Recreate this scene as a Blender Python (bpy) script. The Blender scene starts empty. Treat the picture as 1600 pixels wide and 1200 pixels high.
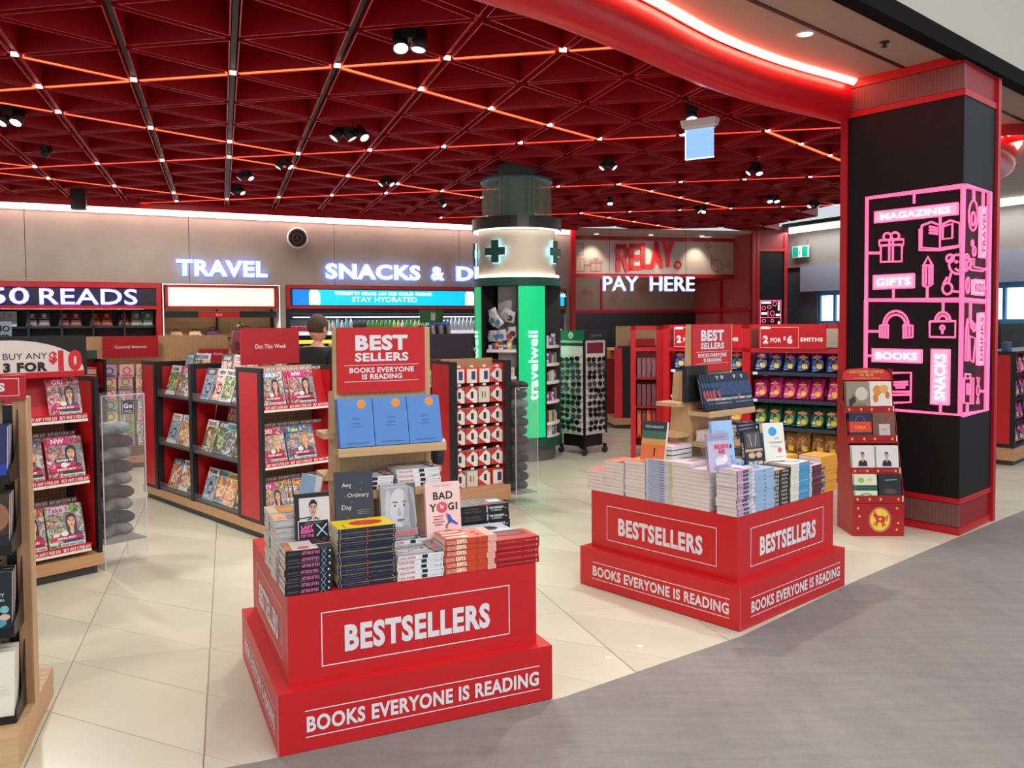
import bpy, math, random
from mathutils import Matrix, Vector, Euler
random.seed(7)
sc = bpy.context.scene
COL = sc.collection
R = math.radians

# ------------------------------------------------------------------ camera, world, lights, exposure
def make_camera():
    f, p, r = 1317.8, 0.04049, -0.0075
    cp, sp, cr, sr = math.cos(p), math.sin(p), math.cos(r), math.sin(r)
    A = Matrix(((1, 0, 0), (0, -sp, -cp), (0, cp, -sp)))
    B = Matrix(((cr, -sr, 0), (sr, cr, 0), (0, 0, 1)))
    M = B @ A
    rot = Matrix((M[0], -M[1], -M[2])).transposed()
    cam = bpy.data.cameras.new('camera')
    cam.sensor_width = 36; cam.lens = 36 * f / 1600; cam.shift_y = -40 / 1600
    cam.clip_start = .05; cam.clip_end = 200
    o = bpy.data.objects.new('camera', cam); COL.objects.link(o)
    o.matrix_world = Matrix.Translation((0, 0, 1.6)) @ rot.to_4x4()
    sc.camera = o
make_camera()
sc.view_settings.view_transform = 'Standard'
sc.view_settings.look = 'None'
sc.view_settings.gamma = 1
sc.view_settings.use_curve_mapping = False
sc.view_settings.exposure = 0.0
sc.cycles.use_denoising = True
sc.cycles.max_bounces = 6
sc.cycles.diffuse_bounces = 3
sc.cycles.glossy_bounces = 3
sc.cycles.transmission_bounces = 6
sc.cycles.transparent_max_bounces = 12
sc.cycles.caustics_reflective = False
sc.cycles.caustics_refractive = False
sc.cycles.sample_clamp_indirect = 4
w = bpy.data.worlds.new('world'); sc.world = w; w.use_nodes = True
w.node_tree.nodes['Background'].inputs[0].default_value = (.86, .93, 1.0, 1)
w.node_tree.nodes['Background'].inputs[1].default_value = .75

def area(name, loc, size, power, col=(1, .95, .88), rot=(0, 0, 0), sy=None):
    l = bpy.data.lights.new(name, 'AREA'); l.energy = power; l.color = col
    l.shape = 'RECTANGLE'; l.size = size; l.size_y = sy or size
    o = bpy.data.objects.new(name, l); COL.objects.link(o)
    o.location = loc; o.rotation_euler = rot
    return o
def spot(name, loc, target, power, cone=70, blend=.6, col=(1, .95, .87), rad=.05):
    l = bpy.data.lights.new(name, 'SPOT'); l.energy = power; l.color = col
    l.spot_size = R(cone); l.spot_blend = blend; l.shadow_soft_size = rad
    o = bpy.data.objects.new(name, l); COL.objects.link(o)
    o.location = loc
    d = Vector(target) - Vector(loc)
    o.rotation_euler = d.to_track_quat('-Z', 'Y').to_euler()
    return o
# unseen area lights added above and behind the viewer for the concourse's light
area('concourse_light', (2.5, -1.0, 5.6), 5, 330, (1, .97, .93))
area('concourse_light', (7.5, 3.5, 5.6), 4, 170, (.92, .96, 1))
area('concourse_light', (-3.5, -1.5, 5.6), 4, 170, (1, .97, .93))
# shop ceiling spotlights and added beams without a fixture, aimed at displays and floor
SPOTS = [((-.62, 5.38, 3.36), (-.6, 3.4, .6)), ((-1.5, 7.94, 3.36), (-2.4, 6.2, .8)), ((-1.35, 7.8, 3.36), (-.2, 6.0, .2)),
         ((1.57, 7.29, 3.36), (1.3, 5.0, .5)), ((2.0, 8.3, 3.36), (2.6, 8.3, .9)), ((2.88, 10.0, 3.36), (1.9, 8.6, 1.0)),
         ((-4.2, 7.2, 3.36), (-3.0, 5.6, .8)), ((-4.0, 7.0, 3.36), (-1.8, 4.5, .1)), ((-4.7, 8.7, 3.36), (-4.2, 9.2, .6)),
         ((-2.2, 9.8, 3.36), (-3.2, 8.2, .6)), ((.6, 7.9, 3.36), (.7, 9.9, .9)), ((-.6, 8.7, 3.36), (-.7, 7.0, .7)),
         ((3.8, 12.3, 3.36), (2.6, 12.0, .4)), ((-.9, 11.5, 3.36), (-1.8, 13.4, 1.2)), ((-3.8, 10.4, 3.36), (-4.9, 13.0, 1.3)),
         ((-6.2, 9.6, 3.36), (-6.4, 12.2, 1.4)), ((.9, 5.6, 3.3), (1.6, 4.4, .4)), ((-2.3, 4.2, 3.3), (-2.2, 5.2, .9)),
         ((-3.9, 5.6, 3.3), (-2.6, 7.2, .7)), ((1.0, 7.4, 3.3), (2.4, 8.8, .8)), ((.2, 5.2, 3.3), (-.9, 6.6, .8)), ((-3.2, 11.6, 3.36), (-4.4, 10.0, 1.0)), ((3.1, 15.2, 3.36), (2.6, 17.5, 1.0))]
for a_, b_ in SPOTS:
    spot('spot_light', a_, b_, 150, 82)

# ------------------------------------------------------------------ materials
def lin(c):
    return tuple((x / 255 / 12.92 if x / 255 <= .04045 else ((x / 255 + .055) / 1.055) ** 2.4) for x in c)
MATS = {}
def mat(col, rough=.5, metal=0., noise=.06, scale=30., bump=0., emit=0., kind='', spec=.5, bscale=None, stretch=(1, 1, 1), alpha=1.):
    key = (tuple(col), rough, metal, noise, scale, bump, emit, kind, spec, stretch, alpha)
    if key in MATS: return MATS[key]
    m = bpy.data.materials.new(kind or 'paint'); m.use_nodes = True
    nt = m.node_tree; N = nt.nodes; Lk = nt.links; b = N['Principled BSDF']
    c = lin(col)
    b.inputs['Roughness'].default_value = rough; b.inputs['Metallic'].default_value = metal
    b.inputs['Specular IOR Level'].default_value = spec
    tc = N.new('ShaderNodeTexCoord'); mp = N.new('ShaderNodeMapping'); mp.inputs['Scale'].default_value = stretch
    Lk.new(tc.outputs['Object'], mp.inputs[0])
    if emit:
        b.inputs['Base Color'].default_value = (*c, 1)
        b.inputs['Emission Color'].default_value = (*c, 1); b.inputs['Emission Strength'].default_value = emit
        MATS[key] = m; return m
    if kind == 'glass':
        b.inputs['Base Color'].default_value = (*c, 1)
        b.inputs['Alpha'].default_value = alpha; b.inputs['Roughness'].default_value = .04
        MATS[key] = m; return m
    n = N.new('ShaderNodeTexNoise'); n.inputs['Scale'].default_value = scale; n.inputs['Detail'].default_value = 4
    Lk.new(mp.outputs[0], n.inputs['Vector'])
    rp = N.new('ShaderNodeValToRGB')
    k0, k1 = 1 - noise, 1 + noise
    rp.color_ramp.elements[0].position = .3; rp.color_ramp.elements[1].position = .7
    rp.color_ramp.elements[0].color = (*[min(1, x * k0) for x in c], 1)
    rp.color_ramp.elements[1].color = (*[min(1, x * k1) for x in c], 1)
    Lk.new(n.outputs['Fac'], rp.inputs[0])
    out = rp.outputs[0]
    if kind in ('peg', 'perf'):
        pitch = .025 if kind == 'peg' else .03
        hole = .0042 if kind == 'peg' else .006
        sm = N.new('ShaderNodeVectorMath'); sm.operation = 'SCALE'; sm.inputs['Scale'].default_value = 1 / pitch
        Lk.new(tc.outputs['Object'], sm.inputs[0])
        fr = N.new('ShaderNodeVectorMath'); fr.operation = 'FRACTION'; Lk.new(sm.outputs[0], fr.inputs[0])
        sb = N.new('ShaderNodeVectorMath'); sb.operation = 'SUBTRACT'; sb.inputs[1].default_value = (.5, .5, .5)
        Lk.new(fr.outputs[0], sb.inputs[0])
        ml = N.new('ShaderNodeVectorMath'); ml.operation = 'MULTIPLY'; ml.inputs[1].default_value = (1, 0, 1)
        Lk.new(sb.outputs[0], ml.inputs[0])
        ln = N.new('ShaderNodeVectorMath'); ln.operation = 'LENGTH'; Lk.new(ml.outputs[0], ln.inputs[0])
        lt = N.new('ShaderNodeMath'); lt.operation = 'LESS_THAN'; lt.inputs[1].default_value = hole / pitch
        Lk.new(ln.outputs['Value'], lt.inputs[0])
        mx = N.new('ShaderNodeMix'); mx.data_type = 'RGBA'
        Lk.new(lt.outputs[0], mx.inputs['Factor']); Lk.new(out, mx.inputs['A'])
        mx.inputs['B'].default_value = (.02, .015, .01, 1)
        out = mx.outputs['Result']
    if kind == 'mesh':   # woven metal grille
        w1 = N.new('ShaderNodeTexWave'); w1.inputs['Scale'].default_value = scale; w1.bands_direction = 'DIAGONAL'
        w2 = N.new('ShaderNodeTexWave'); w2.inputs['Scale'].default_value = scale; w2.bands_direction = 'DIAGONAL'
        mp2 = N.new('ShaderNodeMapping'); mp2.inputs['Scale'].default_value = (-1, -1, 1)
        Lk.new(tc.outputs['Object'], w1.inputs[0]); Lk.new(tc.outputs['Object'], mp2.inputs[0]); Lk.new(mp2.outputs[0], w2.inputs[0])
        ad = N.new('ShaderNodeMath'); ad.operation = 'MAXIMUM'
        Lk.new(w1.outputs['Fac'], ad.inputs[0]); Lk.new(w2.outputs['Fac'], ad.inputs[1])
        gt = N.new('ShaderNodeMath'); gt.operation = 'GREATER_THAN'; gt.inputs[1].default_value = .75
        Lk.new(ad.outputs[0], gt.inputs[0])
        mx = N.new('ShaderNodeMix'); mx.data_type = 'RGBA'; Lk.new(gt.outputs[0], mx.inputs['Factor'])
        mx.inputs['A'].default_value = (.12, .05, .05, 1); Lk.new(out, mx.inputs['B']); out = mx.outputs['Result']
    if kind == 'screen':  # perforated see-through sheet
        v = N.new('ShaderNodeTexVoronoi'); v.inputs['Scale'].default_value = 40; v.inputs['Randomness'].default_value = 0
        Lk.new(tc.outputs['Object'], v.inputs['Vector'])
        gt = N.new('ShaderNodeMath'); gt.operation = 'GREATER_THAN'; gt.inputs[1].default_value = .3
        Lk.new(v.outputs['Distance'], gt.inputs[0])
        mm = N.new('ShaderNodeMath'); mm.operation = 'MULTIPLY'; mm.inputs[1].default_value = .5
        Lk.new(gt.outputs[0], mm.inputs[0]); Lk.new(mm.outputs[0], b.inputs['Alpha'])
    Lk.new(out, b.inputs['Base Color'])
    if bump:
        bp = N.new('ShaderNodeBump'); bp.inputs['Strength'].default_value = bump; bp.inputs['Distance'].default_value = .01
        n2 = N.new('ShaderNodeTexNoise'); n2.inputs['Scale'].default_value = bscale or scale * 3
        Lk.new(mp.outputs[0], n2.inputs['Vector']); Lk.new(n2.outputs['Fac'], bp.inputs['Height'])
        Lk.new(bp.outputs[0], b.inputs['Normal'])
    MATS[key] = m
    return m
def wood(col=(205, 170, 125), along='z'):
    st = {'z': (14, 14, .7), 'x': (.7, 14, 14), 'y': (14, .7, 14)}[along]
    return mat(col, .5, noise=.13, scale=4, stretch=st, kind='wood', bump=.05)
def pr(col): return mat(col, .38, noise=.03, scale=12, kind='print')
def photo(cols, scale=16, seed=0):
    """mottled many-coloured print, for picture areas of covers"""
    key = ('ph', tuple(cols), scale, seed)
    if key in MATS: return MATS[key]
    m = bpy.data.materials.new('picture_print'); m.use_nodes = True; N = m.node_tree.nodes; Lk = m.node_tree.links; b = N['Principled BSDF']
    tc = N.new('ShaderNodeTexCoord'); mp = N.new('ShaderNodeMapping'); mp.inputs['Location'].default_value = (seed * 1.7, seed * .9, seed * .4); Lk.new(tc.outputs['Object'], mp.inputs[0])
    n = N.new('ShaderNodeTexNoise'); n.inputs['Scale'].default_value = scale; n.inputs['Detail'].default_value = 5; n.inputs['Distortion'].default_value = 1.2; Lk.new(mp.outputs[0], n.inputs['Vector'])
    rp = N.new('ShaderNodeValToRGB'); el = rp.color_ramp.elements
    while len(el) < len(cols): el.new(.5)
    for i, c in enumerate(cols): el[i].position = .34 + .32 * i / (len(cols) - 1); el[i].color = (*lin(c), 1)
    Lk.new(n.outputs['Fac'], rp.inputs[0]); Lk.new(rp.outputs[0], b.inputs['Base Color']); b.inputs['Roughness'].default_value = .35
    MATS[key] = m; return m
RED = mat((202, 28, 34), .42, noise=.04, scale=6, kind='red_card')
REDP = mat((190, 22, 32), .35, noise=.04, scale=6, kind='red_lacquer')
DRED = mat((150, 18, 28), .45, noise=.05, kind='dark_red_lacquer')
WHITE = mat((238, 236, 232), .5, noise=.02, kind='white')
BLACK = mat((22, 21, 22), .4, noise=.1, kind='black')
DGREY = mat((58, 57, 58), .5, noise=.08, kind='dark_grey')
OAK = wood(); OAKX = wood(along='x'); OAKY = wood(along='y')
OAKD = wood((172, 128, 92)); OAKDX = wood((190, 145, 104), 'x')
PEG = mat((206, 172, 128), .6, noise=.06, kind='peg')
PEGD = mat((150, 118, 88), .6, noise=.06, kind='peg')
PAGES = mat((226, 220, 212), .8, noise=.10, scale=5, stretch=(1, 1, 160), kind='page_edges')
CLEAR = mat((215, 222, 226), kind='glass', alpha=.055)
CHROME = mat((190, 190, 195), .25, 1, kind='chrome')
FABK = mat((22, 22, 24), .95, noise=.2, scale=60, kind='fabric')

# ------------------------------------------------------------------ mesh builder
def text_data(s, bold, _c={}):
    k = (s, bold)
    if k in _c: return _c[k]
    cu = bpy.data.curves.new('t', 'FONT'); cu.body = s; cu.size = 1; cu.resolution_u = 3
    cu.offset = bold; cu.space_character = 1 + bold * 2.2
    ob = bpy.data.objects.new('t', cu)
    me = ob.to_mesh()
    V = [(v.co.x, v.co.y) for v in me.vertices]; F = [tuple(p.vertices) for p in me.polygons]
    ob.to_mesh_clear(); bpy.data.objects.remove(ob); bpy.data.curves.remove(cu)
    if not V: V, F = [(0, 0), (.1, 0), (0, .1)], [(0, 1, 2)]
    x0 = min(v[0] for v in V); x1 = max(v[0] for v in V)
    _c[k] = (V, F, x0, x1)
    return _c[k]
I4 = Matrix.Identity(4)
def TR(x, y, z): return Matrix.Translation((x, y, z))
def RZ(a): return Matrix.Rotation(R(a), 4, 'Z')
def RX(a): return Matrix.Rotation(R(a), 4, 'X')
def RY(a): return Matrix.Rotation(R(a), 4, 'Y')
STAND = Matrix(((0, 1, 0, 0), (0, 0, -1, 0), (-1, 0, 0, 0), (0, 0, 0, 1)))   # a lying book's mesh stood up, cover to -y
FLATUP = Matrix(((0, 0, 0, 0), (0, 0, 0, 0), (0, 0, 0, 0), (0, 0, 0, 1)))

class MB:
    def __init__(s): s.v = []; s.f = []; s.m = []; s.M = I4; s.sm = set()
    def _add(s, vs, fs, m, smooth=False):
        n = len(s.v); M = s.M
        s.v += [tuple(M @ Vector(v)) for v in vs]
        for f in fs:
            if smooth: s.sm.add(len(s.f))
            s.f.append(tuple(n + i for i in f)); s.m.append(m)
        return s
    def box(s, x0, x1, y0, y1, z0, z1, m):
        return s._add([(x0, y0, z0), (x1, y0, z0), (x1, y1, z0), (x0, y1, z0), (x0, y0, z1), (x1, y0, z1), (x1, y1, z1), (x0, y1, z1)],
                      [(0, 3, 2, 1), (4, 5, 6, 7), (0, 1, 5, 4), (1, 2, 6, 5), (2, 3, 7, 6), (3, 0, 4, 7)], m)
    def rbox(s, x0, x1, y0, y1, z0, z1, m, c=.004):   # box with bevelled vertical edges and top
        pts = [(x0 + c, y0), (x1 - c, y0), (x1, y0 + c), (x1, y1 - c), (x1 - c, y1), (x0 + c, y1), (x0, y1 - c), (x0, y0 + c)]
        cx, cy = (x0 + x1) / 2, (y0 + y1) / 2
        kx = 1 - 2 * c / max(x1 - x0, 1e-4); ky = 1 - 2 * c / max(y1 - y0, 1e-4)
        rings = [[(x, y, z0) for x, y in pts], [(x, y, z1 - c) for x, y in pts], [(cx + (x - cx) * kx, cy + (y - cy) * ky, z1) for x, y in pts]]
        return s.loft(rings, m, cap=True)
    def loft(s, rings, m, cap=True, smooth=False, closed=True):
        n = len(rings[0]); vs = [p for r in rings for p in r]; fs = []
        for i in range(len(rings) - 1):
            for j in range(n if closed else n - 1):
                a = i * n + j; b = i * n + (j + 1) % n
                fs.append((a, b, b + n, a + n))
        s._add(vs, fs, m, smooth)
        if cap:
            s._add(rings[0], [tuple(range(n))[::-1]], m); s._add(rings[-1], [tuple(range(n))], m)
        return s
    def prism(s, pts, y0, y1, m):    # polygon in xz extruded along y
        n = len(pts)
        vs = [(x, y0, z) for x, z in pts] + [(x, y1, z) for x, z in pts]
        fs = [tuple(range(n)), tuple(range(2 * n - 1, n - 1, -1))] + [(i, i + n, (i + 1) % n + n, (i + 1) % n) for i in range(n)]
        return s._add(vs, fs, m)
    def prismz(s, pts, z0, z1, m):
        n = len(pts)
        vs = [(x, y, z0) for x, y in pts] + [(x, y, z1) for x, y in pts]
        fs = [tuple(range(n - 1, -1, -1)), tuple(range(n, 2 * n))] + [(i, (i + 1) % n, (i + 1) % n + n, i + n) for i in range(n)]
        return s._add(vs, fs, m)
    def lathe(s, prof, m, n=32, c=(0, 0), a0=0, a1=360, smooth=True, cap=False):
        full = a1 - a0 >= 360; k = n if full else n + 1
        rings = [[(c[0] + r * math.cos(R(a0 + (a1 - a0) * j / n)), c[1] + r * math.sin(R(a0 + (a1 - a0) * j / n)), z) for j in range(k)] for r, z in prof]
        return s.loft(rings, m, cap=cap, smooth=smooth, closed=full)
    def tube(s, pts, r, m, n=6, closed=False):
        P = [Vector(p) for p in pts]; rings = []
        if closed: P = P + [P[0]]
        for i, p in enumerate(P):
            d = (P[min(i + 1, len(P) - 1)] - P[max(i - 1, 0)])
            if d.length < 1e-7: d = Vector((0, 0, 1))
            d.normalize(); u = d.cross(Vector((0, 1, 0.01)) if abs(d.y) < .9 else Vector((1, 0, 0))).normalized(); w_ = d.cross(u)
            rings.append([tuple(p + (u * math.cos(2 * math.pi * k / n) + w_ * math.sin(2 * math.pi * k / n)) * r) for k in range(n)])
        return s.loft(rings, m, cap=not closed, smooth=True)
    # flat decals on the plane y=const, seen from -y
    def rect(s, x0, x1, z0, z1, y, m): return s._add([(x0, y, z0), (x1, y, z0), (x1, y, z1), (x0, y, z1)], [(0, 1, 2, 3)], m)
    def poly(s, pts, y, m): return s._add([(x, y, z) for x, z in pts], [tuple(range(len(pts)))], m)
    def disc(s, cx, cz, rx, rz, y, m, n=20): return s.poly([(cx + rx * math.cos(2 * math.pi * i / n), cz + rz * math.sin(2 * math.pi * i / n)) for i in range(n)], y, m)
    def line(s, pts, w_, y, m, closed=False):
        pts = list(pts) + ([pts[0]] if closed else [])
        for (a, b), (c, d) in zip(pts, pts[1:]):
            L = math.hypot(c - a, d - b) or 1e-6; ex, ez = (c - a) / L * w_ / 2, (d - b) / L * w_ / 2
            s._add([(a - ex + ez, y, b - ez - ex), (c + ex + ez, y, d + ez - ex), (c + ex - ez, y, d + ez + ex), (a - ex - ez, y, b - ez + ex)], [(0, 1, 2, 3)], m)
        return s
    def frame(s, x0, x1, z0, z1, w_, y, m):
        s.rect(x0, x1, z0, z0 + w_, y, m); s.rect(x0, x1, z1 - w_, z1, y, m); s.rect(x0, x0 + w_, z0 + w_, z1 - w_, y, m)
        return s.rect(x1 - w_, x1, z0 + w_, z1 - w_, y, m)
    def text(s, t, cx, z, h, y, m, width=None, bold=.02, align='c', depth=0, maxw=None, rot=0, shear=0):
        V, F, x0, x1 = text_data(t, bold); k = h / .73; W = (x1 - x0) * k
        kx = k * (width / W) if width else (k * min(1, maxw / W) if maxw else k)
        W = (x1 - x0) * kx
        ox = {'c': -W / 2, 'l': 0, 'r': -W}[align]
        P = [((vx - x0) * kx + ox + shear * vy * k, vy * k) for vx, vy in V]
        ca, sa = math.cos(R(rot)), math.sin(R(rot))
        P = [(cx + a * ca - b * sa, z + a * sa + b * ca) for a, b in P]
        s._add([(a, y, b) for a, b in P], F, m)
        if depth:
            n = len(P); ed = {}
            for f in F:
                for i in range(len(f)):
                    e = (f[i], f[(i + 1) % len(f)]); ed[e] = ed.get(e, 0) + 1
            side = [(a, b) for (a, b) in ed if (b, a) not in ed]
            s._add([(a, y, b) for a, b in P] + [(a, y + depth, b) for a, b in P], [(a + n, b + n, b, a) for a, b in side], m)
        return s
    def mesh(s, name):
        me = bpy.data.meshes.new(name); ms = []; idx = []
        for m in s.m:
            if m not in ms: ms.append(m)
            idx.append(ms.index(m))
        me.from_pydata(s.v, [], s.f)
        for m in ms: me.materials.append(m)
        me.polygons.foreach_set('material_index', idx)
        if s.sm: me.polygons.foreach_set('use_smooth', [i in s.sm for i in range(len(s.f))])
        me.update()
        return me
    def build(s, name, parent=None, label=None, M=None, **tg):
        o = bpy.data.objects.new(name, s.mesh(name)); COL.objects.link(o)
        if parent: o.parent = parent
        if M is not None: o.matrix_local = M
        if label: o['label'] = label
        for k, v in tg.items():
            o['category' if k == 'cat' else k] = v
        return o
def thing(name, label, cat, M=I4, group=None, kind=None):
    o = bpy.data.objects.new(name, None); COL.objects.link(o); o.empty_display_size = .1
    o.matrix_world = M; o['label'] = label
    if cat: o['category'] = cat
    if group: o['group'] = group
    if kind: o['kind'] = kind
    return o
def put(me, name, parent=None, M=I4, label=None, cat=None, group=None):
    o = bpy.data.objects.new(name, me); COL.objects.link(o)
    if parent: o.parent = parent
    o.matrix_local = M
    if label: o['label'] = label
    if cat: o['category'] = cat
    if group: o['group'] = group
    return o
def FR(o, a, z=0): return TR(o[0], o[1], z) @ RZ(a)
ORD = 'first second third fourth fifth sixth seventh eighth ninth tenth eleventh twelfth thirteenth fourteenth fifteenth sixteenth seventeenth eighteenth nineteenth twentieth'.split()
def nth(i, n, a='top', b='bottom'):
    if i == 0: return {'top': 'topmost', 'left': 'leftmost', 'near end': 'nearest', 'front': 'frontmost'}.get(a, 'first')
    if i == n - 1: return {'bottom': 'bottom', 'right': 'rightmost'}.get(b, 'last')
    return ORD[i]

# ------------------------------------------------------------------ cover art
def art(mb, w_, h, prims, y=0, x0=0, z0=0, dy=.0004):
    """prims in unit coordinates of the sheet, each layer a hair in front of the last"""
    for i, p in enumerate(prims):
        yy = y - dy * (i + 1); k = p[0]
        if k == 'n': mb.rect(x0 + p[1] * w_, x0 + p[3] * w_, z0 + p[2] * h, z0 + p[4] * h, yy, photo(p[5], p[6], p[7] if len(p) > 7 else 0))
        elif k == 'r': mb.rect(x0 + p[1] * w_, x0 + p[3] * w_, z0 + p[2] * h, z0 + p[4] * h, yy, pr(p[5]))
        elif k == 'e': mb.disc(x0 + p[1] * w_, z0 + p[2] * h, p[3] * w_, p[4] * h, yy, pr(p[5]), 16)
        elif k == 'p': mb.poly([(x0 + a * w_, z0 + b * h) for a, b in p[1]], yy, pr(p[2]))
        elif k == 'l': mb.line([(x0 + a * w_, z0 + b * h) for a, b in p[1]], p[2] * w_, yy, pr(p[3]))
        elif k == 't': mb.text(p[1], x0 + p[2] * w_, z0 + p[3] * h, p[4] * h, yy, pr(p[5]), bold=p[6] if len(p) > 6 else .03, maxw=(p[7] if len(p) > 7 else .92) * w_)
def bust(cx, cz, s, skin, hair, top, long_=True, man=False):
    """portrait of a person as printed shapes; s = head half height in units"""
    out = []
    if long_:
        out.append(('p', [(cx - s * .85, cz - s * 1.5), (cx - s * 1.0, cz), (cx - s * .8, cz + s * .9), (cx - s * .2, cz + s * 1.3), (cx + s * .4, cz + s * 1.25), (cx + s * .9, cz + s * .8), (cx + s * 1.0, cz - s * .2), (cx + s * .95, cz - s * 1.6)], hair))
    out.append(('p', [(cx - s * 1.9, cz - s * 3.4), (cx - s * 1.7, cz - s * 1.9), (cx - s * .5, cz - s * 1.3), (cx + s * .5, cz - s * 1.3), (cx + s * 1.7, cz - s * 1.9), (cx + s * 1.9, cz - s * 3.4)], top))
    out.append(('p', [(cx - s * .35, cz - s * 1.6), (cx - s * .3, cz - s * .6), (cx + s * .3, cz - s * .6), (cx + s * .35, cz - s * 1.6), (cx, cz - s * 2.2)], skin))
    out.append(('e', cx, cz, s * .66, s, skin))
    out.append(('p', [(cx - s * .72, cz + s * .1), (cx - s * .75, cz + s * .7), (cx - s * .3, cz + s * 1.22), (cx + s * .3, cz + s * 1.24), (cx + s * .74, cz + s * .75), (cx + s * .72, cz + s * .1), (cx + s * .5, cz + s * .55), (cx, cz + s * .72), (cx - s * .45, cz + s * .55)], hair))
    dk = (45, 32, 30)
    for sx in (-1, 1):
        out.append(('e', cx + sx * s * .28, cz + s * .08, s * .12, s * .07, dk))
        out.append(('l', [(cx + sx * s * .14, cz + s * .26), (cx + sx * s * .45, cz + s * .28)], s * .08, dk))
    out.append(('l', [(cx + s * .02, cz + s * .02), (cx + s * .08, cz - s * .28), (cx - s * .06, cz - s * .3)], s * .05, tuple(int(x * .75) for x in skin)))
    out.append(('e', cx, cz - s * .55, s * .24, s * .09, (150, 60, 60) if not man else (130, 80, 72)))
    return out
PALS = [((238, 90, 140), (250, 240, 240)), ((60, 150, 200), (250, 240, 120)), ((240, 205, 50), (210, 40, 90)), ((235, 235, 230), (200, 30, 50)), ((120, 190, 90), (255, 255, 255)), ((90, 60, 130), (250, 220, 90)), ((30, 90, 140), (255, 255, 255)), ((240, 130, 60), (90, 20, 60))]
def gossip(title, seed, tcol=(255, 255, 255), tbg=None, lines=()):
    r = random.Random(seed); bg, ac = PALS[seed % len(PALS)]
    sk = (226, 178, 150); hr = r.choice([(190, 140, 80), (90, 55, 35), (60, 40, 30), (215, 175, 110)]); tp = r.choice([(40, 40, 60), (150, 40, 60), (50, 80, 100), (60, 50, 50)])
    P = [('r', 0, 0, 1, 1, tuple(int(x * .75 + 50) for x in bg)), ('n', 0, 0, 1, 1, ((230, 225, 222), bg, (70, 56, 60), (236, 190, 170)), 22, seed), ('n', .45, .1, 1, .8, ((205, 200, 200), (120, 110, 112), (226, 216, 210)), 14, seed)]
    for k in range(3):
        x = r.uniform(.02, .2); P.append(('n', x, .36 + k * .15, x + .32, .48 + k * .15, (PALS[r.randrange(8)][0], (226, 180, 156), (60, 50, 56), (235, 235, 230)), 40, k + seed))
    P += bust(.66, .60, .15, sk, hr, tp)
    if tbg: P.append(('r', .03, .82, .62, .98, tbg))
    P.append(('t', title, .33 if tbg else .45, .845, .11, tcol, .04, .56 if tbg else .85))
    P.append(('r', .3, .03, .96, .12, (226, 222, 220))); P.append(('r', .06, .19, .9, .275, (206, 30, 84)))
    for k, t in enumerate(lines): P.append(('r', .2, .4 - k * .1, .75, .48 - k * .1, (206, 30, 84) if k else (60, 60, 66))); P.append(('t', t, .475, .415 - k * .1, .05, (255, 255, 255), .05, .52))
    P.append(('t', 'SHOCK SPLIT!', .48, .205, .045, (255, 255, 255), .04, .76)); P.append(('t', 'PLUS WIN CASH', .63, .05, .045, (60, 30, 60), .03, .6))
    P.append(('e', .44, .33, .1, .06, (232, 232, 232)))
    return P
def glossy(seed, title=None):
    r = random.Random(seed * 13 + 1)
    c = r.choice([(240, 240, 236), (236, 234, 230), (228, 230, 236), (240, 232, 220), (235, 236, 226), (150, 195, 205), (245, 215, 110), (244, 236, 232), (206, 60, 70), (96, 100, 104)])
    pal = r.choice([((240, 236, 230), (150, 110, 80), (70, 90, 60), (226, 200, 170)), ((226, 236, 240), (80, 120, 160), (190, 200, 205), (60, 60, 70)), ((244, 226, 206), (214, 90, 70), (250, 240, 230), (110, 60, 50)), ((236, 240, 226), (110, 150, 80), (60, 80, 50), (236, 214, 150)), ((232, 230, 230), (120, 118, 120), (50, 50, 54), (200, 196, 196)), ((250, 226, 190), (236, 170, 70), (180, 80, 60), (250, 246, 236))])
    d = r.choice([(200, 40, 50), (40, 90, 150), (60, 60, 60), (90, 60, 40), (30, 110, 120)])
    P = [('r', 0, 0, 1, 1, c), ('n', .0 if seed % 2 else .06, .0 if seed % 3 else .12, 1 if seed % 2 else .94, .78, pal, r.choice((9, 14, 20)), seed), ('e', .55, .36, .26, .17, tuple(int(x * .9) for x in pal[3])), ('n', .36, .26, .72, .46, pal, 32, seed + 3),
         ('t', title or r.choice(['HOME', 'DINE', 'TRAVEL', 'GARDEN', 'FOOD', 'COAST', 'STYLE', 'VIEW', 'LIVING', 'BELLE']), .5, .82, .12, d if sum(c) > 420 else (245, 245, 245), .03, .86)]
    for k in range(3): P.append(('l', [(.1, .14 - k * .035), (r.uniform(.5, .85), .14 - k * .035)], .02, (245, 244, 240) if seed % 2 else (60, 60, 60)))
    return P

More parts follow.
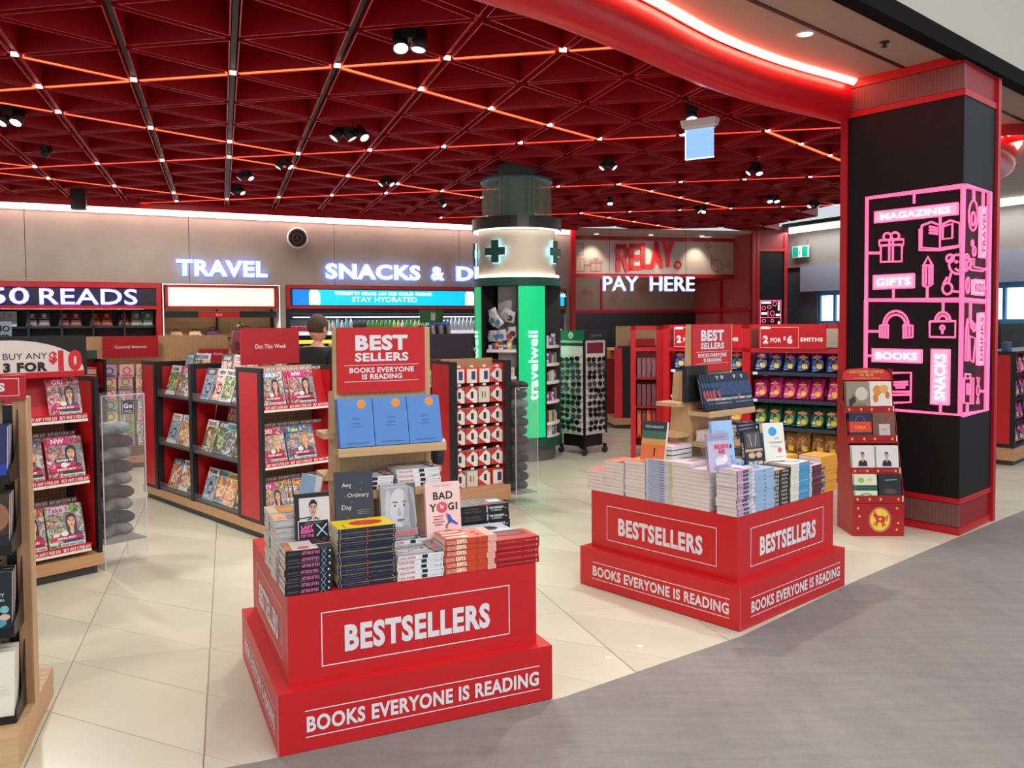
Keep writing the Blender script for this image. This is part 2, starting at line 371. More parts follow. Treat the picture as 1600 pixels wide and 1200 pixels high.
# ------------------------------------------------------------------ the floors
EDGE = [(-6, 1.2), (-2.6, 2.42), (-.95, 3.03), (.21, 3.55), (1.16, 4.24), (2.14, 5.17), (3.2, 6.1), (4.3, 7.04), (6.2, 8.7), (9, 11.6), (12, 15)]
def edge_y(x):
    for (a, b), (c, d) in zip(EDGE, EDGE[1:]):
        if a <= x <= c: return b + (d - b) * (x - a) / (c - a)
    return EDGE[0][1] if x < EDGE[0][0] else EDGE[-1][1]
JOINT = mat((150, 142, 124), .8, noise=.1, kind='tile_joint')
TILE = mat((212, 212, 190), .28, noise=.07, scale=1.1, bump=.02, kind='pale_tile')
TILE2 = mat((205, 205, 184), .3, noise=.08, scale=1.4, bump=.02, kind='pale_tile')
def concrete():
    m = bpy.data.materials.new('burnished_concrete'); m.use_nodes = True; nt = m.node_tree; N = nt.nodes; Lk = nt.links; b = N['Principled BSDF']
    tc = N.new('ShaderNodeTexCoord'); out = None
    def noise(scale, rot, st, det, lo, hi):
        mp = N.new('ShaderNodeMapping'); mp.inputs['Scale'].default_value = st; mp.inputs['Rotation'].default_value = (0, 0, R(rot)); Lk.new(tc.outputs['Object'], mp.inputs[0])
        n = N.new('ShaderNodeTexNoise'); n.inputs['Scale'].default_value = scale; n.inputs['Detail'].default_value = det; n.inputs['Roughness'].default_value = .62; Lk.new(mp.outputs[0], n.inputs['Vector'])
        r_ = N.new('ShaderNodeMapRange'); r_.inputs['From Min'].default_value = .3; r_.inputs['From Max'].default_value = .7; r_.inputs['To Min'].default_value = lo; r_.inputs['To Max'].default_value = hi; Lk.new(n.outputs['Fac'], r_.inputs['Value'])
        return r_.outputs[0]
    fs = [noise(1.1, 0, (1, 1, 1), 6, .87, 1.1), noise(3.2, -42, (1, 6, 1), 9, .86, 1.08), noise(2.2, 25, (6, 1, 1), 9, .92, 1.06), noise(60, 0, (1, 1, 1), 3, .95, 1.05)]
    cur = fs[0]
    for f_ in fs[1:]:
        mm = N.new('ShaderNodeMath'); mm.operation = 'MULTIPLY'; Lk.new(cur, mm.inputs[0]); Lk.new(f_, mm.inputs[1]); cur = mm.outputs[0]
    vm = N.new('ShaderNodeVectorMath'); vm.operation = 'SCALE'; vm.inputs[0].default_value = lin((133, 131, 126)); Lk.new(cur, vm.inputs['Scale']); Lk.new(vm.outputs[0], b.inputs['Base Color'])
    b.inputs['Roughness'].default_value = .6; bp = N.new('ShaderNodeBump'); bp.inputs['Strength'].default_value = .25; bp.inputs['Distance'].default_value = .01; Lk.new(cur, bp.inputs['Height']); Lk.new(bp.outputs[0], b.inputs['Normal'])
    return m
CONC = concrete()
m = MB(); m.box(-14, 14, 1, 24, -.06, -.004, JOINT)
floor = m.build('floor', kind='structure', label='pale floor of large triangular tiles inside the shop')
m = MB()
pts = EDGE + [(13, 15), (13, -5), (-7, -5)]
m.prismz([(x, y) for x, y in pts][::-1], -.004, .003, CONC)
m.build('floor', kind='structure', label='burnished grey concourse floor in front of the shop')
# tile lattice: rows along 108.6 deg spaced .55, strips .62 wide, one skew diagonal
o0 = Vector((-2.115, 3.978)); dA = Vector((math.cos(R(108.6)), math.sin(R(108.6)))) * .551
q1 = Vector((math.cos(R(-25)), math.sin(R(-25)))); dB = q1 * (.62 / math.cos(R(-25 - 18.6)))
cells = []
for i in range(-14, 24):
    for j in range(-12, 18):
        c = o0 + dA * i + dB * j; cc = c + dA * .5 + dB * .5
        if cc.x < -7 or cc.x > 7.5 or cc.y > 15.5 or cc.y < 2.0: continue
        if cc.y < edge_y(cc.x) - .9: continue
        if abs(cc.x) > .68 * cc.y + .6: continue
        if cc.y > 11.6 + .5 * cc.x + 3.6: continue
        cells.append((cc.length, i, j, c))
cells.sort(key=lambda t: t[0])
g = .0022
def inset(poly, g):
    c = sum(poly, Vector((0, 0))) / len(poly)
    return [p + (c - p).normalized() * g * 1.6 for p in poly]
def tile_mesh(poly, m_):
    mb = MB(); P = inset(poly, g); Q = inset(poly, g + .0012)
    mb.loft([[(p.x, p.y, -.008) for p in P], [(p.x, p.y, -.0012) for p in P], [(p.x, p.y, 0) for p in Q]], m_, cap=True)
    return mb
Z2 = Vector((0, 0))
shapes = {'par': [Z2, dB, dB + dA, dA], 'lo': [Z2, dB + dA, dA], 'hi': [Z2, dB, dB + dA]}
TM = {(k, q): tile_mesh(v, (TILE, TILE2)[q]).mesh('floor_tile') for k, v in shapes.items() for q in (0, 1)}
rest = MB(); cnt = 0; rr = random.Random(3)
for d, i, j, c in cells:
    kinds = ['par'] if (i * 7 + j * 5) % 3 else ['lo', 'hi']
    for k in kinds:
        q = rr.randrange(2)
        if cnt < 300:
            t = put(TM[(k, q)], 'floor_tile', floor, TR(c.x, c.y, rr.uniform(-.0006, 0))); cnt += 1
        else:
            P = inset([c + p for p in shapes[k]], g)
            rest.prismz([(p.x, p.y) for p in P], -.008, -.0003, (TILE, TILE2)[q])
rest.build('far_floor_tiles', floor, kind='stuff')

# ------------------------------------------------------------------ shop ceiling: coffers, light strips
CA = .8072; C0 = Vector((-2.0247, 6.2449)); ZC = 3.44
d1 = Vector((math.sin(R(-19)), math.cos(R(-19)))) * CA; d2 = Vector((math.sin(R(101)), math.cos(R(101)))) * CA
def node(i, j): return C0 + d1 * i + d2 * j
CREDI = mat((172, 16, 28), .42, noise=.08, scale=3, kind='dark_red_coffer')
CRLIP = mat((206, 52, 62), .4, noise=.05, scale=3, kind='red_coffer_edge')  # same red paint; the light the lips catch is put into this colour
TRACK = mat((34, 30, 34), .5, noise=.1, kind='black_track')
FASC = [(-6.5, .3), (-4.2, 1.6), (-2.6, 2.45), (-1.2, 3.42), (0.014, 4.43), (.37, 4.76), (.8, 5.22), (1.33, 5.84), (1.94, 6.4), (2.69, 6.95), (3.5, 7.62), (4.4, 8.3), (5.15, 8.95), (5.55, 9.5), (5.75, 10.2), (5.75, 11.1), (5.6, 12.6)]
WALLP = [(-9.2, 11.05), (1.17, 16.22)]
def fasc_y(x):
    for (a, b), (c, d) in zip(FASC[:14], FASC[1:14]):
        if a <= x <= c: return b + (d - b) * (x - a) / (c - a)
    return 0
def in_shop(p, e=0.):
    x, y = p
    if y < fasc_y(x) + e * 1.5: return False
    if x < 1.17 and (y - 11.05) - (x + 9.2) * .4985 > -.1 - e: return False
    if y > 16.1 + .25 * (x - 1.17): return False
    if x > 5.7 - e - max(0, (y - 11) * .05): return False
    return True
m = MB(); m.prismz([(-9.4, 11.1), (-9.4, -.6), (-6.5, .45)] + [(x, y + .12) for x, y in FASC[1:]] + [(5.6, 17.6), (1.2, 17.6), (1.17, 16.4)], 3.80, 3.86, BLACK)
ceiling = m.build('ceiling', kind='structure', label='dark slab above the red triangular coffered ceiling')  # added to close the top so no light leaks between the coffers
def coffer_mesh(mb, up, ox=0, oy=0, P=None):
    P = P or ([Vector((0, 0)), d1, d1 + d2] if up else [Vector((0, 0)), d1 + d2, d2])
    c = sum(P, Vector((0, 0))) / len(P)
    def ring(gap): return [c + (p - c) * (1 - gap * 2 / (CA / math.sqrt(3))) for p in P]
    o_, i_, t_ = ring(.026), ring(.034), ring(.040)
    z0, z1 = ZC, ZC + .27
    f = lambda r_, z: [(p.x + ox, p.y + oy, z) for p in r_]
    mb.loft([f(o_, z1 + .03), f(o_, z0)], CREDI, cap=False)
    mb.loft([f(o_, z0), f(i_, z0)], CRLIP, cap=False)
    mb.loft([f(i_, z0), f(t_, z1)], CREDI, cap=False)
    mb._add(f(t_, z1), [tuple(range(len(P)))], CREDI)
    return mb
cm = [coffer_mesh(MB(), u).mesh('ceiling_coffer') for u in (True, False)]
cl = []
for i in range(-6, 19):
    for j in range(-9, 16):
        for u in (0, 1):
            n0 = node(i, j); P = [n0, n0 + d1, n0 + d1 + d2] if not u else [n0, n0 + d1 + d2, n0 + d2]
            c = sum(P, Vector((0, 0))) / 3
            if not (in_shop(c, .02) or (c.y < 9 and max(v.y - fasc_y(v.x) for v in P) > .15 and in_shop((c.x, c.y + .45), 0))) or c.y < 2.0: continue
            if abs(c.x) > .66 * c.y + .9: continue
            if max(v.x for v in P) > 5.4: continue
            D = [v.y - fasc_y(v.x) if v.x < 5.1 else 1 for v in P]
            poly = None
            if min(D) < .04 and c.x < 5:      # cells that the curved fascia cuts
                poly = []
                for a_ in range(3):
                    p_, q_, dp, dq = P[a_], P[(a_ + 1) % 3], D[a_] - .04, D[(a_ + 1) % 3] - .04
                    if dp >= 0: poly.append(p_ - n0)
                    if dp * dq < 0: poly.append(p_ + (q_ - p_) * (dp / (dp - dq)) - n0)
                if len(poly) < 3: continue
            cl.append((c.length, n0, u, poly))
cl.sort(key=lambda t: t[0])
rest = MB()
for k, (d, n0, u, poly) in enumerate(cl):
    if k < 300: put(coffer_mesh(MB(), u, P=poly).mesh('ceiling_coffer') if poly else cm[u], 'ceiling_coffer', ceiling, TR(n0.x, n0.y, 0))
    elif poly: coffer_mesh(rest, u, n0.x, n0.y, P=poly)
    else: coffer_mesh(rest, not u, n0.x, n0.y)
if rest.v: rest.build('far_ceiling_coffers', ceiling, kind='stuff')
# black tracks in the grooves that run away from the viewer
for j in range(-5, 9):
    ii = [i for i in range(-6, 19) if in_shop(node(i, j), .05) and abs(node(i, j).x) < .66 * node(i, j).y + 1]
    if len(ii) < 2: continue
    a, b = node(ii[0], j), node(ii[-1], j); n_ = Vector((d1.y, -d1.x)).normalized() * .018
    mb = MB(); mb.prismz([tuple(a - n_), tuple(a + n_), tuple(b + n_), tuple(b - n_)], ZC + .035, ZC + .09, TRACK if -2 < j < 2 else CREDI)
    mb.build('ceiling_track', ceiling)
LED = mat((255, 72, 36), emit=6, kind='led_strip')
LEDR = mat((255, 60, 40), emit=3.2, kind='led_strip_dim')
CLIPM = mat((255, 236, 226), emit=1.5, kind='led_end')
segs = set(); lit = set()
def run(i, j, di, dj, n):
    for k in range(n): segs.add((i + di * k, j + dj * k, di, dj)); lit.update([(i + di * k, j + dj * k), (i + di * (k + 1), j + dj * (k + 1))])
run(0, -4, 0, 1, 9); run(4, -4, 0, 1, 13); run(8, -3, 0, 1, 17); run(12, 2, 0, 1, 12)
run(-1, -2, 1, 1, 1); run(0, 1, 1, 1, 4); run(0, -3, 1, 1, 4); run(4, 0, 1, 1, 5); run(4, -4, 1, 1, 4); run(4, 7, 1, 1, 4); run(8, 7, 1, 1, 4); run(12, 8, 1, 1, 4); run(3, -4, 1, 1, 1)
for (i, j, di, dj) in sorted(segs):
    a, b = node(i, j), node(i + di, j + dj)
    if not (in_shop(a, -.1) and in_shop(b, -.25)): continue
    e = (b - a).normalized(); n_ = Vector((e.y, -e.x)) * .011; a2, b2 = a + e * .05, b - e * .05
    mb = MB(); mb.prismz([tuple(a2 - n_), tuple(a2 + n_), tuple(b2 + n_), tuple(b2 - n_)], ZC + .0, ZC + .02, LEDR if (di == 0 and i >= 4) else LED)
    mb.build('led_strip', ceiling)
cmesh = MB(); cmesh.M = RZ(math.degrees(math.atan2(d1.y, d1.x))); cmesh.box(-.03, -.012, -.024, .024, -.008, .02, CLIPM); cmesh = cmesh.mesh('light_clip')
for (i, j) in sorted(lit):
    if in_shop(node(i, j), .1): put(cmesh, 'light_clip', ceiling, TR(node(i, j).x, node(i, j).y, ZC))

# ------------------------------------------------------------------ curved fascia, soffit, beam, bulkhead
FRED = mat((226, 30, 40), .28, noise=.03, scale=2, kind='glossy_red_fascia')
prof = [(.16, 3.36), (.06, 3.24), (.0, 3.23), (-.06, 3.27), (-.09, 3.36), (-.085, 3.46), (-.05, 3.52), (.0, 3.53)]   # offset outwards (towards concourse is negative)
def offs(path, d):
    out = []
    for i, p in enumerate(path):
        a = Vector(path[max(i - 1, 0)]); b = Vector(path[min(i + 1, len(path) - 1)]); t = (b - a).normalized(); n_ = Vector((-t.y, t.x))
        out.append(tuple(Vector(p) + n_ * d))
    return out
def smooth(path, k=3):
    P = [Vector(p) for p in path]; out = []
    for i in range(len(P) - 1):
        p0, p1, p2, p3 = P[max(i - 1, 0)], P[i], P[i + 1], P[min(i + 2, len(P) - 1)]
        for s_ in range(k):
            t = s_ / k
            out.append(tuple(.5 * ((2 * p1) + (p2 - p0) * t + (2 * p0 - 5 * p1 + 4 * p2 - p3) * t * t + (3 * p1 - p0 - 3 * p2 + p3) * t ** 3)))
    return out + [tuple(P[-1])]
FS = smooth(FASC)
m = MB(); rings = []
FIN = [i for i, p in enumerate(FS) if p[0] < 2.97]; FOUT = [i for i, p in enumerate(FS) if p[0] > 3.3]
def fpart(idx, d, z): o_ = offs(FS, d); return [(o_[i][0], o_[i][1], z) for i in idx]
for idx in (FIN, FOUT): m.loft([fpart(idx, d, z) for d, z in prof], FRED, cap=False, smooth=True, closed=False)
fascia = m.build('trim_1', kind='structure', label='glossy red curved fascia edging the shop ceiling')
COVEW = mat((255, 130, 110), emit=9, kind='cove_strip')
m = MB()
for idx in (FIN, FOUT): m.loft([fpart(idx, -.10, 3.505), fpart(idx, -.135, 3.545)], COVEW, cap=False, closed=False); m.loft([fpart(idx, -.135, 3.545), fpart(idx, -.04, 3.548)], COVEW, cap=False, closed=False)
m.build('cove_light', fascia, label='glowing white and red cove strip')
SOFF = mat((172, 158, 142), .6, noise=.03, scale=1.5, kind='beige_soffit')
b0 = Vector((2.11, 5.2)); bd = Vector((math.cos(R(41.5)), math.sin(R(41.5)))); bn = Vector((-bd.y, bd.x))
far = b0 + bd * 9; near = b0 - bd * 9
m = MB()
sof = [tuple(p) for p in offs(FS, -.02)]
poly = sof + [(5.7, 13.5), (8.5, 13.5), tuple(far), tuple(near)]
m.prismz(poly[::-1], 3.552, 3.60, SOFF)
soffit = m.build('ceiling', kind='structure', label='beige soffit between the red fascia and the dark beam')
gm = MB()
for off in (.42,):
    a, b = near + bn * off, far + bn * off; n_ = bn * .016
    gm.prismz([tuple(a - n_), tuple(b - n_), tuple(b + n_), tuple(a + n_)], 3.546, 3.5525, BLACK)
gm.build('shadow_gap', soffit)
BEAM = mat((20, 19, 18), .85, spec=.1, noise=.08, kind='dark_bronze_metal')
m = MB(); a, b = near, far
m.prismz([tuple(a), tuple(b), tuple(b - bn * .07), tuple(a - bn * .07)], 3.50, 3.62, BEAM)
m.prismz([tuple(a + bn * .001), tuple(b + bn * .001), tuple(b + bn * .05), tuple(a + bn * .05)], 3.51, 3.551, BEAM)
m.build('trim_2', kind='structure', label='dark metal beam along the edge of the beige soffit')
BULK = mat((196, 188, 174), .7, noise=.03, scale=1.2, kind='beige_plaster')
m = MB(); m.prismz([tuple(near - bn * .04), tuple(far - bn * .04), tuple(far + bn * .2), tuple(near + bn * .2)], 3.62, 6.6, BULK)
m.build('trim_3', kind='structure', label='pale beige bulkhead rising above the dark beam')
DLM = mat((255, 250, 240), emit=14, kind='lamp_lens')
def downlight(x, y, z, lab, r=.05):
    t = thing('downlight', lab, 'light', TR(x, y, z))
    q = MB(); q.lathe([(r * 1.25, 0), (r * 1.25, -.006), (r, -.008), (r * .9, .0)], WHITE, 20); q.build('bezel', t)
    q = MB(); q.M = RX(-90); q.disc(0, 0, r * .92, r * .92, 0, DLM); o = q.build('lens', t, M=TR(0, 0, -.004))
downlight(2.0, 5.79, 3.55, 'round recessed downlight in the beige soffit left of the black column')
downlight(5.2, 8.87, 3.55, 'round recessed downlight in the beige soffit right of the black column')
downlight(1.28, 4.9, 3.55, 'recessed downlight in the beige soffit close to the top edge of the view', .03)
def sprinkler(x, y, z, lab):
    q = MB(); q.lathe([(.001, 0), (.035, 0), (.035, -.006), (.012, -.012), (.008, -.03), (.025, -.034), (.001, -.036)], BLACK, 12)
    q.build('sprinkler_head', None, lab, TR(x, y, z), cat='sprinkler')
sprinkler(2.62, 5.98, 3.552, 'dark sprinkler head under the beige soffit, just in front of the black column')
sprinkler(5.35, 8.95, 3.552, 'dark sprinkler head under the beige soffit beside the right-hand downlight')

# ------------------------------------------------------------------ black column with the neon sign
CB = mat((19, 20, 23), .5, spec=.25, noise=.05, scale=2, kind='black_laminate')
GRILLE = mat((140, 96, 92), .45, .1, noise=.05, scale=75, kind='mesh')
c0 = Vector((3.319, 6.219)); eL = Vector((math.cos(R(129)), math.sin(R(129)))); eR = Vector((math.cos(R(42.6)), math.sin(R(42.6))))
LW, RW = .955, .715
def colbox(mb, g_, z0, z1, mt, l=LW, r_=RW):
    P = [c0 + eL * g_ * .7 + eR * g_ * .7, c0 + eR * (r_ - g_) + eL * g_ * .7, c0 + eR * (r_ - g_) + eL * (l - g_), c0 + eL * (l - g_) + eR * g_ * .7]
    return mb.prismz([tuple(p) for p in P], z0, z1, mt)
col = thing('display_column', 'tall square black column with red trim and a pink neon sign wrapping its corner', 'column', I4)
q = MB(); colbox(q, .012, .275, 3.25, CB); q.build('column_cladding', col)
q = MB(); colbox(q, .0, .0, .055, REDP); colbox(q, .0, .235, .275, REDP); colbox(q, .02, .055, .235, DRED); q.build('base_trim', col)
q = MB(); colbox(q, .0, 3.25, 3.295, REDP); colbox(q, .0, 3.485, 3.552, REDP); colbox(q, .02, 3.295, 3.485, DRED); q.build('top_trim', col)
AL = math.degrees(math.atan2(eL.y, eL.x)); AR = math.degrees(math.atan2(eR.y, eR.x))
ML = TR(c0.x, c0.y, 0) @ RZ(AL + 180)     # local -x runs along the left face, seen from -y
MR = TR(c0.x, c0.y, 0) @ RZ(AR)
for nm, z0, z1 in (('base_grille', .06, .23), ('top_grille', 3.30, 3.48)):
    q = MB(); q.M = ML; q.box(-LW + .03, -.01, .008, .03, z0, z1, GRILLE); q.build(nm, col)
for nm, p, a in (('corner_trim', c0 + eL * LW, AL + 180), ('corner_trim', c0 + eR * RW, AR)):
    q = MB(); q.M = TR(p.x, p.y, 0) @ RZ(a)
    if a == AR: q.box(-.045, .012, -.012, .03, 0, 3.552, REDP)
    else: q.box(-.012, .045, -.012, .03, 0, 3.552, REDP)
    q.build(nm, col)
# neon sign, drawn on a plate whose left part lies on the left face and right part on the right face
NEON = mat((255, 98, 144), emit=1.35, kind='pink_neon'); NEONF = mat((255, 150, 180), emit=1.0, kind='pink_lightbox'); NTXT = mat((255, 240, 246), emit=1.3, kind='pale_pink_neon')
NDARK = mat((170, 40, 80), emit=.6, kind='lightbox_letter')
def nmap(x, y):
    """tracing grid of the sign -> (face, metres from the corner, height)"""
    if x <= 520:
        s_ = (520 - x) / 455; yt = 50 + (520 - x) * .12; yb = 1140 - (520 - x) * .07; u = -s_ * .735
    else:
        s_ = (x - 520) / 130; yt = 50 + (x - 520) * .27; yb = 1140 - (x - 520) * .27; u = s_ * .485
    return u, 2.585 - (y - yt) / (yb - yt) * 1.68
def ntube(parent, pts, side, r=.007, closed=False, m_=None):
    q = MB(); q.M = ML if side == 'L' else MR
    P = [nmap(*p) for p in pts]; q.tube([(a, -.014, b) for a, b in P], r, m_ or NEON, 6, closed)
    return q
def arc(cx, cy, rx, ry, a0=0, a1=360, n=14): return [(cx + rx * math.cos(R(a0 + (a1 - a0) * k / n)), cy - ry * math.sin(R(a0 + (a1 - a0) * k / n))) for k in range(n + (0 if a1 - a0 == 360 else 1))]
sign = thing('neon_sign', 'pink neon sign of gift, book, teddy and headphone outlines on the black column', 'sign', I4)
def icon(name, side, polys, r=.0092):
    q = MB()
    for pts, cl_ in polys:
        t = ntube(None, pts, side, r, cl_); q._add(t.v, t.f, NEON, True)
    q.build(name, sign)
def plate(name, side, x0, y0, x1, y1, txt, vert=False):
    q = MB(); q.M = ML if side == 'L' else MR
    A, B, C, D = nmap(x0, y0), nmap(x1, y0), nmap(x1, y1), nmap(x0, y1)
    ux0, ux1 = A[0], B[0]; zt, zb = (A[1] + B[1]) / 2, (C[1] + D[1]) / 2
    q.box(ux0, ux1, -.028, -.006, zb, zt, NEONF); q.frame(ux0 - .004, ux1 + .004, zb - .004, zt + .004, .01, -.0285, NEON)
    w_, h_ = ux1 - ux0, zt - zb
    mt = NTXT if side == 'L' else NDARK
    if vert: q.text(txt, (ux0 + ux1) / 2 + w_ * .27, (zt + zb) / 2 - h_ * .42, w_ * .58, -.0295, mt, width=h_ * .84, align='l', rot=90, bold=.03)
    else: q.text(txt, (ux0 + ux1) / 2, zb + h_ * .24, h_ * .52, -.0295, mt, width=w_ * .84, bold=.03)
    q.build(name, sign)
fr_ = [([(520, 50), (65, 105), (65, 590), (520, 590)], 'L'), ([(65, 590), (65, 1108), (520, 1140), (520, 50)], 'L'), ([(520, 50), (650, 85), (650, 1105), (520, 1140)], 'R'), ([(520, 590), (650, 595)], 'R')]
q = MB()
for pts, sd in fr_:
    t = ntube(None, pts, sd, .019); q._add(t.v, t.f, NEON, True)
q.build('neon_frame', sign)
for pts, sd in [([(298, 75), (298, 130)], 'L'), ([(420, 180), (420, 235)], 'L'), ([(65, 365), (135, 365)], 'L'), ([(203, 535), (203, 590)], 'L'), ([(365, 525), (365, 590)], 'L'), ([(438, 590), (438, 650)], 'L'), ([(65, 740), (132, 740)], 'L'), ([(65, 857), (105, 857)], 'L'), ([(65, 1008), (172, 1008)], 'L'), ([(432, 1090), (432, 1130)], 'L'), ([(515, 560), (515, 590)], 'L'),
                ([(560, 62), (562, 120)], 'R'), ([(613, 76), (613, 150)], 'R'), ([(620, 443), (650, 443)], 'R'), ([(620, 530), (650, 530)], 'R'), ([(552, 590), (552, 700)], 'R'), ([(620, 775), (650, 775)], 'R'), ([(543, 1082), (543, 1128)], 'R'), ([(610, 1018), (650, 1018)], 'R')]:
    q = MB(); t = ntube(None, pts, sd, .011); q._add(t.v, t.f, NEON, True); q.build('neon_connector', sign)
plate('lettered_plate', 'L', 108, 150, 500, 205, 'MAGAZINES'); plate('lettered_plate', 'L', 105, 468, 305, 535, 'GIFTS')
plate('lettered_plate', 'L', 103, 825, 345, 888, 'BOOKS'); plate('lettered_plate', 'L', 390, 825, 473, 1090, 'SNACKS', True)
plate('lettered_plate', 'R', 596, 150, 624, 390, 'TRAVEL', True); plate('lettered_plate', 'R', 560, 492, 618, 565, 'KIDS')
plate('lettered_plate', 'R', 592, 648, 620, 895, 'DRINKS', True)
icon('neon_gift', 'L', [([(138, 330), (138, 408), (242, 405), (242, 325)], False), ([(130, 305), (130, 330), (250, 325), (250, 300)], True), ([(180, 308), (180, 406)], False), ([(198, 308), (198, 406)], False), (arc(170, 287, 20, 17), True), (arc(208, 284, 20, 17), True)])
icon('neon_open_book', 'L', [([(335, 235), (335, 340), (420, 345), (420, 235), (380, 218), (335, 235)], False), ([(420, 235), (465, 212), (508, 225), (508, 330), (420, 345)], False), ([(326, 250), (326, 352), (420, 352), (517, 335), (517, 235)], False), ([(370, 240), (410, 248)], False), ([(370, 255), (410, 262)], False), ([(370, 270), (410, 275)], False), ([(432, 240), (475, 228), (475, 295), (432, 300)], True)])
icon('neon_pencil', 'L', [([(345, 520), (345, 425), (366, 383), (387, 425), (387, 515), (366, 528)], True), ([(358, 430), (358, 515)], False), ([(374, 430), (374, 515)], False), ([(345, 425), (387, 425)], False)])
icon('neon_teddy_bear', 'L', [(arc(500, 420, 38, 46), True), (arc(466, 392, 16, 18), True), (arc(520, 388, 3, 12), True), (arc(456, 535, 22, 27), True), ([(472, 460), (460, 510)], False), ([(455, 480), (437, 515)], False), ([(480, 548), (515, 552)], False), (arc(494, 408, 2.5, 3), True), (arc(512, 408, 2.5, 3), True), ([(490, 440), (503, 450), (515, 443)], False), ([(515, 460), (518, 550)], False)])
icon('neon_headphones', 'L', [(arc(216, 712, 62, 70, 0, 180), False), (arc(216, 712, 48, 52, 0, 180), False), ([(137, 712), (137, 768), (178, 772), (178, 708)], True), ([(150, 712), (150, 770)], False), ([(165, 712), (165, 770)], False), ([(254, 708), (254, 772), (298, 768), (298, 712)], True), ([(267, 712), (267, 770)], False), ([(283, 712), (283, 770)], False)])
icon('neon_padlock', 'L', [([(378, 692), (378, 766), (494, 768), (494, 690)], True), (arc(437, 690, 34, 42, 0, 180), False), (arc(437, 690, 20, 26, 0, 180), False), (arc(436, 722, 9, 10), True), ([(436, 732), (436, 752)], False)])
icon('neon_closed_book', 'L', [([(172, 945), (172, 1070), (195, 1085), (293, 1080), (293, 938), (195, 940)], True), ([(195, 955), (195, 1030), (293, 1030)], False), ([(210, 985), (278, 982)], False), ([(210, 998), (278, 995)], False), ([(220, 1011), (265, 1009)], False), ([(195, 1045), (293, 1043)], False)])
icon('neon_travel_pillow', 'R', [(arc(560, 190, 24, 72), True), (arc(560, 205, 10, 32), True)], .007)
icon('neon_rattle', 'R', [(arc(558, 320, 5, 14), True), (arc(568, 358, 8, 22), True)], .007)
icon('neon_bear_arm', 'R', [([(548, 395), (568, 395), (568, 432), (618, 440), (618, 452), (550, 446)], True), (arc(528, 392, 12, 20), True), (arc(536, 520, 8, 38), True), (arc(524, 430, 8, 24), True)], .007)
icon('neon_drinks', 'R', [([(530, 740), (536, 680), (542, 740), (542, 880), (528, 880)], True), ([(548, 760), (582, 770), (572, 885), (554, 875)], True), (arc(560, 705, 6, 18), True), (arc(572, 718, 7, 20), True)], .007)
icon('neon_suitcase', 'R', [([(514, 965), (574, 960), (574, 1082), (514, 1080)], True), ([(530, 962), (530, 942), (556, 942), (556, 960)], False), ([(524, 968), (524, 1078)], False), ([(560, 964), (560, 1078)], False), ([(540, 990), (540, 1040), (552, 1040), (552, 990)], True)], .007)
icon('neon_sweet', 'R', [(arc(601, 1015, 8, 26), True), ([(594, 955), (601, 990), (608, 955)], True), ([(594, 1078), (601, 1042), (608, 1078)], True)], .005)

# ------------------------------------------------------------------ back wall with its signs and bays
MW = FR((-7.2, 12.05), 26.5)
PLAS = mat((166, 159, 148), .6, noise=.10, scale=1.4, bump=.03, kind='polished_plaster')
wall_back = MB(); wall_back.M = MW; wall_back.box(-2.3, 9.35, .75, .82, 0, 3.8, DGREY); wall_back.box(-2.3, 9.35, .05, .75, 2.27, 2.33, PLAS)
wall_back = wall_back.build('wall_back', kind='structure', label='long polished plaster wall behind the shop floor')
for a, b in ((-2.3, .25), (.25, 2.46), (2.46, 4.74), (4.74, 7.0), (7.0, 9.33)):
    q = MB(); q.box(a + .004, b - .004, 0, .05, 2.272, 3.46, PLAS); q.build('wall_panel', wall_back, M=MW)
for a, b in ((3.83, 3.925), (9.2, 9.33)):
    q = MB(); q.box(a, b, 0, .06, 0, 2.272, PLAS); q.build('wall_panel', wall_back, M=MW)
q = MB(); q.box(-2.3, 9.33, -.26, -.22, 3.36, 3.80, REDP); q.box(-2.3, 9.33, -.22, -.0, 3.47, 3.49, REDP); q.build('trim_4', None, 'dark red fascia above the cove light of the back wall', MW, kind='structure')
COVE = mat((255, 240, 232), emit=17, kind='cove_strip_white')
q = MB(); q.box(-2.3, 9.3, -.14, -.012, 3.44, 3.462, COVE); q.box(-2.3, 9.3, -.012, -.002, 3.30, 3.45, mat((255, 238, 228), emit=2.2, kind='cove_diffuser'))
q.build('cove_light', wall_back, label='white cove light washing the top of the wall', M=MW)
HALO = mat((70, 110, 255), emit=3.0, kind='blue_halo'); LETW = mat((225, 240, 255), emit=1.7, kind='lit_letter_face')
def lit_word(name, label, words, F, y=0, halo=True, bold=.03, hmat=None, fmat=None):
    t = thing(name, label, 'sign', F)
    for (txt, x0, x1, z0, z1) in words:
        q = MB()
        q.text(txt, (x0 + x1) / 2, z0, z1 - z0, y - .07, fmat or LETW, width=x1 - x0, bold=bold, depth=.03)
        q.build('letter_face', t)
        if halo:
            q = MB(); q.text(txt, (x0 + x1) / 2, z0 - .008, z1 - z0 + .016, y - .03, hmat or HALO, width=x1 - x0 + .02, bold=bold + .02, depth=.012); q.build('letter_halo', t)
    return t
lit_word('lit_wall_sign', 'glowing white letters TRAVEL on the plaster wall', [('TRAVEL', 2.27, 3.63, 2.40, 2.64)], MW)
lit_word('lit_wall_sign', 'glowing white letters SNACKS & DRINKS on the plaster wall', [('SNACKS', 4.58, 6.24, 2.395, 2.635), ('&', 6.45, 6.69, 2.40, 2.63), ('DRINKS', 6.93, 8.6, 2.40, 2.64)], MW)
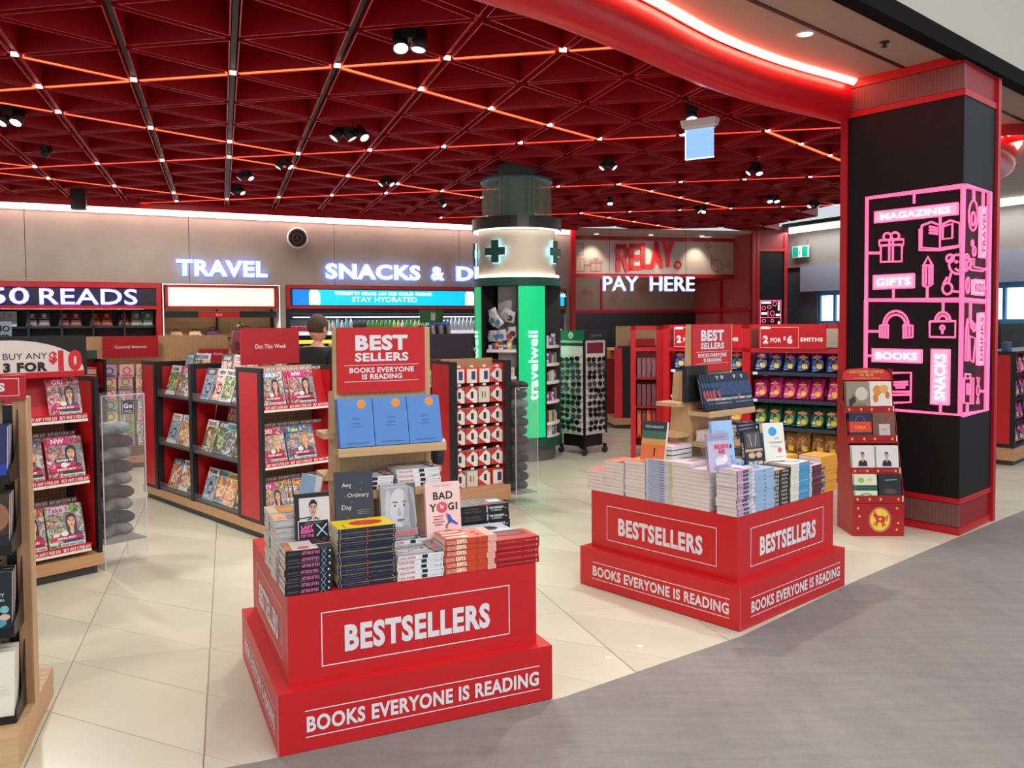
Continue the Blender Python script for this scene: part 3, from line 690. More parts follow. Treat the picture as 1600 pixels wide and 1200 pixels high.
# round air outlet
t = thing('air_outlet', 'round ringed metal air outlet high on the plaster wall', 'vent', MW @ TR(4.13, 0, 3.035))
for nm, r0, r1, mt in (('outer_ring', .17, .14, WHITE), ('ring', .135, .10, DGREY), ('ring', .095, .065, mat((120, 112, 104), .5, kind='grey_metal')), ('ring', .06, .035, DGREY), ('hub', .03, .001, mat((120, 112, 104), .5, kind='grey_metal'))):
    q = MB(); q.M = RX(90); q.lathe([(r0, 0), (r0, .02), ((r0 + r1) / 2, .045), (r1, .02), (r1, 0)], mt, 28); q.build(nm, t)

# book protos -----------------------------------------------------------
def book_mesh(L, W, T, cover, spine=(), top=(), hard=0., tcov=.0012):
    """lying book: spine on y=0 facing -y, cover art on top; returns (cover mesh, page mesh)"""
    c = pr(cover); q = MB(); e = hard
    q.box(-e, L + e, -e * .5, W + e, 0, tcov + e * .4, c); q.box(-e, L + e, -e * .5, W + e, T - tcov - e * .4, T, c); q.box(-e, L + e, -e * .5, tcov + e * .3, tcov, T - tcov, c)
    art(q, L, T, spine, y=-e * .5)
    q.M = Matrix(((0, 0, -1, L), (1, 0, 0, 0), (0, -1, 0, T), (0, 0, 0, 1)))   # art x -> +y, art z -> -x, facing up
    art(q, W, L, top)
    p = MB(); p.box(.001, L - .001, tcov + .001, W - .0015, tcov, T - tcov, PAGES)
    return q.mesh('book'), p.mesh('page_block')
def place_book(bk, M, label, group=None, name='book', cat='book'):
    o = put(bk[0], name, None, M, label, cat, group)
    put(bk[1], 'page_block', o)
    return o
def stack(bk, n, T, F, x, y, z, what, where, rot=0, group=None, jit=.003, name='book', seed=1):
    r = random.Random(seed)
    for k in range(n):
        i = n - 1 - k
        M = F @ TR(x + r.uniform(-jit, jit), y + r.uniform(-jit, jit), z + k * T) @ RZ(rot + r.uniform(-.8, .8))
        place_book(bk, M, f'{what}, {nth(i, n)} in {where}', group or f'{what}s in {where}', name)

# book wall ("50 READS") ------------------------------------------------
bw = thing('cubby_bookcase', 'dark cubbyhole bookcase with red frame under the READS sign', 'bookcase', MW)
q = MB(); q.box(-2.2, 2.04, -.06, .1, 2.19, 2.265, REDP); q.box(1.97, 2.04, -.06, .3, 0, 2.19, REDP); q.box(-2.2, 1.97, -.06, .1, 1.87, 1.92, REDP); q.build('frame', bw)
NIGHT = mat((24, 28, 40), .4, noise=.1, kind='midnight_laminate')
q = MB(); q.box(-2.2, 1.97, -.03, .05, 1.92, 2.19, NIGHT); q.build('header_panel', bw)
q = MB(); q.box(-2.2, 1.97, .62, .66, 0, 1.87, NIGHT); q.build('back_panel', bw)
for z in (1.62, 1.28, .94, .6, .26): q = MB(); q.box(-2.2, 1.97, .2, .62, z - .03, z, NIGHT); q.build('shelf', bw)
for x in (-1.02, -.6, -.18, .25, .68, 1.1, 1.53): q = MB(); q.box(x - .015, x + .015, .2, .62, 0, 1.87, NIGHT); q.build('divider', bw)
lit_word('lit_header_sign', 'white neon letters reading 50 READS above the dark book wall', [('TOP', -1.2, -.55, 1.95, 2.18), ('50', -.22, .28, 1.95, 2.18), ('READS', .42, 1.70, 1.945, 2.175)], MW, y=-.03, bold=.0, hmat=mat((90, 80, 255), emit=2.5, kind='violet_halo'), fmat=mat((245, 245, 255), emit=1.8, kind='letter'))
CUBE = [(-.9, (120, 170, 200), (235, 235, 235), 'blue and white'), (-.47, (215, 225, 235), (120, 160, 200), 'white'), (-.05, (205, 215, 225), (160, 190, 210), 'pale white'), (.38, (60, 66, 70), (225, 225, 225), 'black and white'), (.8, (86, 44, 46), (220, 150, 150), 'maroon and pink'), (1.22, (90, 26, 20), (225, 110, 60), 'dark red and orange'), (1.62, (44, 30, 28), (220, 110, 60), 'black and orange'), (1.9, (60, 140, 120), (210, 225, 215), 'green')]
for k, (x, c1, c2, nm) in enumerate(CUBE):
    bk = book_mesh(.225, .155, .03, c1, (), [('r', .1, .1, .9, .4, c2), ('e', .5, .7, .22, .14, c2), ('l', [(.1, .52), (.9, .52)], .05, c2)])
    for j in range(2):
        place_book(bk, MW @ TR(x - .17 + j * .16 - (.1 if k == 7 else 0), .36, 1.622) @ RX(-12) @ TR(0, 0, .22) @ STAND, f'{nm} book face out in the dark bookcase, {"left" if j == 0 else "right"} of its pair', 'books face out on the dark book wall')
for k in range(4):
    q = MB(); q.box(-.56 + k * .4275, -.22 + k * .4275, .4, .6, 1.282, 1.40, pr([(160, 190, 210), (150, 170, 190), (210, 220, 225), (120, 150, 170)][k])); q.build('book_pack', None, f'row of pale blue books on the lower dark cubby shelf, {nth(k, 4, "left", "right")} of four', MW, cat='book', group='lower cubby books')
MQ = FR((-6.353, 10.35), 26.5)
pk_ = thing('hanging_placard', 'pale blue placard with dark lettering at the left edge of the view', 'sign', MQ)
q = MB(); q.box(-.25, .19, 0, .02, 1.44, 1.68, pr((150, 175, 190))); q.text('MEMO', .17, 1.56, .07, -.001, pr((20, 30, 40)), maxw=.3, bold=.04, align='r'); q.text('REMEMBER', .17, 1.47, .05, -.001, pr((20, 30, 40)), maxw=.36, bold=.05, align='r'); q.build('placard', pk_)
q = MB(); q.lathe([(.16, 0), (.16, .02), (.015, .03), (.012, 1.44), (.001, 1.44)], BLACK, 16); q.build('stand', pk_)

# travel alcove ----------------------------------------------------------
tv = thing('travel_bay', 'oak slatted travel bag bay with red frame and lit cream header', 'shelving', MW)
q = MB(); q.frame(2.06, 3.825, 1.0, 2.262, .012, -.03, mat((250, 245, 240), emit=1.0, kind='thin_light_line')); q.box(2.055, 2.062, -.03, .6, 0, 2.262, WHITE); q.box(3.822, 3.83, -.03, .6, 0, 2.262, WHITE); q.build('outer_frame', tv)
q = MB(); q.box(2.10, 2.14, -.02, .1, 1.9, 2.24, REDP); q.box(3.74, 3.785, -.02, .1, 1.9, 2.24, REDP); q.box(2.10, 3.785, -.02, .1, 2.21, 2.24, REDP); q.box(2.10, 3.785, -.02, .1, 1.885, 1.92, REDP); q.build('inner_frame', tv)
q = MB(); q.box(2.14, 3.74, .02, .06, 1.92, 2.21, mat((252, 240, 208), emit=.95, kind='backlit_cream')); q.build('lit_header', tv)
q = MB(); q.box(2.10, 3.785, .08, .14, 1.74, 1.84, BLACK); q.box(2.90, 2.93, .5, .53, 0, 1.88, BLACK); q.box(2.08, 2.11, .5, .53, 0, 1.88, BLACK); q.box(3.77, 3.8, .5, .53, 0, 1.88, BLACK); q.build('rail', tv)
q = MB(); q.box(2.58, 3.2, .04, .06, 1.74, 1.84, REDP); q.text('BAGS', 2.89, 1.77, .03, .038, WHITE); q.build('red_tag', tv)
for k in range(7):
    q = MB(); q.box(2.08, 3.8, .55, .58, 1.26 + k * .1 - .1, 1.355 + k * .1 - .1, OAKX); q.build('slat', tv)
q = MB(); q.box(2.08, 3.8, .585, .6, 0, 1.9, OAKDX); q.build('back_panel', tv)
for x0, x1 in ((2.12, 2.88), (2.95, 3.78)):
    q = MB(); q.box(x0, x1, .2, .55, 1.40, 1.425, BLACK); q.build('shelf', tv)
def handbag(F, w_, h_, d, c, lab, handle=True):
    t = thing('travel_bag', lab, 'bag', F)
    mc = mat(c, .55, noise=.1, kind='bag_fabric')
    q = MB(); q.loft([[(-w_ * .48, -d * .5, 0), (w_ * .48, -d * .5, 0), (w_ * .48, d * .5, 0), (-w_ * .48, d * .5, 0)], [(-w_ * .52, -d * .55, h_ * .4), (w_ * .52, -d * .55, h_ * .4), (w_ * .52, d * .55, h_ * .4), (-w_ * .52, d * .55, h_ * .4)], [(-w_ * .46, -d * .25, h_ * .92), (w_ * .46, -d * .25, h_ * .92), (w_ * .46, d * .25, h_ * .92), (-w_ * .46, d * .25, h_ * .92)], [(-w_ * .4, -d * .1, h_), (w_ * .4, -d * .1, h_), (w_ * .4, d * .1, h_), (-w_ * .4, d * .1, h_)]], mc, smooth=True)
    q.build('bag_body', t)
    q = MB(); q.box(-w_ * .35, w_ * .35, -d * .56, -d * .5, h_ * .12, h_ * .5, mat(tuple(int(x * .8) for x in c), .6, kind='bag_pocket')); q.build('front_pocket', t)
    if handle:
        q = MB(); q.tube([(-w_ * .25, 0, h_ * .95), (-w_ * .2, 0, h_ * 1.25), (0, 0, h_ * 1.38), (w_ * .2, 0, h_ * 1.25), (w_ * .25, 0, h_ * .95)], .008, BLACK); q.build('handle', t)
for k, (x, w_, h_, c, lab) in enumerate([(2.27, .17, .1, (190, 150, 120), 'small tan bag with pale label, leftmost in the travel bay'), (2.55, .18, .1, (200, 170, 140), 'small cream bag second from the left in the travel bay'), (2.82, .2, .12, (70, 30, 70), 'purple bag left of the black post in the travel bay'), (3.33, .27, .13, (60, 75, 95), 'blue grey holdall right of the black post in the travel bay'), (3.64, .25, .12, (140, 35, 45), 'dark red holdall at the right end of the travel bay')]):
    handbag(MW @ TR(x, .32, 1.426), w_, h_, .14, c, lab)
rb = thing('rucksack_stand', 'black hook stand in front of the travel bay', 'stand', MW @ TR(3.15, -.25, 0))
q = MB(); q.tube([(0, .12, 0), (0, .12, 1.62), (0, .02, 1.6)], .012, BLACK); q.build('pole', rb)
q = MB(); q.lathe([(.15, 0), (.15, .015), (.01, .02)], BLACK, 16, (0, .12)); q.build('base', rb)
handbag(MW @ TR(3.15, -.25, 1.18), .24, .36, .14, (112, 42, 52), 'maroon rucksack hanging in front of the travel bay')

# drinks fridge --------------------------------------------------------
fg = thing('drinks_fridge', 'long open drinks fridge with a turquoise screen and red frame', 'fridge', MW)
q = MB(); q.box(3.93, 9.2, -.05, .1, 2.215, 2.262, REDP); q.box(3.93, 3.985, -.05, .1, 1.9, 2.215, REDP); q.box(3.93, 9.2, -.05, .1, 1.88, 1.925, REDP); q.build('frame', fg)
q = MB(); q.box(3.985, 9.2, -.03, .05, 1.925, 2.215, NIGHT); q.build('screen_housing', fg)
SCR = mat((0, 190, 235), emit=1.05, kind='turquoise_screen'); SCW = mat((250, 255, 255), emit=1.3, kind='screen_white'); SCB = mat((0, 120, 215), emit=1.0, kind='screen_blue')
q = MB(); q.rect(4.03, 9.15, 1.94, 2.195, -.033, SCR); q.rect(4.03, 4.3, 1.94, 2.195, -.034, SCB)
for x in (4.3, 7.1): q.poly([(x, 1.95), (x + .18, 1.95), (x + .18, 2.15), (x + .14, 2.17), (x + .14, 2.19), (x + .10, 2.19), (x + .09, 2.17), (x + .08, 2.19), (x + .03, 2.19), (x + .02, 2.17), (x, 2.15)], -.035, SCW)
for x in (4.72, 7.45):
    q.text('THIRSTY? GRAB AN ICE COLD DRINK', x, 2.115, .05, -.035, SCW, width=1.75, bold=.06, align='l')
    q.text('STAY HYDRATED', x + .3, 2.0, .085, -.035, SCW, width=1.16, bold=.0, align='l')
q.build('screen', fg)
FRD = mat((14, 18, 32), .35, noise=.1, kind='fridge_interior')
q = MB(); q.box(3.93, 9.2, .66, .7, 0, 1.88, FRD); q.box(3.93, 3.98, -.03, .66, 0, 1.88, FRD); q.box(3.98, 9.2, -.0, .66, 1.80, 1.88, FRD); q.build('cabinet', fg)
q = MB(); q.box(4.1, 8.9, .28, .31, 1.735, 1.75, mat((235, 245, 255), emit=3.5, kind='fridge_tube')); q.build('fridge_light', fg)
for z in (1.49, 1.17, .85, .5):
    q = MB(); q.box(3.98, 9.2, .16, .66, z - .02, z, WHITE); q.box(3.98, 9.2, .15, .165, z - .05, z + .012, mat((235, 240, 250), emit=.5, kind='lit_price_rail')); q.build('shelf', fg)
area('bookcase_strip', MW @ Vector((-.1, .02, 1.86)), 3.8, 16, (1, .95, .9), (R(-25), 0, R(26.5)), .06)  # added fill light to brighten the cubby books, no strip seen there
area('travel_bay_strip', MW @ Vector((2.95, .05, 1.73)), 1.5, 11, (1, .93, .84), (R(-30), 0, R(26.5)), .06)  # added fill light to brighten the oak of the bay
area('fridge_glow', MW @ Vector((6.3, .30, 1.72)), 4.6, 28, (.85, .93, 1), (0, 0, R(26.5)), .12)
def bottle_mesh(c, cap, h=.2, r=.032, can=False):
    q = MB(); mc = mat(c, .25, noise=.05, kind='drink_label')
    if can: q.lathe([(r * .8, 0), (r, .008), (r, h * .5 - .01), (r * .82, h * .5), (.001, h * .5)], mc, 12)
    else: q.lathe([(r * .8, 0), (r, .01), (r, h * .62), (r * .4, h * .86)], mc, 12); q.lathe([(r * .42, h * .86), (r * .42, h), (.001, h)], mat(cap, .4, kind='bottle_cap'), 10)
    return q.mesh('drink_bottle')
PALB = [((200, 30, 40), (230, 230, 230), 'red'), ((190, 35, 50), (240, 240, 240), 'dark red'), ((225, 230, 225), (90, 160, 60), 'white and green'), ((130, 200, 225), (240, 240, 240), 'pale blue'), ((235, 235, 225), (200, 180, 60), 'cream'), ((50, 45, 45), (20, 20, 20), 'dark'), ((90, 170, 60), (60, 140, 50), 'green'), ((200, 215, 120), (100, 170, 60), 'yellow green'), ((40, 70, 150), (230, 230, 230), 'blue'), ((215, 225, 235), (240, 240, 240), 'clear')]
x = 4.06; k = 0; run_of = {}
while x < 7.62:
    c = [0, 0, 1, 1, 0, 2, 4, 3, 2, 2, 3, 4, 3, 9, 5, 5, 5, 6, 6, 6, 6, 6, 6, 7, 7, 4, 6, 6, 7, 7, 6, 9, 8, 8, 8, 8, 8, 9, 9, 9, 9, 9, 9, 9, 9][min(k, 44)]
    p = PALB[c]; can = c in (0, 1)
    run_of[c] = run_of.get(c, []) + [x]
    if not hasattr(bottle_mesh, 'c'): bottle_mesh.c = {}
    me = bottle_mesh.c.setdefault(c, bottle_mesh(p[0], p[1], .24 if c in (9, 3) else .2, can=can))
    nn = len(run_of[c])
    if nn <= 20: put(me, 'drink_can' if can else 'drink_bottle', None, MW @ TR(x, .24, 1.491), f'{p[2]} {"can" if can else "bottle"} on the upper fridge shelf, {ORD[nn - 1]} one', 'drink', 'drinks on the upper fridge shelf')
    x += .078; k += 1
for k in range(20):
    p = PALB[(k // 3) % 10]; me = bottle_mesh.c[((k // 3) % 10) if ((k // 3) % 10) in bottle_mesh.c else 9]
    put(me, 'drink_bottle', None, MW @ TR(4.05 + k * .11, .24, 1.171), f'drink on the second fridge shelf, {ORD[k]} from its left end', 'drink', 'drinks on the second fridge shelf')
q = MB(); q.box(3.99, 5.2, .1, .13, 1.30, 1.36, mat((250, 225, 80), emit=.6, kind='price_strip')); q.build('price_strip', fg)

# ------------------------------------------------------------------ pay counter alcove
MP = FR((1.19, 16.22), 14); MF_ = FR((5.9, 17.5), -62)
CREAM = mat((205, 186, 160), .6, noise=.05, scale=2, kind='cream_panel')
CRD = mat((150, 128, 112), .6, noise=.05, scale=2, kind='taupe_panel')
pb = MB(); pb.M = MP
pb.box(-.02, 3.95, 2.62, 2.7, 0, 3.7, CRD)
pb.build('wall_counter', kind='structure', label='taupe back wall of the pay counter alcove')
q = MB(); q.box(.04, 3.8, .74, .80, 2.55, 3.38, CREAM); q.build('wall_header', None, 'cream wall above the pay counter alcove', MP, kind='structure')
q = MB(); q.box(-.06, .03, -.05, .06, 0, 3.5, REDP); q.box(3.79, 3.88, -.04, .06, 0, 3.5, REDP); q.box(.03, 3.8, .70, .76, 2.53, 2.61, REDP); q.box(.03, 3.8, .70, .78, 3.29, 3.36, REDP)
q.box(.03, 3.8, 2.56, 2.62, 1.84, 1.91, REDP); q.box(1.5, 1.54, 2.58, 2.62, 1.9, 2.6, REDP); q.box(3.72, 3.79, .74, 2.6, 2.53, 2.60, REDP); q.box(3.72, 3.79, .0, 2.6, 1.84, 1.91, REDP); q.box(3.72, 3.79, 1.2, 1.25, 0, 2.5, REDP)
q.build('trim_5', None, 'bright red frame lines around the pay counter alcove', MP, kind='structure')
q = MB(); q.box(3.79, 3.86, .0, 2.6, 0, 3.5, mat((176, 70, 66), .5, noise=.06, kind='rose_panel')); q.build('wall_alcove_right', None, 'rose red right side wall of the pay counter alcove', MP, kind='structure')
q = MB(); q.box(.0, 3.86, .0, .74, 3.40, 3.44, CREAM); q.box(0, 3.86, .8, 2.62, 3.0, 3.05, CRD); q.build('ceiling', None, 'cream strip of soffit over the pay counter', MP, kind='structure')
for k, x in enumerate((.62, 1.78, 2.9)):
    t = thing('downlight', f'{("left", "middle", "right")[k]} of the three small downlights above the red header lettering', 'light', MP @ TR(x, .42, 3.40))
    q = MB(); q.lathe([(.06, 0), (.06, -.03), (.045, -.03)], WHITE, 16); q.build('bezel', t)
    q = MB(); q.lathe([(.045, -.028), (.001, -.028)], DLM, 16); q.build('lens', t)
    spot('downlight_beam', MP @ Vector((x, .42, 3.34)), MP @ Vector((x, .75, 2.6)), 26, 75, .7)
area('cove_wall_light', MF_ @ Vector((3, -.35, 3.42)), 7.5, 70, (1, .96, .92), (0, 0, R(-62)), .15)
area('counter_light', MP @ Vector((1.6, 1.6, 2.95)), 1.2, 12, (1, .92, .85))
rs = thing('wall_lettering', 'large red rising letters on the cream header wall', 'sign', MP)
RL = mat((234, 36, 38), .5, kind='red_paint')
LS = {'R': [[(0, 0), (0, 1), (.62, 1), (.85, .82), (.85, .64), (.6, .48), (0, .48)], [(.5, .48), (.9, 0)]], 'E': [[(0, 0), (0, 1)], [(0, 1), (.8, 1)], [(0, .5), (.7, .5)], [(0, 0), (.8, 0)]], 'L': [[(0, 1), (0, 0), (.8, 0)]], 'A': [[(0, 0), (.45, 1.0), (.9, 0)], [(.18, .3), (.72, .3)]], 'Y': [[(0, 1), (.45, .45), (.9, 1)], [(.45, .45), (.45, 0)]]}
for ch, x, z, h in (('R', 1.19, 2.69, .47), ('E', 1.48, 2.73, .45), ('L', 1.73, 2.76, .44), ('A', 1.93, 2.78, .45), ('Y', 2.18, 2.80, .46)):
    q = MB()
    for st in LS[ch]: q.line([(x + a_ * .21, z + b_ * h) for a_, b_ in st], .092, .70 - .0005 * (st[0][0] + 1), RL)
    q.build('letter', rs)
q = MB(); q.M = TR(2.50, .70, 2.80)
q.tube([(.065 * math.cos(R(a)), 0, .065 * math.sin(R(a))) for a in range(0, 360, 24)], .02, RL, 6, True); q.M = I4; q.box(2.415, 2.45, .69, .72, 2.74, 2.80, RL); q.build('ring_mark', rs)
LN = mat((206, 92, 80), .6, kind='red_line_print')
def lineart(F, y, items, name, label):
    t = thing(name, label, 'wall graphic', F)
    for pts, wd in items:
        q = MB(); q.line(pts, wd, y, LN); q.build('printed_line', t)
def gift(x, z, s): return [([(x - s, z), (x + s, z), (x + s, z + s * 1.5), (x - s, z + s * 1.5), (x - s, z)], .012), ([(x - s * 1.15, z + s * 1.5), (x + s * 1.15, z + s * 1.5), (x + s * 1.15, z + s * 1.9), (x - s * 1.15, z + s * 1.9), (x - s * 1.15, z + s * 1.5)], .012), ([(x, z), (x, z + s * 1.9)], .012), ([(x, z + s * 1.9), (x - s * .5, z + s * 2.4), (x, z + s * 2.2), (x + s * .5, z + s * 2.4), (x, z + s * 1.9)], .012)]
lineart(MP, .735, gift(.72, 2.66, .11) + [([(.29, 3.2), (.45, 3.2), (.45, 2.98), (.29, 2.98)], .014), ([(.3, 2.66), (.47, 2.66), (.47, 2.9), (.3, 2.9), (.3, 2.66)], .014), ([(.47, 2.78), (.6, 2.78)], .014), ([(.38, 2.7), (.38, 2.86)], .012)], 'line_drawing', 'thin red line drawing of a gift left of the large red letters')
lineart(MP, .735, [([(3.28, 2.78), (3.28, 3.0), (3.18, 3.16)], .012), ([(3.18, 3.16), (3.12, 3.22), (3.2, 3.27), (3.25, 3.2), (3.18, 3.16)], .02), ([(3.40 + .13 * math.cos(R(a)), 2.80 + .13 * math.sin(R(a))) for a in range(0, 361, 30)], .012), ([(3.53, 2.80), (3.74, 2.80)], .014)], 'line_drawing', 'thin red line drawing of a ball and chain right of the large red letters')
lineart(MP, 2.55, gift(1.15, 2.12, .13) + gift(2.5, 2.25, .09) + [([(1.8, 2.4), (1.9, 2.3), (1.8, 2.15), (1.75, 2.3), (1.8, 2.4)], .015), ([(3.2, 2.1), (3.3, 2.3), (3.4, 2.1), (3.2, 2.1)], .015)], 'line_drawing', 'faint red line drawings on the taupe wall behind the lit counter sign')
q = MB(); q.box(.03, 3.78, 2.5, 2.6, .0, 1.84, BLACK); q.build('counter_back_cabinet', None, 'black cabinet wall behind the pay counter', MP, cat='cabinet')
pc = thing('pay_counter', 'red fronted pay counter in front of the black cabinet wall', 'counter', MP)
q = MB(); q.box(.3, 3.2, .9, 1.5, .08, 1.05, DRED); q.build('counter_body', pc)
q = MB(); q.box(.25, 3.25, .85, 1.55, 1.05, 1.09, OAKX); q.build('worktop', pc)
t = lit_word('lit_counter_sign', 'white neon letters PAY HERE hanging in front of the alcove', [('PAY', .574, 1.285, 2.235, 2.52), ('HERE', 1.545, 2.477, 2.235, 2.52)], MP @ TR(0, -.05, 0), halo=True, bold=-.004, hmat=mat((90, 110, 255), emit=2.0, kind='violet_halo'))
q = MB(); q.box(.6, 2.45, -.04, -.02, 2.54, 2.555, BLACK); q.box(.7, .705, -.035, -.03, 2.55, 3.42, BLACK); q.box(2.3, 2.305, -.035, -.03, 2.55, 3.42, BLACK); q.build('hanger', t)
# black side column with a small neon panel, right of the alcove
sc2 = thing('side_column', 'black framed side column with a small pink neon panel, right of the pay alcove', 'column', MP @ TR(3.88, -.02, 0))
q = MB(); q.box(.06, .62, .0, .5, 0, 3.05, CB); q.build('column_cladding', sc2)
q = MB(); q.box(0, .06, -.03, .5, 0, 3.5, REDP); q.box(.62, .69, -.03, .5, 0, 3.5, REDP); q.box(.06, .62, -.03, .1, 3.04, 3.1, REDP); q.box(0.06, .62, -.01, .1, 3.1, 3.5, DRED); q.build('frame', sc2)
q = MB(); q.frame(.08, .56, 1.25, 2.05, .014, -.016, NEON); q.rect(.08, .56, 1.69, 1.703, -.017, NEON); q.build('neon_frame', sc2)
q = MB()
for a in ((.11, .33, 1.98, 2.02), (.49, .52, 1.84, 2.02), (.11, .24, 1.76, 1.8), (.44, .54, 1.73, 1.77), (.49, .52, 1.4, 1.62), (.12, .3, 1.5, 1.55)): q.rect(*a, -.017, NTXT)
q.build('lit_plates', sc2, kind='stuff')
q = MB()
for pts, cl_ in [(arc(.165, -1.89, .04, .035), True), (arc(.29, -1.91, .045, .03), True), (arc(.41, -1.98, .04, .05), True), (arc(.36, -1.78, .045, .05), True), ([(.26, -1.72), (.26, -1.84)], False), (arc(.17, -1.63, .04, .03), True), (arc(.36, -1.63, .03, .03), True)]:
    q.tube([(a, -.016, -b) for a, b in pts], .006, NEON, 5, cl_)
q.build('neon_icons', sc2, kind='stuff')

# ------------------------------------------------------------------ far right: concourse wall, windows
MF = FR((5.9, 17.5), -62)    # wall running towards the viewer on the right
GREYW = mat((150, 148, 144), .6, noise=.04, scale=2, kind='grey_plaster')
SLATE = mat((70, 84, 92), .5, kind='slate_panel')
q = MB(); q.box(-1.2, 9, .0, .12, 2.73, 3.62, GREYW); q.box(-1.2, .5, .05, .17, 0, 2.73, SLATE); q.box(.5, 9, .05, .17, 0, 1.55, SLATE)
q.build('wall_right', None, 'grey plaster bulkhead wall beyond the shop on the right', MF, kind='structure')
q = MB(); q.box(.12, 9, -.03, .3, 2.22, 2.73, mat((158, 168, 190), .4, noise=.03, kind='blue_grey_panel')); q.build('trim_6', None, 'blue grey bulkhead panel above the bright windows', MF, kind='structure')
GLOW = mat((236, 246, 255), emit=1.5, kind='daylit_glass'); BFR = mat((70, 150, 200), .4, kind='blue_frame')
win = MB(); win.box(.5, 9, .12, .2, 2.13, 2.22, BFR); win.box(.5, 9, .12, .2, 1.55, 1.62, BFR)
for k in range(22): win.box(.48 + k * .38, .53 + k * .38, .1, .2, 1.55, 2.22, BFR)
win = win.build('window_1', None, 'band of bright daylit windows with blue frames', MF, kind='structure')
for k in range(22): q = MB(); q.box(.53 + k * .38, .86 + k * .38, .15, .16, 1.62, 2.13, GLOW); q.build('pane', win)
q = MB(); q.box(-.3, 9, -.12, -.0, 3.56, 3.64, BLACK); q.box(-.2, 9, -.02, -.004, 3.44, 3.56, mat((250, 246, 240), emit=2.6, kind='cove_diffuser2')); q.build('cove_light', None, 'bright linear cove light along the top of the grey wall', MF, cat='light')
ex = thing('exit_sign', 'small green and white running figure exit sign on the grey wall', 'sign', MF @ TR(-.03, -.08, 2.92) @ Matrix.Scale(.78, 4))
q = MB(); q.box(-.02, .52, 0, .04, 0, .3, mat((235, 245, 245), .4, kind='white_casing')); q.build('casing', ex)
q = MB(); q.rect(.0, .19, .02, .28, -.003, mat((0, 150, 120), emit=.8, kind='exit_green')); q.rect(.31, .5, .02, .28, -.003, mat((0, 150, 120), emit=.8, kind='exit_green')); q.rect(.19, .31, .02, .28, -.002, mat((220, 245, 250), emit=1, kind='exit_white'))
GR = mat((0, 120, 100), .5, kind='green_print'); q.disc(.25, .23, .018, .018, -.004, GR); q.line([(.25, .2), (.24, .12), (.22, .05)], .02, -.004, GR); q.line([(.24, .12), (.28, .06)], .016, -.004, GR); q.line([(.22, .14), (.25, .19), (.28, .15)], .014, -.004, GR)
q.build('pictogram', ex)
q = MB(); q.tube([(.05, .02, .3), (.12, .02, .42)], .006, BLACK); q.tube([(.45, .02, .3), (.5, .02, .45)], .006, BLACK); q.build('bracket', ex)
# concourse wall and windows seen right of the column
MG = FR((7.4, 14.2), -20)
q = MB(); q.box(-.6, 8, 0, .2, 2.93, 4.2, mat((196, 190, 182), .6, kind='pale_plaster')); q.box(-.6, 8, -.05, .2, 2.3, 2.93, mat((158, 168, 190), .4, noise=.03, kind='blue_grey_panel')); q.box(-.6, 8, 0, .2, 0, 1.2, mat((90, 95, 100), .5, kind='dark_counter'))
q.box(-.6, 8, .02, .2, 1.43, 1.76, mat((52, 74, 88), .4, kind='slate_rail')); q.box(-.6, 8, .02, .2, 2.06, 2.3, mat((80, 110, 130), .4, kind='slate_rail'))
q.build('wall_far', None, 'pale concourse wall seen right of the black column', MG, kind='structure')
q = MB(); q.box(-.6, 8, .12, .14, 1.2, 1.43, mat((140, 190, 220), emit=.7, kind='daylit_glass2')); q.box(-.6, 8, .12, .14, 1.76, 2.06, GLOW); q.box(-.6, 8, .08, .16, 1.87, 1.9, BFR); q.build('window_2', None, 'bright window band right of the black column', MG, kind='structure')
q = MB(); q.box(-.6, 8, -.6, .0, 3.78, 4.2, BLACK); q.box(-.5, 8, -.05, -.01, 3.66, 3.78, COVE); q.build('cove_light', None, 'linear light under the dark edge right of the black column', MG, cat='light')
q = MB(); q.box(-.75, -.5, -.25, .4, 0, 4.3, BLACK); q.build('trim_7', None, 'black post between the display column and the far concourse wall', MG, kind='structure')

# ------------------------------------------------------------------ hanging blank lit sign, spotlights, speaker
hs = thing('hanging_sign', 'blank pale blue illuminated sign hanging on two thin wires from the red ceiling', 'sign', TR(1.545, 6.95, 2.945) @ RZ(-32))
q = MB(); q.rbox(-.125, .125, -.03, .03, .235, .29, WHITE, .008); q.loft([[(-.14, -.045, .255), (.14, -.045, .255), (.14, .045, .255), (-.14, .045, .255)], [(-.15, -.05, .31), (.15, -.05, .31), (.15, .05, .31), (-.15, .05, .31)]], WHITE); q.build('housing', hs)
q = MB(); q.box(-.118, .118, -.006, .006, 0, .235, mat((140, 188, 255), emit=.95, kind='sign_acrylic')); q.build('lit_panel', hs)
q = MB(); q.box(-.12, .12, -.008, .008, -.006, .003, mat((235, 245, 255), emit=1.2, kind='sign_edge')); q.box(-.122, -.115, -.008, .008, 0, .235, mat((235, 245, 255), emit=1.2, kind='sign_edge')); q.build('lit_edge', hs)
for x in (-.09, .1):
    q = MB(); q.tube([(x, 0, .31), (x, 0, .55)], .0015, DGREY, 4); q.build('wire', hs)
LENS = mat((255, 250, 240), emit=12, kind='spot_lens'); LENSD = mat((235, 235, 235), emit=.9, kind='spot_lens_dim')
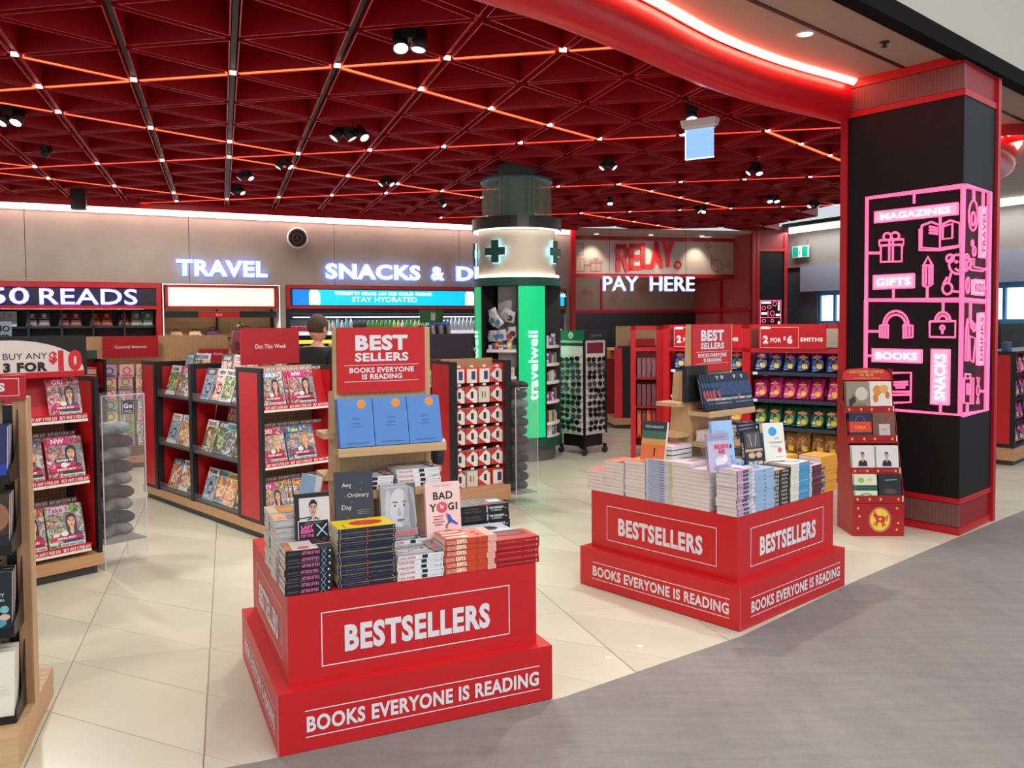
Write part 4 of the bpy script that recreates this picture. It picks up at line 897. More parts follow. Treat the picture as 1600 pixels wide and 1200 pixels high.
def ceil_spot(px, lab, heads):
    t = thing('ceiling_spotlight', lab, 'spotlight', TR(*px, 3.38) @ Matrix.Scale(.95 if px[1] < 8.5 else .78, 4))
    q = MB(); q.rbox(-.05, .05, -.05, .05, .02, .13, BLACK); q.build('mount', t)
    for k, (az, tilt, on) in enumerate(heads):
        M = TR(.09 * (k - (len(heads) - 1) / 2) * 1.4, 0, 0) @ RZ(az) @ RX(-tilt)
        q = MB(); q.lathe([(.001, .09), (.045, .085), (.05, .02), (.055, -.055), (.05, -.055), (.046, -.04)], BLACK, 16); q.build('lamp_head', t, M=M)
        q = MB(); q.lathe([(.047, -.05), (.03, -.048), (.001, -.046)], LENS if on else LENSD, 16, smooth=False); q.build('lens', t, M=M)
ceil_spot((-.63, 5.4), 'spotlight with a bright round lens near the top centre of the red ceiling', [(15, 28, 1), (-30, 12, 0)])
ceil_spot((-1.5, 7.95), 'triple black spotlight left of centre in the red ceiling', [(-60, 38, 0), (-90, -30, 0), (50, 40, 0)])
ceil_spot((-4.25, 7.25), 'pair of glaring spotlights at the left edge of the red ceiling', [(-30, 30, 1), (-10, 30, 1)])
ceil_spot((-4.75, 8.7), 'black spotlight with a pale lens, left part of the red ceiling', [(-70, 40, 0)])
ceil_spot((1.55, 7.3), 'bright spotlight just above the hanging blue sign', [(0, 22, 1)])
ceil_spot((2.87, 10.0), 'spotlight pair with one bright lens, right of the hanging blue sign', [(-80, 45, 0), (10, 25, 1)])
ceil_spot((3.8, 12.3), 'pair of lit spotlights near the right column, far back', [(0, 25, 1), (10, 25, 1)])
ceil_spot((1.1, 9.6), 'dark spotlight pair above the round green pharmacy column', [(-70, 40, 0), (60, 45, 0)])
ceil_spot((1.45, 12.4), 'bright spotlight above the pay counter area', [(0, 25, 1)])
ceil_spot((.3, 13.6), 'far dark spotlight pair, right of the round green column', [(0, 25, 1), (60, 45, 0)])
ceil_spot((-1.55, 10.6), 'dark spotlight pair above the SNACKS lettering', [(-60, 40, 0), (60, 40, 0)])
ceil_spot((-2.5, 9.4), 'dark spotlight pair above and left of the SNACKS lettering', [(-60, 35, 0), (70, 40, 0)])
ceil_spot((-3.15, 10.1), 'dark spotlight pair above the round air outlet, nearer one', [(-70, 40, 0), (60, 40, 0)])
ceil_spot((-3.6, 11.2), 'dark spotlight pair above the round air outlet, further one', [(-70, 40, 0), (60, 40, 0)])
ceil_spot((-1.0, 12.5), 'small dark spotlight far back above the drinks fridge', [(60, 45, 0)])
ceil_spot((3.0, 13.4), 'dark spotlight pair in front of the cream pay counter header', [(60, 45, 0), (-40, 30, 1)])
ceil_spot((4.6, 12.9), 'black double spotlight above the grey wall on the right', [(-60, 40, 0), (60, 40, 0)])
q = MB(); q.rbox(-.09, .09, -.08, .08, 0, .26, BLACK, .01); q.build('speaker', None, 'small dark loudspeaker under the red ceiling, far left', TR(-5.75, 11.3, 3.17) @ RZ(20), cat='speaker')

# ------------------------------------------------------------------ the two red book bins
LETR = mat((232, 228, 232), .5, noise=.02, kind='white_print')
def bin_box(F, lab, W=1.14, D=1.06, faces=('front', 'left')):
    t = thing('book_bin', lab, 'display bin', F)
    q = MB(); q.box(0, W, 0, D, 0.004, .235, RED); q.box(.004, W - .004, .004, D - .004, .0, .006, BLACK); q.build('lower_tier', t)
    q = MB(); q.box(.05, W - .05, .05, D - .05, .235, .582, RED); q.build('upper_tier', t)
    q = MB(); q.box(-.001, .002, -.0015, .0, .006, .232, mat((170, 130, 110), .8, kind='raw_card')); q.build('card_seam', t)
    for fc in faces:
        if fc == 'front': M, L = I4, W
        else: M, L = TR(0, D, 0) @ RZ(-90), D
        q = MB()
        q.frame(.05 + .125, L - .05 - .125, .295, .505, .0042, .0485, LETR)
        q.text('BESTSELLERS', L / 2, .345, .098, .048, LETR, width=L - .53, bold=.045)
        q.build('lettering', t, M=M)
        q = MB()
        q.rect(.10, L - .06, .155, .159, -.0015, LETR); q.rect(.10, L - .06, .055, .059, -.0015, LETR)
        q.text('BOOKS EVERYONE IS READING', .105, .078, .058, -.0018, LETR, width=L - .17, bold=.035, align='l')
        q.build('lettering', t, M=M)
    return t
FL = FR((-.876, 3.062), 24.5); FRt = FR((1.167, 4.299), 42)
bin_box(FL, 'red two-tier card bin lettered BESTSELLERS, nearest the viewer')
bin_box(FRt, 'red two-tier card bin lettered BESTSELLERS, beside the black column', 1.13, 1.13)
TOP = .583

def tower(F, lab, wing):
    """oak display tower; local origin = its centre on the bin"""
    t = thing('display_tower', lab, 'display stand', F)
    for s_ in (-1, 1):
        q = MB(); q.M = TR(s_ * .205, 0, 0) @ RZ(90); q.prism([(-.2, 0), (-.03, 0), (-.08, .725), (-.16, .735), (-.17, 1.008), (-.2, 1.008)], -.012, .012, OAK); q.build('side_panel', t)
    q = MB(); q.box(-.193, .193, -.195, -.18, 0, 1.005, OAK); q.build('front_panel', t)
    q = MB(); q.box(-.193, .193, -.085, -.07, 0, .72, OAKD); q.build('rear_panel', t)
    for z, d in ((.50, .145), (.32, .165)):
        q = MB(); q.box(-.235, .235, -.2 - d, -.197, z - .024, z, OAKX); q.build('shelf', t)
        q = MB(); q.box(-.237, .237, -.206 - d, -.2 - d, z - .03, z + .006, OAKX); q.build('shelf_lip', t)
        for s_ in (-1, 1):
            q = MB(); x0, x1 = sorted((s_ * .218, s_ * (.218 + wing))); q.box(x0, x1, -.2, -.045, z + .03, z + .054, OAKY); q.build('side_shelf', t)
    q = MB(); q.box(-.205, .19, -.212, -.2, .725, 1.008, RED); q.build('header_board', t)
    q = MB()
    q.text('BEST', -.0075, .912, .062, -.2128, LETR, width=.235, bold=.05); q.text('SELLERS', -.0075, .862, .036, -.2128, LETR, width=.24, bold=.04)
    q.rect(-.175, .16, .843, .845, -.2128, LETR); q.rect(-.175, .16, .772, .774, -.2128, LETR)
    q.text('BOOKS EVERYONE', -.0075, .812, .022, -.2128, LETR, width=.29, bold=.035); q.text('IS READING', -.0075, .783, .022, -.2128, LETR, width=.18, bold=.035)
    q.build('lettering', t)
TWL = FL @ TR(.548, .66, TOP); TWR = FRt @ TR(.555, .76, TOP)
tower(TWL, 'oak tower with red BEST SELLERS board on the nearer bin', .05)
tower(TWR, 'oak tower with red BEST SELLERS board on the bin beside the black column', .12)

# ---- books on the nearer bin
def spn(items): return items
B_KING = book_mesh(.178, .135, .0242, (28, 26, 30), [('t', 'JOHN IBRAHIM', .17, .35, .28, (120, 120, 125), .0, .24), ('t', 'LAST KING OF THE X', .53, .25, .5, (226, 110, 170), .04, .38), ('l', [(.76, 0), (.86, 1)], .008, (150, 210, 230)), ('l', [(.86, 0), (.76, 1)], .008, (150, 210, 230)), ('e', .93, .5, .018, .18, (225, 225, 225))],
    [('r', 0, 0, 1, 1, (222, 214, 208)), ('r', 0, 0, .5, .3, (40, 36, 38)), ('r', .45, 0, 1, .42, (245, 245, 245)), ('r', .5, 0, 1, .38, (30, 28, 30)), ('e', .25, .6, .13, .12, (200, 120, 110)), ('l', [(.55, .1), (.9, .3)], .03, (220, 80, 150)), ('r', 0, .85, 1, 1, (190, 120, 70))])
stack(B_KING, 7, .0244, FL, .045, .055, TOP, 'black crime paperback with pink spine title', 'the front left corner stack')
B_NAVY = book_mesh(.228, .15, .0175, (30, 34, 66), [('r', .0, 0, .08, 1, (26, 28, 52)), ('l', [(.04, .2), (.04, .8)], .006, (220, 220, 225)), ('l', [(.12, .5), (.45, .5)], .005, (110, 115, 150)), ('e', .5, .5, .014, .22, (215, 45, 60)), ('e', .965, .5, .009, .15, (205, 200, 150)), ('r', 0, .94, 1, 1, (170, 160, 60))],
    [('r', 0, 0, 1, 1, (244, 224, 20)), ('e', .5, .44, .27, .3, (228, 62, 48)), ('l', [(.33, .5), (.67, .5)], .025, (240, 150, 90)), ('l', [(.36, .42), (.64, .42)], .025, (240, 150, 90)), ('l', [(.1, .86), (.45, .86)], .02, (90, 90, 40))])
stack(B_NAVY, 13, .0178, FL, .245, .055, TOP, 'navy paperback', 'the stack topped by the yellow cover', seed=2)
FACEB = [('r', 0, 0, 1, 1, (92, 92, 96)), ('p', [(.0, 1), (0, .1), (.2, .0), (.9, .0), (1, .3), (.95, .9), (.7, 1)], (168, 168, 172)), ('p', [(.18, .95), (.1, .6), (.16, .2), (.3, .1), (.3, .8)], (196, 196, 200)), ('p', [(.8, .95), (.92, .6), (.95, .1), (.84, .1), (.76, .6)], (140, 140, 144)),
    ('e', .52, .56, .28, .36, (206, 206, 208)), ('p', [(.66, .9), (.78, .7), (.8, .5), (.7, .3), (.56, .2), (.64, .5)], (172, 172, 176)), ('p', [(.3, .66), (.36, .69), (.48, .67), (.47, .655), (.36, .67)], (70, 70, 74)), ('p', [(.57, .67), (.68, .69), (.76, .66), (.68, .67)], (70, 70, 74)),
    ('p', [(.31, .61), (.38, .635), (.46, .61), (.38, .595)], (235, 235, 236)), ('e', .39, .614, .026, .02, (44, 44, 50)), ('p', [(.58, .61), (.66, .635), (.73, .61), (.66, .595)], (228, 228, 230)), ('e', .655, .614, .026, .02, (44, 44, 50)), ('p', [(.5, .6), (.47, .46), (.5, .44), (.57, .45), (.54, .5)], (178, 178, 182)), ('p', [(.42, .355), (.5, .375), (.53, .37), (.56, .375), (.64, .355), (.53, .325)], (128, 112, 116)), ('p', [(.3, .2), (.4, .24), (.6, .22), (.7, .26), (.7, .1), (.3, .1)], (150, 150, 154)),
    ('r', .0, .06, 1, .2, (150, 148, 152)), ('t', 'ELENA BOHME', .52, .08, .075, (226, 90, 112), .05, .84), ('t', 'SOMETHING SHE KNOWS', .4, .93, .025, (235, 235, 235), .0, .6)]
B_ELENA = book_mesh(.192, .15, .0195, (232, 230, 232), [('t', 'ELENA BOHME', .2, .25, .5, (214, 120, 130), .04, .34), ('r', .52, .15, .64, .85, (40, 40, 44)), ('l', [(.7, .5), (.9, .5)], .006, (150, 150, 155)), ('e', .96, .5, .012, .14, (90, 90, 95))], FACEB)
stack(B_ELENA, 5, .0198, FL, .482, .05, TOP, 'white thriller paperback', 'the low stack right of the navy stack', seed=3)
stack(B_ELENA, 6, .0198, FL, .485, .215, TOP, 'white thriller paperback', 'the second stack right of the navy stack', seed=4)
B_KINYA = book_mesh(.225, .15, .0235, (206, 70, 42), [('t', 'KINYA', .32, .22, .62, (245, 225, 200), .1, .2), ('t', 'FASTING', .12, .5, .3, (240, 210, 190), .02, .17), ('t', 'FEASTING', .12, .15, .3, (240, 210, 190), .02, .17), ('r', .62, 0, .63, 1, (150, 50, 40)), ('r', .83, 0, 1, 1, (240, 180, 160)), ('l', [(.87, .5), (.96, .5)], .006, (200, 110, 90))],
    [('r', 0, 0, 1, 1, (220, 84, 48)), ('r', 0, 0, 1, .19, (240, 176, 150)), ('r', .1, .52, .3, .95, (246, 226, 200)), ('r', .38, .5, .58, .95, (246, 226, 200)), ('r', .66, .55, .86, .93, (246, 226, 200)), ('e', .6, .33, .08, .05, (150, 40, 30)), ('e', .3, .3, .05, .04, (150, 40, 30))])
stack(B_KINYA, 6, .0238, FL, .68, .05, TOP, 'orange red paperback with pale pink band', 'the orange stack', seed=5)
B_REDH = book_mesh(.198, .15, .0222, (176, 24, 36), [('l', [(.08, .5), (.6, .5)], .01, (220, 110, 100)), ('l', [(.68, .5), (.9, .5)], .01, (220, 130, 110)), ('e', .95, .5, .02, .3, (220, 140, 130))],
    [('r', 0, 0, 1, 1, (196, 40, 44)), ('r', .45, 0, 1, 1, (110, 40, 40)), ('r', 0, 0, 1, .1, (210, 60, 50)), ('e', .6, .5, .2, .3, (150, 60, 50))], hard=.003)
stack(B_REDH, 5, .0226, FL, .905, .055, TOP, 'red hardback', 'the red stack at the right end of the bin', seed=6, jit=.005)
B_TEAL = book_mesh(.2, .15, .022, (190, 210, 222), (), [('r', 0, 0, 1, 1, (196, 214, 224)), ('e', .4, .45, .25, .2, (60, 40, 40)), ('e', .5, .6, .15, .15, (180, 60, 50))])
stack(B_TEAL, 5, .022, FL, .86, .22, TOP, 'pale blue paperback', 'the stack behind the red stack', seed=7)
B_PRES = book_mesh(.245, .155, .038, (30, 29, 31), [('t', 'BILL CLINTON', .27, .55, .2, (120, 116, 112), .0, .4), ('t', 'JAMES PATTERSON', .27, .2, .2, (120, 116, 112), .0, .42), ('r', .56, .1, .585, .9, (190, 195, 200)), ('t', 'THE PRESIDENT', .76, .5, .24, (225, 225, 228), .05, .3), ('t', 'IS MISSING', .76, .2, .2, (200, 200, 205), .03, .26), ('l', [(.93, .5), (.96, .5)], .01, (230, 230, 230))],
    [('r', 0, 0, 1, 1, (48, 47, 48)), ('r', .3, .05, .7, .3, (200, 200, 200)), ('l', [(.1, .5), (.9, .5)], .03, (140, 140, 140)), ('l', [(.1, .6), (.9, .6)], .03, (140, 140, 140)), ('e', .2, .4, .12, .07, (230, 80, 90))], hard=.003)
FB = FL @ TR(.87, .44, 0)
stack(B_PRES, 5, .0375, FL, .875, .40, TOP, 'black political thriller hardback', 'the stack on the right rear corner', seed=8, jit=.004)
B_WHT = book_mesh(.235, .16, .032, (236, 232, 232), [('t', 'CRIMES', .5, .3, .4, (220, 150, 160), .0, .3), ('r', .78, .2, .88, .9, (70, 40, 40))], [('r', 0, 0, 1, 1, (244, 240, 238)), ('e', .6, .35, .3, .14, (90, 40, 44)), ('e', .6, .35, .2, .09, (190, 90, 80))])
stack(B_WHT, 7, .0325, FL, .70, .56, TOP, 'white paperback with a dark red emblem', 'the stack right behind the tower foot', seed=9)
B_GREY = book_mesh(.19, .14, .0245, (188, 186, 184), [('l', [(.1, .5), (.8, .5)], .02, (210, 210, 215))], [('r', 0, 0, 1, 1, (190, 192, 196)), ('r', .1, .3, .9, .7, (150, 152, 158)), ('e', .4, .5, .2, .1, (110, 112, 118)), ('r', .15, .2, .4, .24, (235, 120, 40)), ('r', 0, .75, 1, 1, (225, 190, 150)), ('e', .3, .85, .12, .06, (230, 140, 40))])
stack(B_GREY, 10, .0245, FL, .04, .245, TOP, 'grey house-photo paperback', 'the stack on the left side of the bin', seed=10)
B_GOLD = book_mesh(.19, .15, .024, (150, 144, 120), [('l', [(.1, .5), (.8, .5)], .02, (230, 220, 180))], [('r', 0, 0, 1, 1, (214, 206, 190)), ('r', .0, .4, 1, .8, (190, 150, 90)), ('e', .4, .6, .2, .15, (230, 160, 60)), ('l', [(.1, .25), (.9, .25)], .04, (220, 170, 90))])
stack(B_GOLD, 10, .024, FL, .045, .42, TOP, 'sand coloured landscape-photo paperback', 'the left stack further back', seed=11)
stack(B_GREY, 7, .0245, FL, .255, .215, TOP, 'grey house-photo paperback', 'the inner stack behind the navy books', seed=12)
# standing display books
def stand_book(F, x, y, z, L, bk, label, lean=-10, rz=0, easel=True, name='book'):
    M = F @ TR(x, y, z) @ RZ(rz) @ RX(lean) @ TR(0, 0, L) @ STAND
    place_book(bk, M, label, None, name)
    if easel:
        t = thing('book_easel', 'clear acrylic easel holding the ' + label.split(' standing')[0].split(' face out')[0], 'stand', F @ TR(x, y, z) @ RZ(rz) @ RX(lean))
        q = MB(); q.box(.0, .12, .038, .041, -.0, L * .8, CLEAR); q.build('back_plate', t)
        q = MB(); q.box(.0, .12, -.02, .04, -.003, .0, CLEAR); q.box(0, .12, -.022, -.019, -.003, .02, CLEAR); q.build('ledge', t)
        q = MB(); q._add([(.04, .041, 0), (.08, .041, 0), (.08, .041, L * .8), (.04, .041, L * .8), (.04, .041 + L * .35, L * .06), (.08, .041 + L * .35, L * .06)], [(2, 3, 4, 5)], CLEAR); q.build('prop', t)
MAN = [('r', 0, 0, 1, 1, (214, 208, 206)), ('r', 0, .9, 1, 1, (30, 28, 30)), ('r', 0, .0, .12, .9, (34, 32, 36)), ('l', [(.1, .45), (.45, .47)], .03, (30, 30, 30))] + bust(.52, .66, .155, (206, 160, 136), (32, 26, 26), (24, 24, 28), False, True) + [('p', [(.42, .44), (.52, .34), (.62, .44), (.6, .3), (.45, .3)], (235, 235, 235)), ('r', .06, .0, .96, .40, (235, 235, 238)), ('r', .08, .0, .94, .385, (26, 25, 30)), ('t', 'JOHN IBRAHIM', .5, .32, .04, (150, 150, 156), .0, .7), ('t', 'LAST', .32, .22, .075, (226, 100, 165), .08, .42), ('t', 'KING', .32, .125, .075, (226, 100, 165), .08, .42), ('t', 'OF THE', .32, .04, .055, (226, 100, 165), .06, .42), ('l', [(.6, .05), (.88, .29)], .035, (190, 235, 250)), ('l', [(.88, .05), (.6, .29)], .035, (190, 235, 250))]
stand_book(FL, .115, .235, .752, .178, book_mesh(.178, .137, .024, (30, 28, 32), (), MAN), 'crime paperback with a bearded man on the cover standing on the front left stack', -7)
ANY = [('r', 0, 0, 1, 1, (58, 62, 74)), ('t', 'Any', .3, .74, .075, (232, 230, 226), -.005, .3), ('t', 'Ordinary', .6, .56, .075, (232, 230, 226), -.005, .62), ('t', 'Day', .28, .36, .08, (232, 230, 226), -.005, .3), ('t', 'Leigh Sales', .48, .06, .06, (220, 205, 130), .02, .66)] + [('e', a, b, .012, .01, (150, 155, 165)) for a, b in ((.4, .72), (.25, .58), (.42, .48), (.7, .8), (.85, .55), (.3, .22), (.85, .2), (.66, .68))] + [('l', [(.55, .33 - k * .03), (.86, .33 - k * .03)], .012, (140, 145, 155)) for k in range(3)]
stand_book(FL, .278, .235, .765, .238, book_mesh(.238, .155, .024, (56, 60, 72), (), ANY), 'slate grey book with pale scattered lettering standing behind the yellow-topped stack', -7)
stand_book(FL, .468, .24, .702, .232, book_mesh(.232, .152, .022, (190, 190, 194), (), FACEB), "paperback with a woman's grey face standing behind the white thriller stacks", -8)
YOGI = [('r', 0, 0, 1, 1, (243, 208, 203)), ('t', 'ALICE WILLIAMS', .5, .93, .035, (190, 110, 110), .0, .84), ('t', 'BAD', .5, .70, .14, (30, 24, 28), .02, .74), ('t', 'Y', .2, .49, .14, (30, 24, 28), .02, .2), ('e', .46, .555, .16, .1, (214, 90, 104)), ('e', .46, .56, .05, .03, (243, 208, 203)), ('e', .42, .6, .02, .012, (245, 220, 120)), ('t', 'G', .72, .5, .13, (30, 24, 28), .02, .17), ('t', 'I', .88, .5, .13, (30, 24, 28), .03, .1), ('l', [(.2, .4), (.48, .4)], .02, (200, 60, 80)), ('l', [(.22, .35), (.46, .35)], .02, (200, 60, 80)), ('l', [(.18, .3), (.5, .3)], .02, (200, 60, 80)), ('l', [(.24, .25), (.44, .25)], .02, (120, 60, 70)), ('p', [(.58, .42), (.66, .42), (.74, .32), (.9, .24), (.88, .22), (.72, .27), (.62, .3)], (50, 90, 190)), ('l', [(.66, .29), (.56, .22), (.57, .18)], .03, (40, 40, 60)), ('e', .58, .44, .03, .02, (220, 160, 130)), ('e', .3, .08, .12, .03, (225, 130, 140)), ('e', .6, .12, .12, .03, (225, 130, 140))]
stand_book(FL, .66, .235, .69, .235, book_mesh(.235, .156, .022, (240, 200, 196), (), YOGI), 'pale pink paperback with a doughnut on its cover standing behind the orange stack', -6)
for k, (x, n, p) in enumerate(((.45, 4, B_ELENA), (.655, 5, B_GREY), (.27, 4, B_NAVY))):
    pass
stand_book(FL, .19, .47, .80, .17, book_mesh(.17, .11, .035, (130, 170, 215), (), [('r', 0, 0, 1, 1, (150, 186, 220))]), 'pale blue paperback standing on the rear left stack of the nearer bin', -12, -70)
# tower shelves, nearer bin
B_BLUE = book_mesh(.205, .148, .024, (74, 126, 196), [('l', [(.1, .5), (.9, .5)], .01, (120, 160, 210))], [('r', 0, 0, 1, 1, (78, 132, 200)), ('e', .68, .88, .13, .095, (232, 150, 50)), ('e', .68, .88, .115, .083, (222, 138, 44)), ('t', 'Zero', .5, .56, .06, (64, 112, 182), .0, .3), ('t', 'TWELVE', .5, .47, .03, (60, 104, 170), .02, .36), ('l', [(.36, .42), (.64, .42)], .015, (66, 110, 176)), ('l', [(.2, .08), (.8, .08)], .02, (66, 110, 176))])
for k in range(3):
    for r_ in range(2):
        stand_book(TWL, -.225 + k * .151, -.315 + r_ * .03, .502, .205, B_BLUE, f'blue hardback with orange roundel, {("left", "middle", "right")[k]} of three on the tower, {("front", "rear")[r_]} copy', -14, 0, False)
stack(B_ELENA, 3, .0198, TWL, -.20, -.36, .322, 'white thriller paperback', 'the left pile on the tower shelf', seed=21)
stack(B_ELENA, 4, .0198, TWL, .01, -.36, .322, 'white thriller paperback', 'the right pile on the tower shelf', seed=22)
ct = thing('paper_cup', 'navy ribbed takeaway cup with cream lid on the tower shelf', 'cup', TWL @ TR(.275, -.13, .376))
q = MB(); q.lathe([(.026, 0), (.034, .10), (.001, .10)], mat((32, 34, 50), .6, noise=.1, kind='ribbed_card'), 20)
for k in range(8): q.lathe([(.0265 + k * .001, .01 + k * .011), (.0285 + k * .001, .014 + k * .011), (.0272 + k * .001, .018 + k * .011)], mat((32, 34, 50), .6, noise=.1, kind='ribbed_card'), 20)
q.build('cup_body', ct)
q = MB(); q.lathe([(.036, .098), (.037, .104), (.033, .112), (.001, .113)], mat((238, 226, 200), .4, kind='cup_lid'), 20); q.build('lid', ct)

# ---- books on the bin beside the column
def simple_book(L, W, T, cv, sp, top): return book_mesh(L, W, T, cv, sp, top)
B_BELV = simple_book(.17, .128, .0222, (196, 188, 204), [('r', .0, .1, .06, .9, (110, 90, 120)), ('r', .1, .15, .34, .85, (214, 150, 180)), ('t', 'BELIEVE', .5, .2, .6, (70, 50, 90), .06, .3), ('r', .8, .1, 1, .9, (225, 222, 228))], [('r', 0, 0, 1, 1, (216, 206, 222)), ('r', .1, .5, .5, .7, (226, 130, 160)), ('r', .2, .2, .9, .45, (240, 236, 242))])
B_PALE = simple_book(.195, .14, .0222, (158, 184, 218), [('e', .5, .45, .03, .2, (50, 60, 80)), ('l', [(.55, .5), (.8, .5)], .008, (190, 205, 230))], [('r', 0, 0, 1, 1, (170, 200, 232)), ('r', .3, .4, .7, .5, (80, 90, 110)), ('l', [(.2, .7), (.8, .7)], .03, (120, 150, 190))])
B_BLK = simple_book(.168, .13, .0215, (34, 32, 34), [('r', .05, .15, .14, .85, (190, 180, 165)), ('r', .17, .15, .26, .85, (190, 180, 165)), ('t', 'THRILLER', .62, .25, .5, (206, 200, 190), .03, .45)], [('r', 0, 0, 1, 1, (214, 176, 142)), ('r', 0, 0, 1, .3, (40, 36, 36)), ('e', .5, .6, .2, .15, (235, 210, 190))])
B_SELF = simple_book(.205, .14, .0155, (236, 230, 216), [('r', .46, 0, 1, 1, (64, 152, 204)), ('r', .44, 0, .46, 1, (120, 180, 210)), ('l', [(.52, .5), (.92, .5)], .006, (150, 205, 230)), ('l', [(.1, .5), (.35, .5)], .006, (190, 180, 165))], [('r', 0, 0, 1, 1, (240, 235, 226)), ('e', .3, .3, .14, .1, (70, 170, 220)), ('e', .7, .6, .1, .07, (238, 110, 90)), ('l', [(.3, .5), (.7, .5)], .02, (130, 125, 120))])
B_BURG = simple_book(.18, .13, .0178, (92, 26, 44), [('r', 0, 0, .17, 1, (190, 200, 214)), ('r', .85, 0, 1, 1, (50, 110, 180)), ('l', [(.25, .5), (.8, .5)], .008, (150, 90, 110))], [('r', 0, 0, 1, 1, (226, 214, 236)), ('r', .2, .3, .8, .6, (140, 60, 100))])
B_ORNG = simple_book(.19, .145, .0215, (232, 158, 44), [('l', [(.1, .5), (.9, .5)], .01, (205, 130, 34)), ('r', 0, 0, 1, .08, (190, 120, 30))], [('r', 0, 0, 1, 1, (246, 172, 56)), ('l', [(.2, .6), (.8, .6)], .03, (220, 140, 40)), ('l', [(.2, .4), (.8, .4)], .02, (220, 140, 40))])
BN = 'on the bin by the column'
RT = [(.045, B_BELV, 11, .0222, 'lilac paperback', 'the lilac corner stack'), (.218, B_PALE, 10, .0222, 'pale blue paperback', 'the pale blue stack'), (.412, B_BLK, 9, .0222, 'black thriller paperback', 'the black spined stack'), (.582, B_SELF, 14, .0152, 'cream and blue paperback', 'the cream and blue stack'), (.79, B_BURG, 10, .0178, 'burgundy paperback', 'the burgundy stack'), (.93, B_ORNG, 10, .0217, 'orange paperback', 'the orange corner stack')]
for k, (x, bk, n, T, wh, wr) in enumerate(RT): stack(bk, n, T, FRt, x, .05, TOP, wh, f'{wr} {BN}'.replace(' on the bin by the column', ' by the column'), seed=30 + k, jit=.002 if k else .004)
FLF = FRt @ TR(0, 1.13, 0) @ RZ(-90)      # left face of that bin; x runs towards the near corner
def lx(s): return 1.13 - s
B_ORN2 = simple_book(.2, .15, .0215, (226, 220, 222), (), [('r', 0, 0, 1, 1, (240, 150, 110)), ('r', .2, .3, .8, .7, (246, 190, 90))])
B_LBLU = simple_book(.185, .13, .0143, (196, 206, 226), [('r', .1, .2, .5, .8, (150, 165, 200)), ('t', 'HOLIDAY', .62, .2, .55, (60, 80, 140), .04, .2), ('r', .9, 0, 1, 1, (210, 206, 120))], [('r', 0, 0, 1, 1, (226, 232, 210)), ('r', .1, .3, .9, .7, (238, 222, 170)), ('e', .3, .8, .1, .07, (170, 200, 230))])
B_PNK = simple_book(.19, .13, .0215, (226, 220, 222), (), [('r', 0, 0, 1, 1, (238, 220, 226)), ('r', .2, .3, .7, .6, (230, 160, 190))])
B_COR = simple_book(.19, .14, .0205, (226, 220, 222), (), [('r', 0, 0, 1, 1, (240, 140, 130)), ('r', .1, .2, .9, .4, (246, 200, 120))])
B_PUR = simple_book(.19, .15, .0225, (226, 220, 222), (), [('r', 0, 0, 1, 1, (120, 100, 140)), ('r', .5, 0, 1, 1, (240, 140, 110)), ('r', .4, 0, .5, 1, (240, 220, 90))])
for k, (s0, bk, n, T, wh, wr) in enumerate([(.222, B_PNK, 10, .0222, 'pink paperback showing page edges', 'the second stack from the near corner'), (.347, B_PNK, 11, .0222, 'pink paperback showing page edges', 'the third stack from the near corner'),
        (.665, B_ORN2, 10, .0217, 'orange paperback showing page edges', 'the stack left of the pale blue spines'), (.825, B_PUR, 9, .0212, 'purple paperback showing page edges', 'the second stack from the left end'), (.975, B_COR, 6, .0215, 'coral paperback showing page edges', 'the leftmost stack')]):
    stack(bk, n, T, FRt, .05, s0, TOP, wh, wr, seed=40 + k, jit=.002, group='paperbacks along the left face of the bin by the column')
stack(B_LBLU, 16, .0152, FLF, lx(.655), .05, TOP, 'slim blue spined paperback', 'the striped stack', seed=46, jit=.0015)
B_MAR = simple_book(.21, .15, .023, (150, 26, 40), [('l', [(.1, .5), (.9, .5)], .01, (200, 90, 90))], [('r', 0, 0, 1, 1, (196, 216, 196)), ('e', .3, .5, .2, .2, (226, 224, 170))])
stack(B_MAR, 10, .0232, FLF, lx(.62), .26, TOP, 'maroon spined paperback with green cover', 'the inner stack left of the tower', seed=47)
stack(B_PALE, 11, .0222, FRt, .205, .215, TOP, 'pale blue paperback', 'the second pale blue stack by the tower', seed=48)
stack(B_SELF, 13, .0155, FRt, .565, .22, TOP, 'cream and blue paperback', 'the inner cream and blue stack', seed=49)
stack(B_ORNG, 10, .0215, FRt, .77, .215, TOP, 'orange paperback', 'the inner orange stack', seed=50)
B_BLV2 = book_mesh(.205, .135, .022, (176, 168, 200), [('t', 'BELIEVE ME', .5, .3, .4, (40, 30, 60), .05, .4)], [('r', 0, 0, 1, 1, (196, 190, 216)), ('r', 0, .8, 1, 1, (170, 160, 190)), ('t', 'JP DELANEY', .5, .86, .07, (150, 135, 170), .03, .7), ('t', 'BELIEVE', .62, .6, .1, (222, 70, 110), .07, .66), ('t', 'ME', .62, .47, .1, (222, 70, 110), .07, .3), ('e', .5, .25, .22, .14, (232, 230, 238)), ('e', .75, .33, .12, .1, (240, 238, 244)), ('e', .6, .1, .4, .08, (160, 155, 190))])
stand_book(FRt, .0, .20, .806, .205, B_BLV2, 'lilac paperback with pink cover lettering standing at the near corner of the bin', -9, -22)
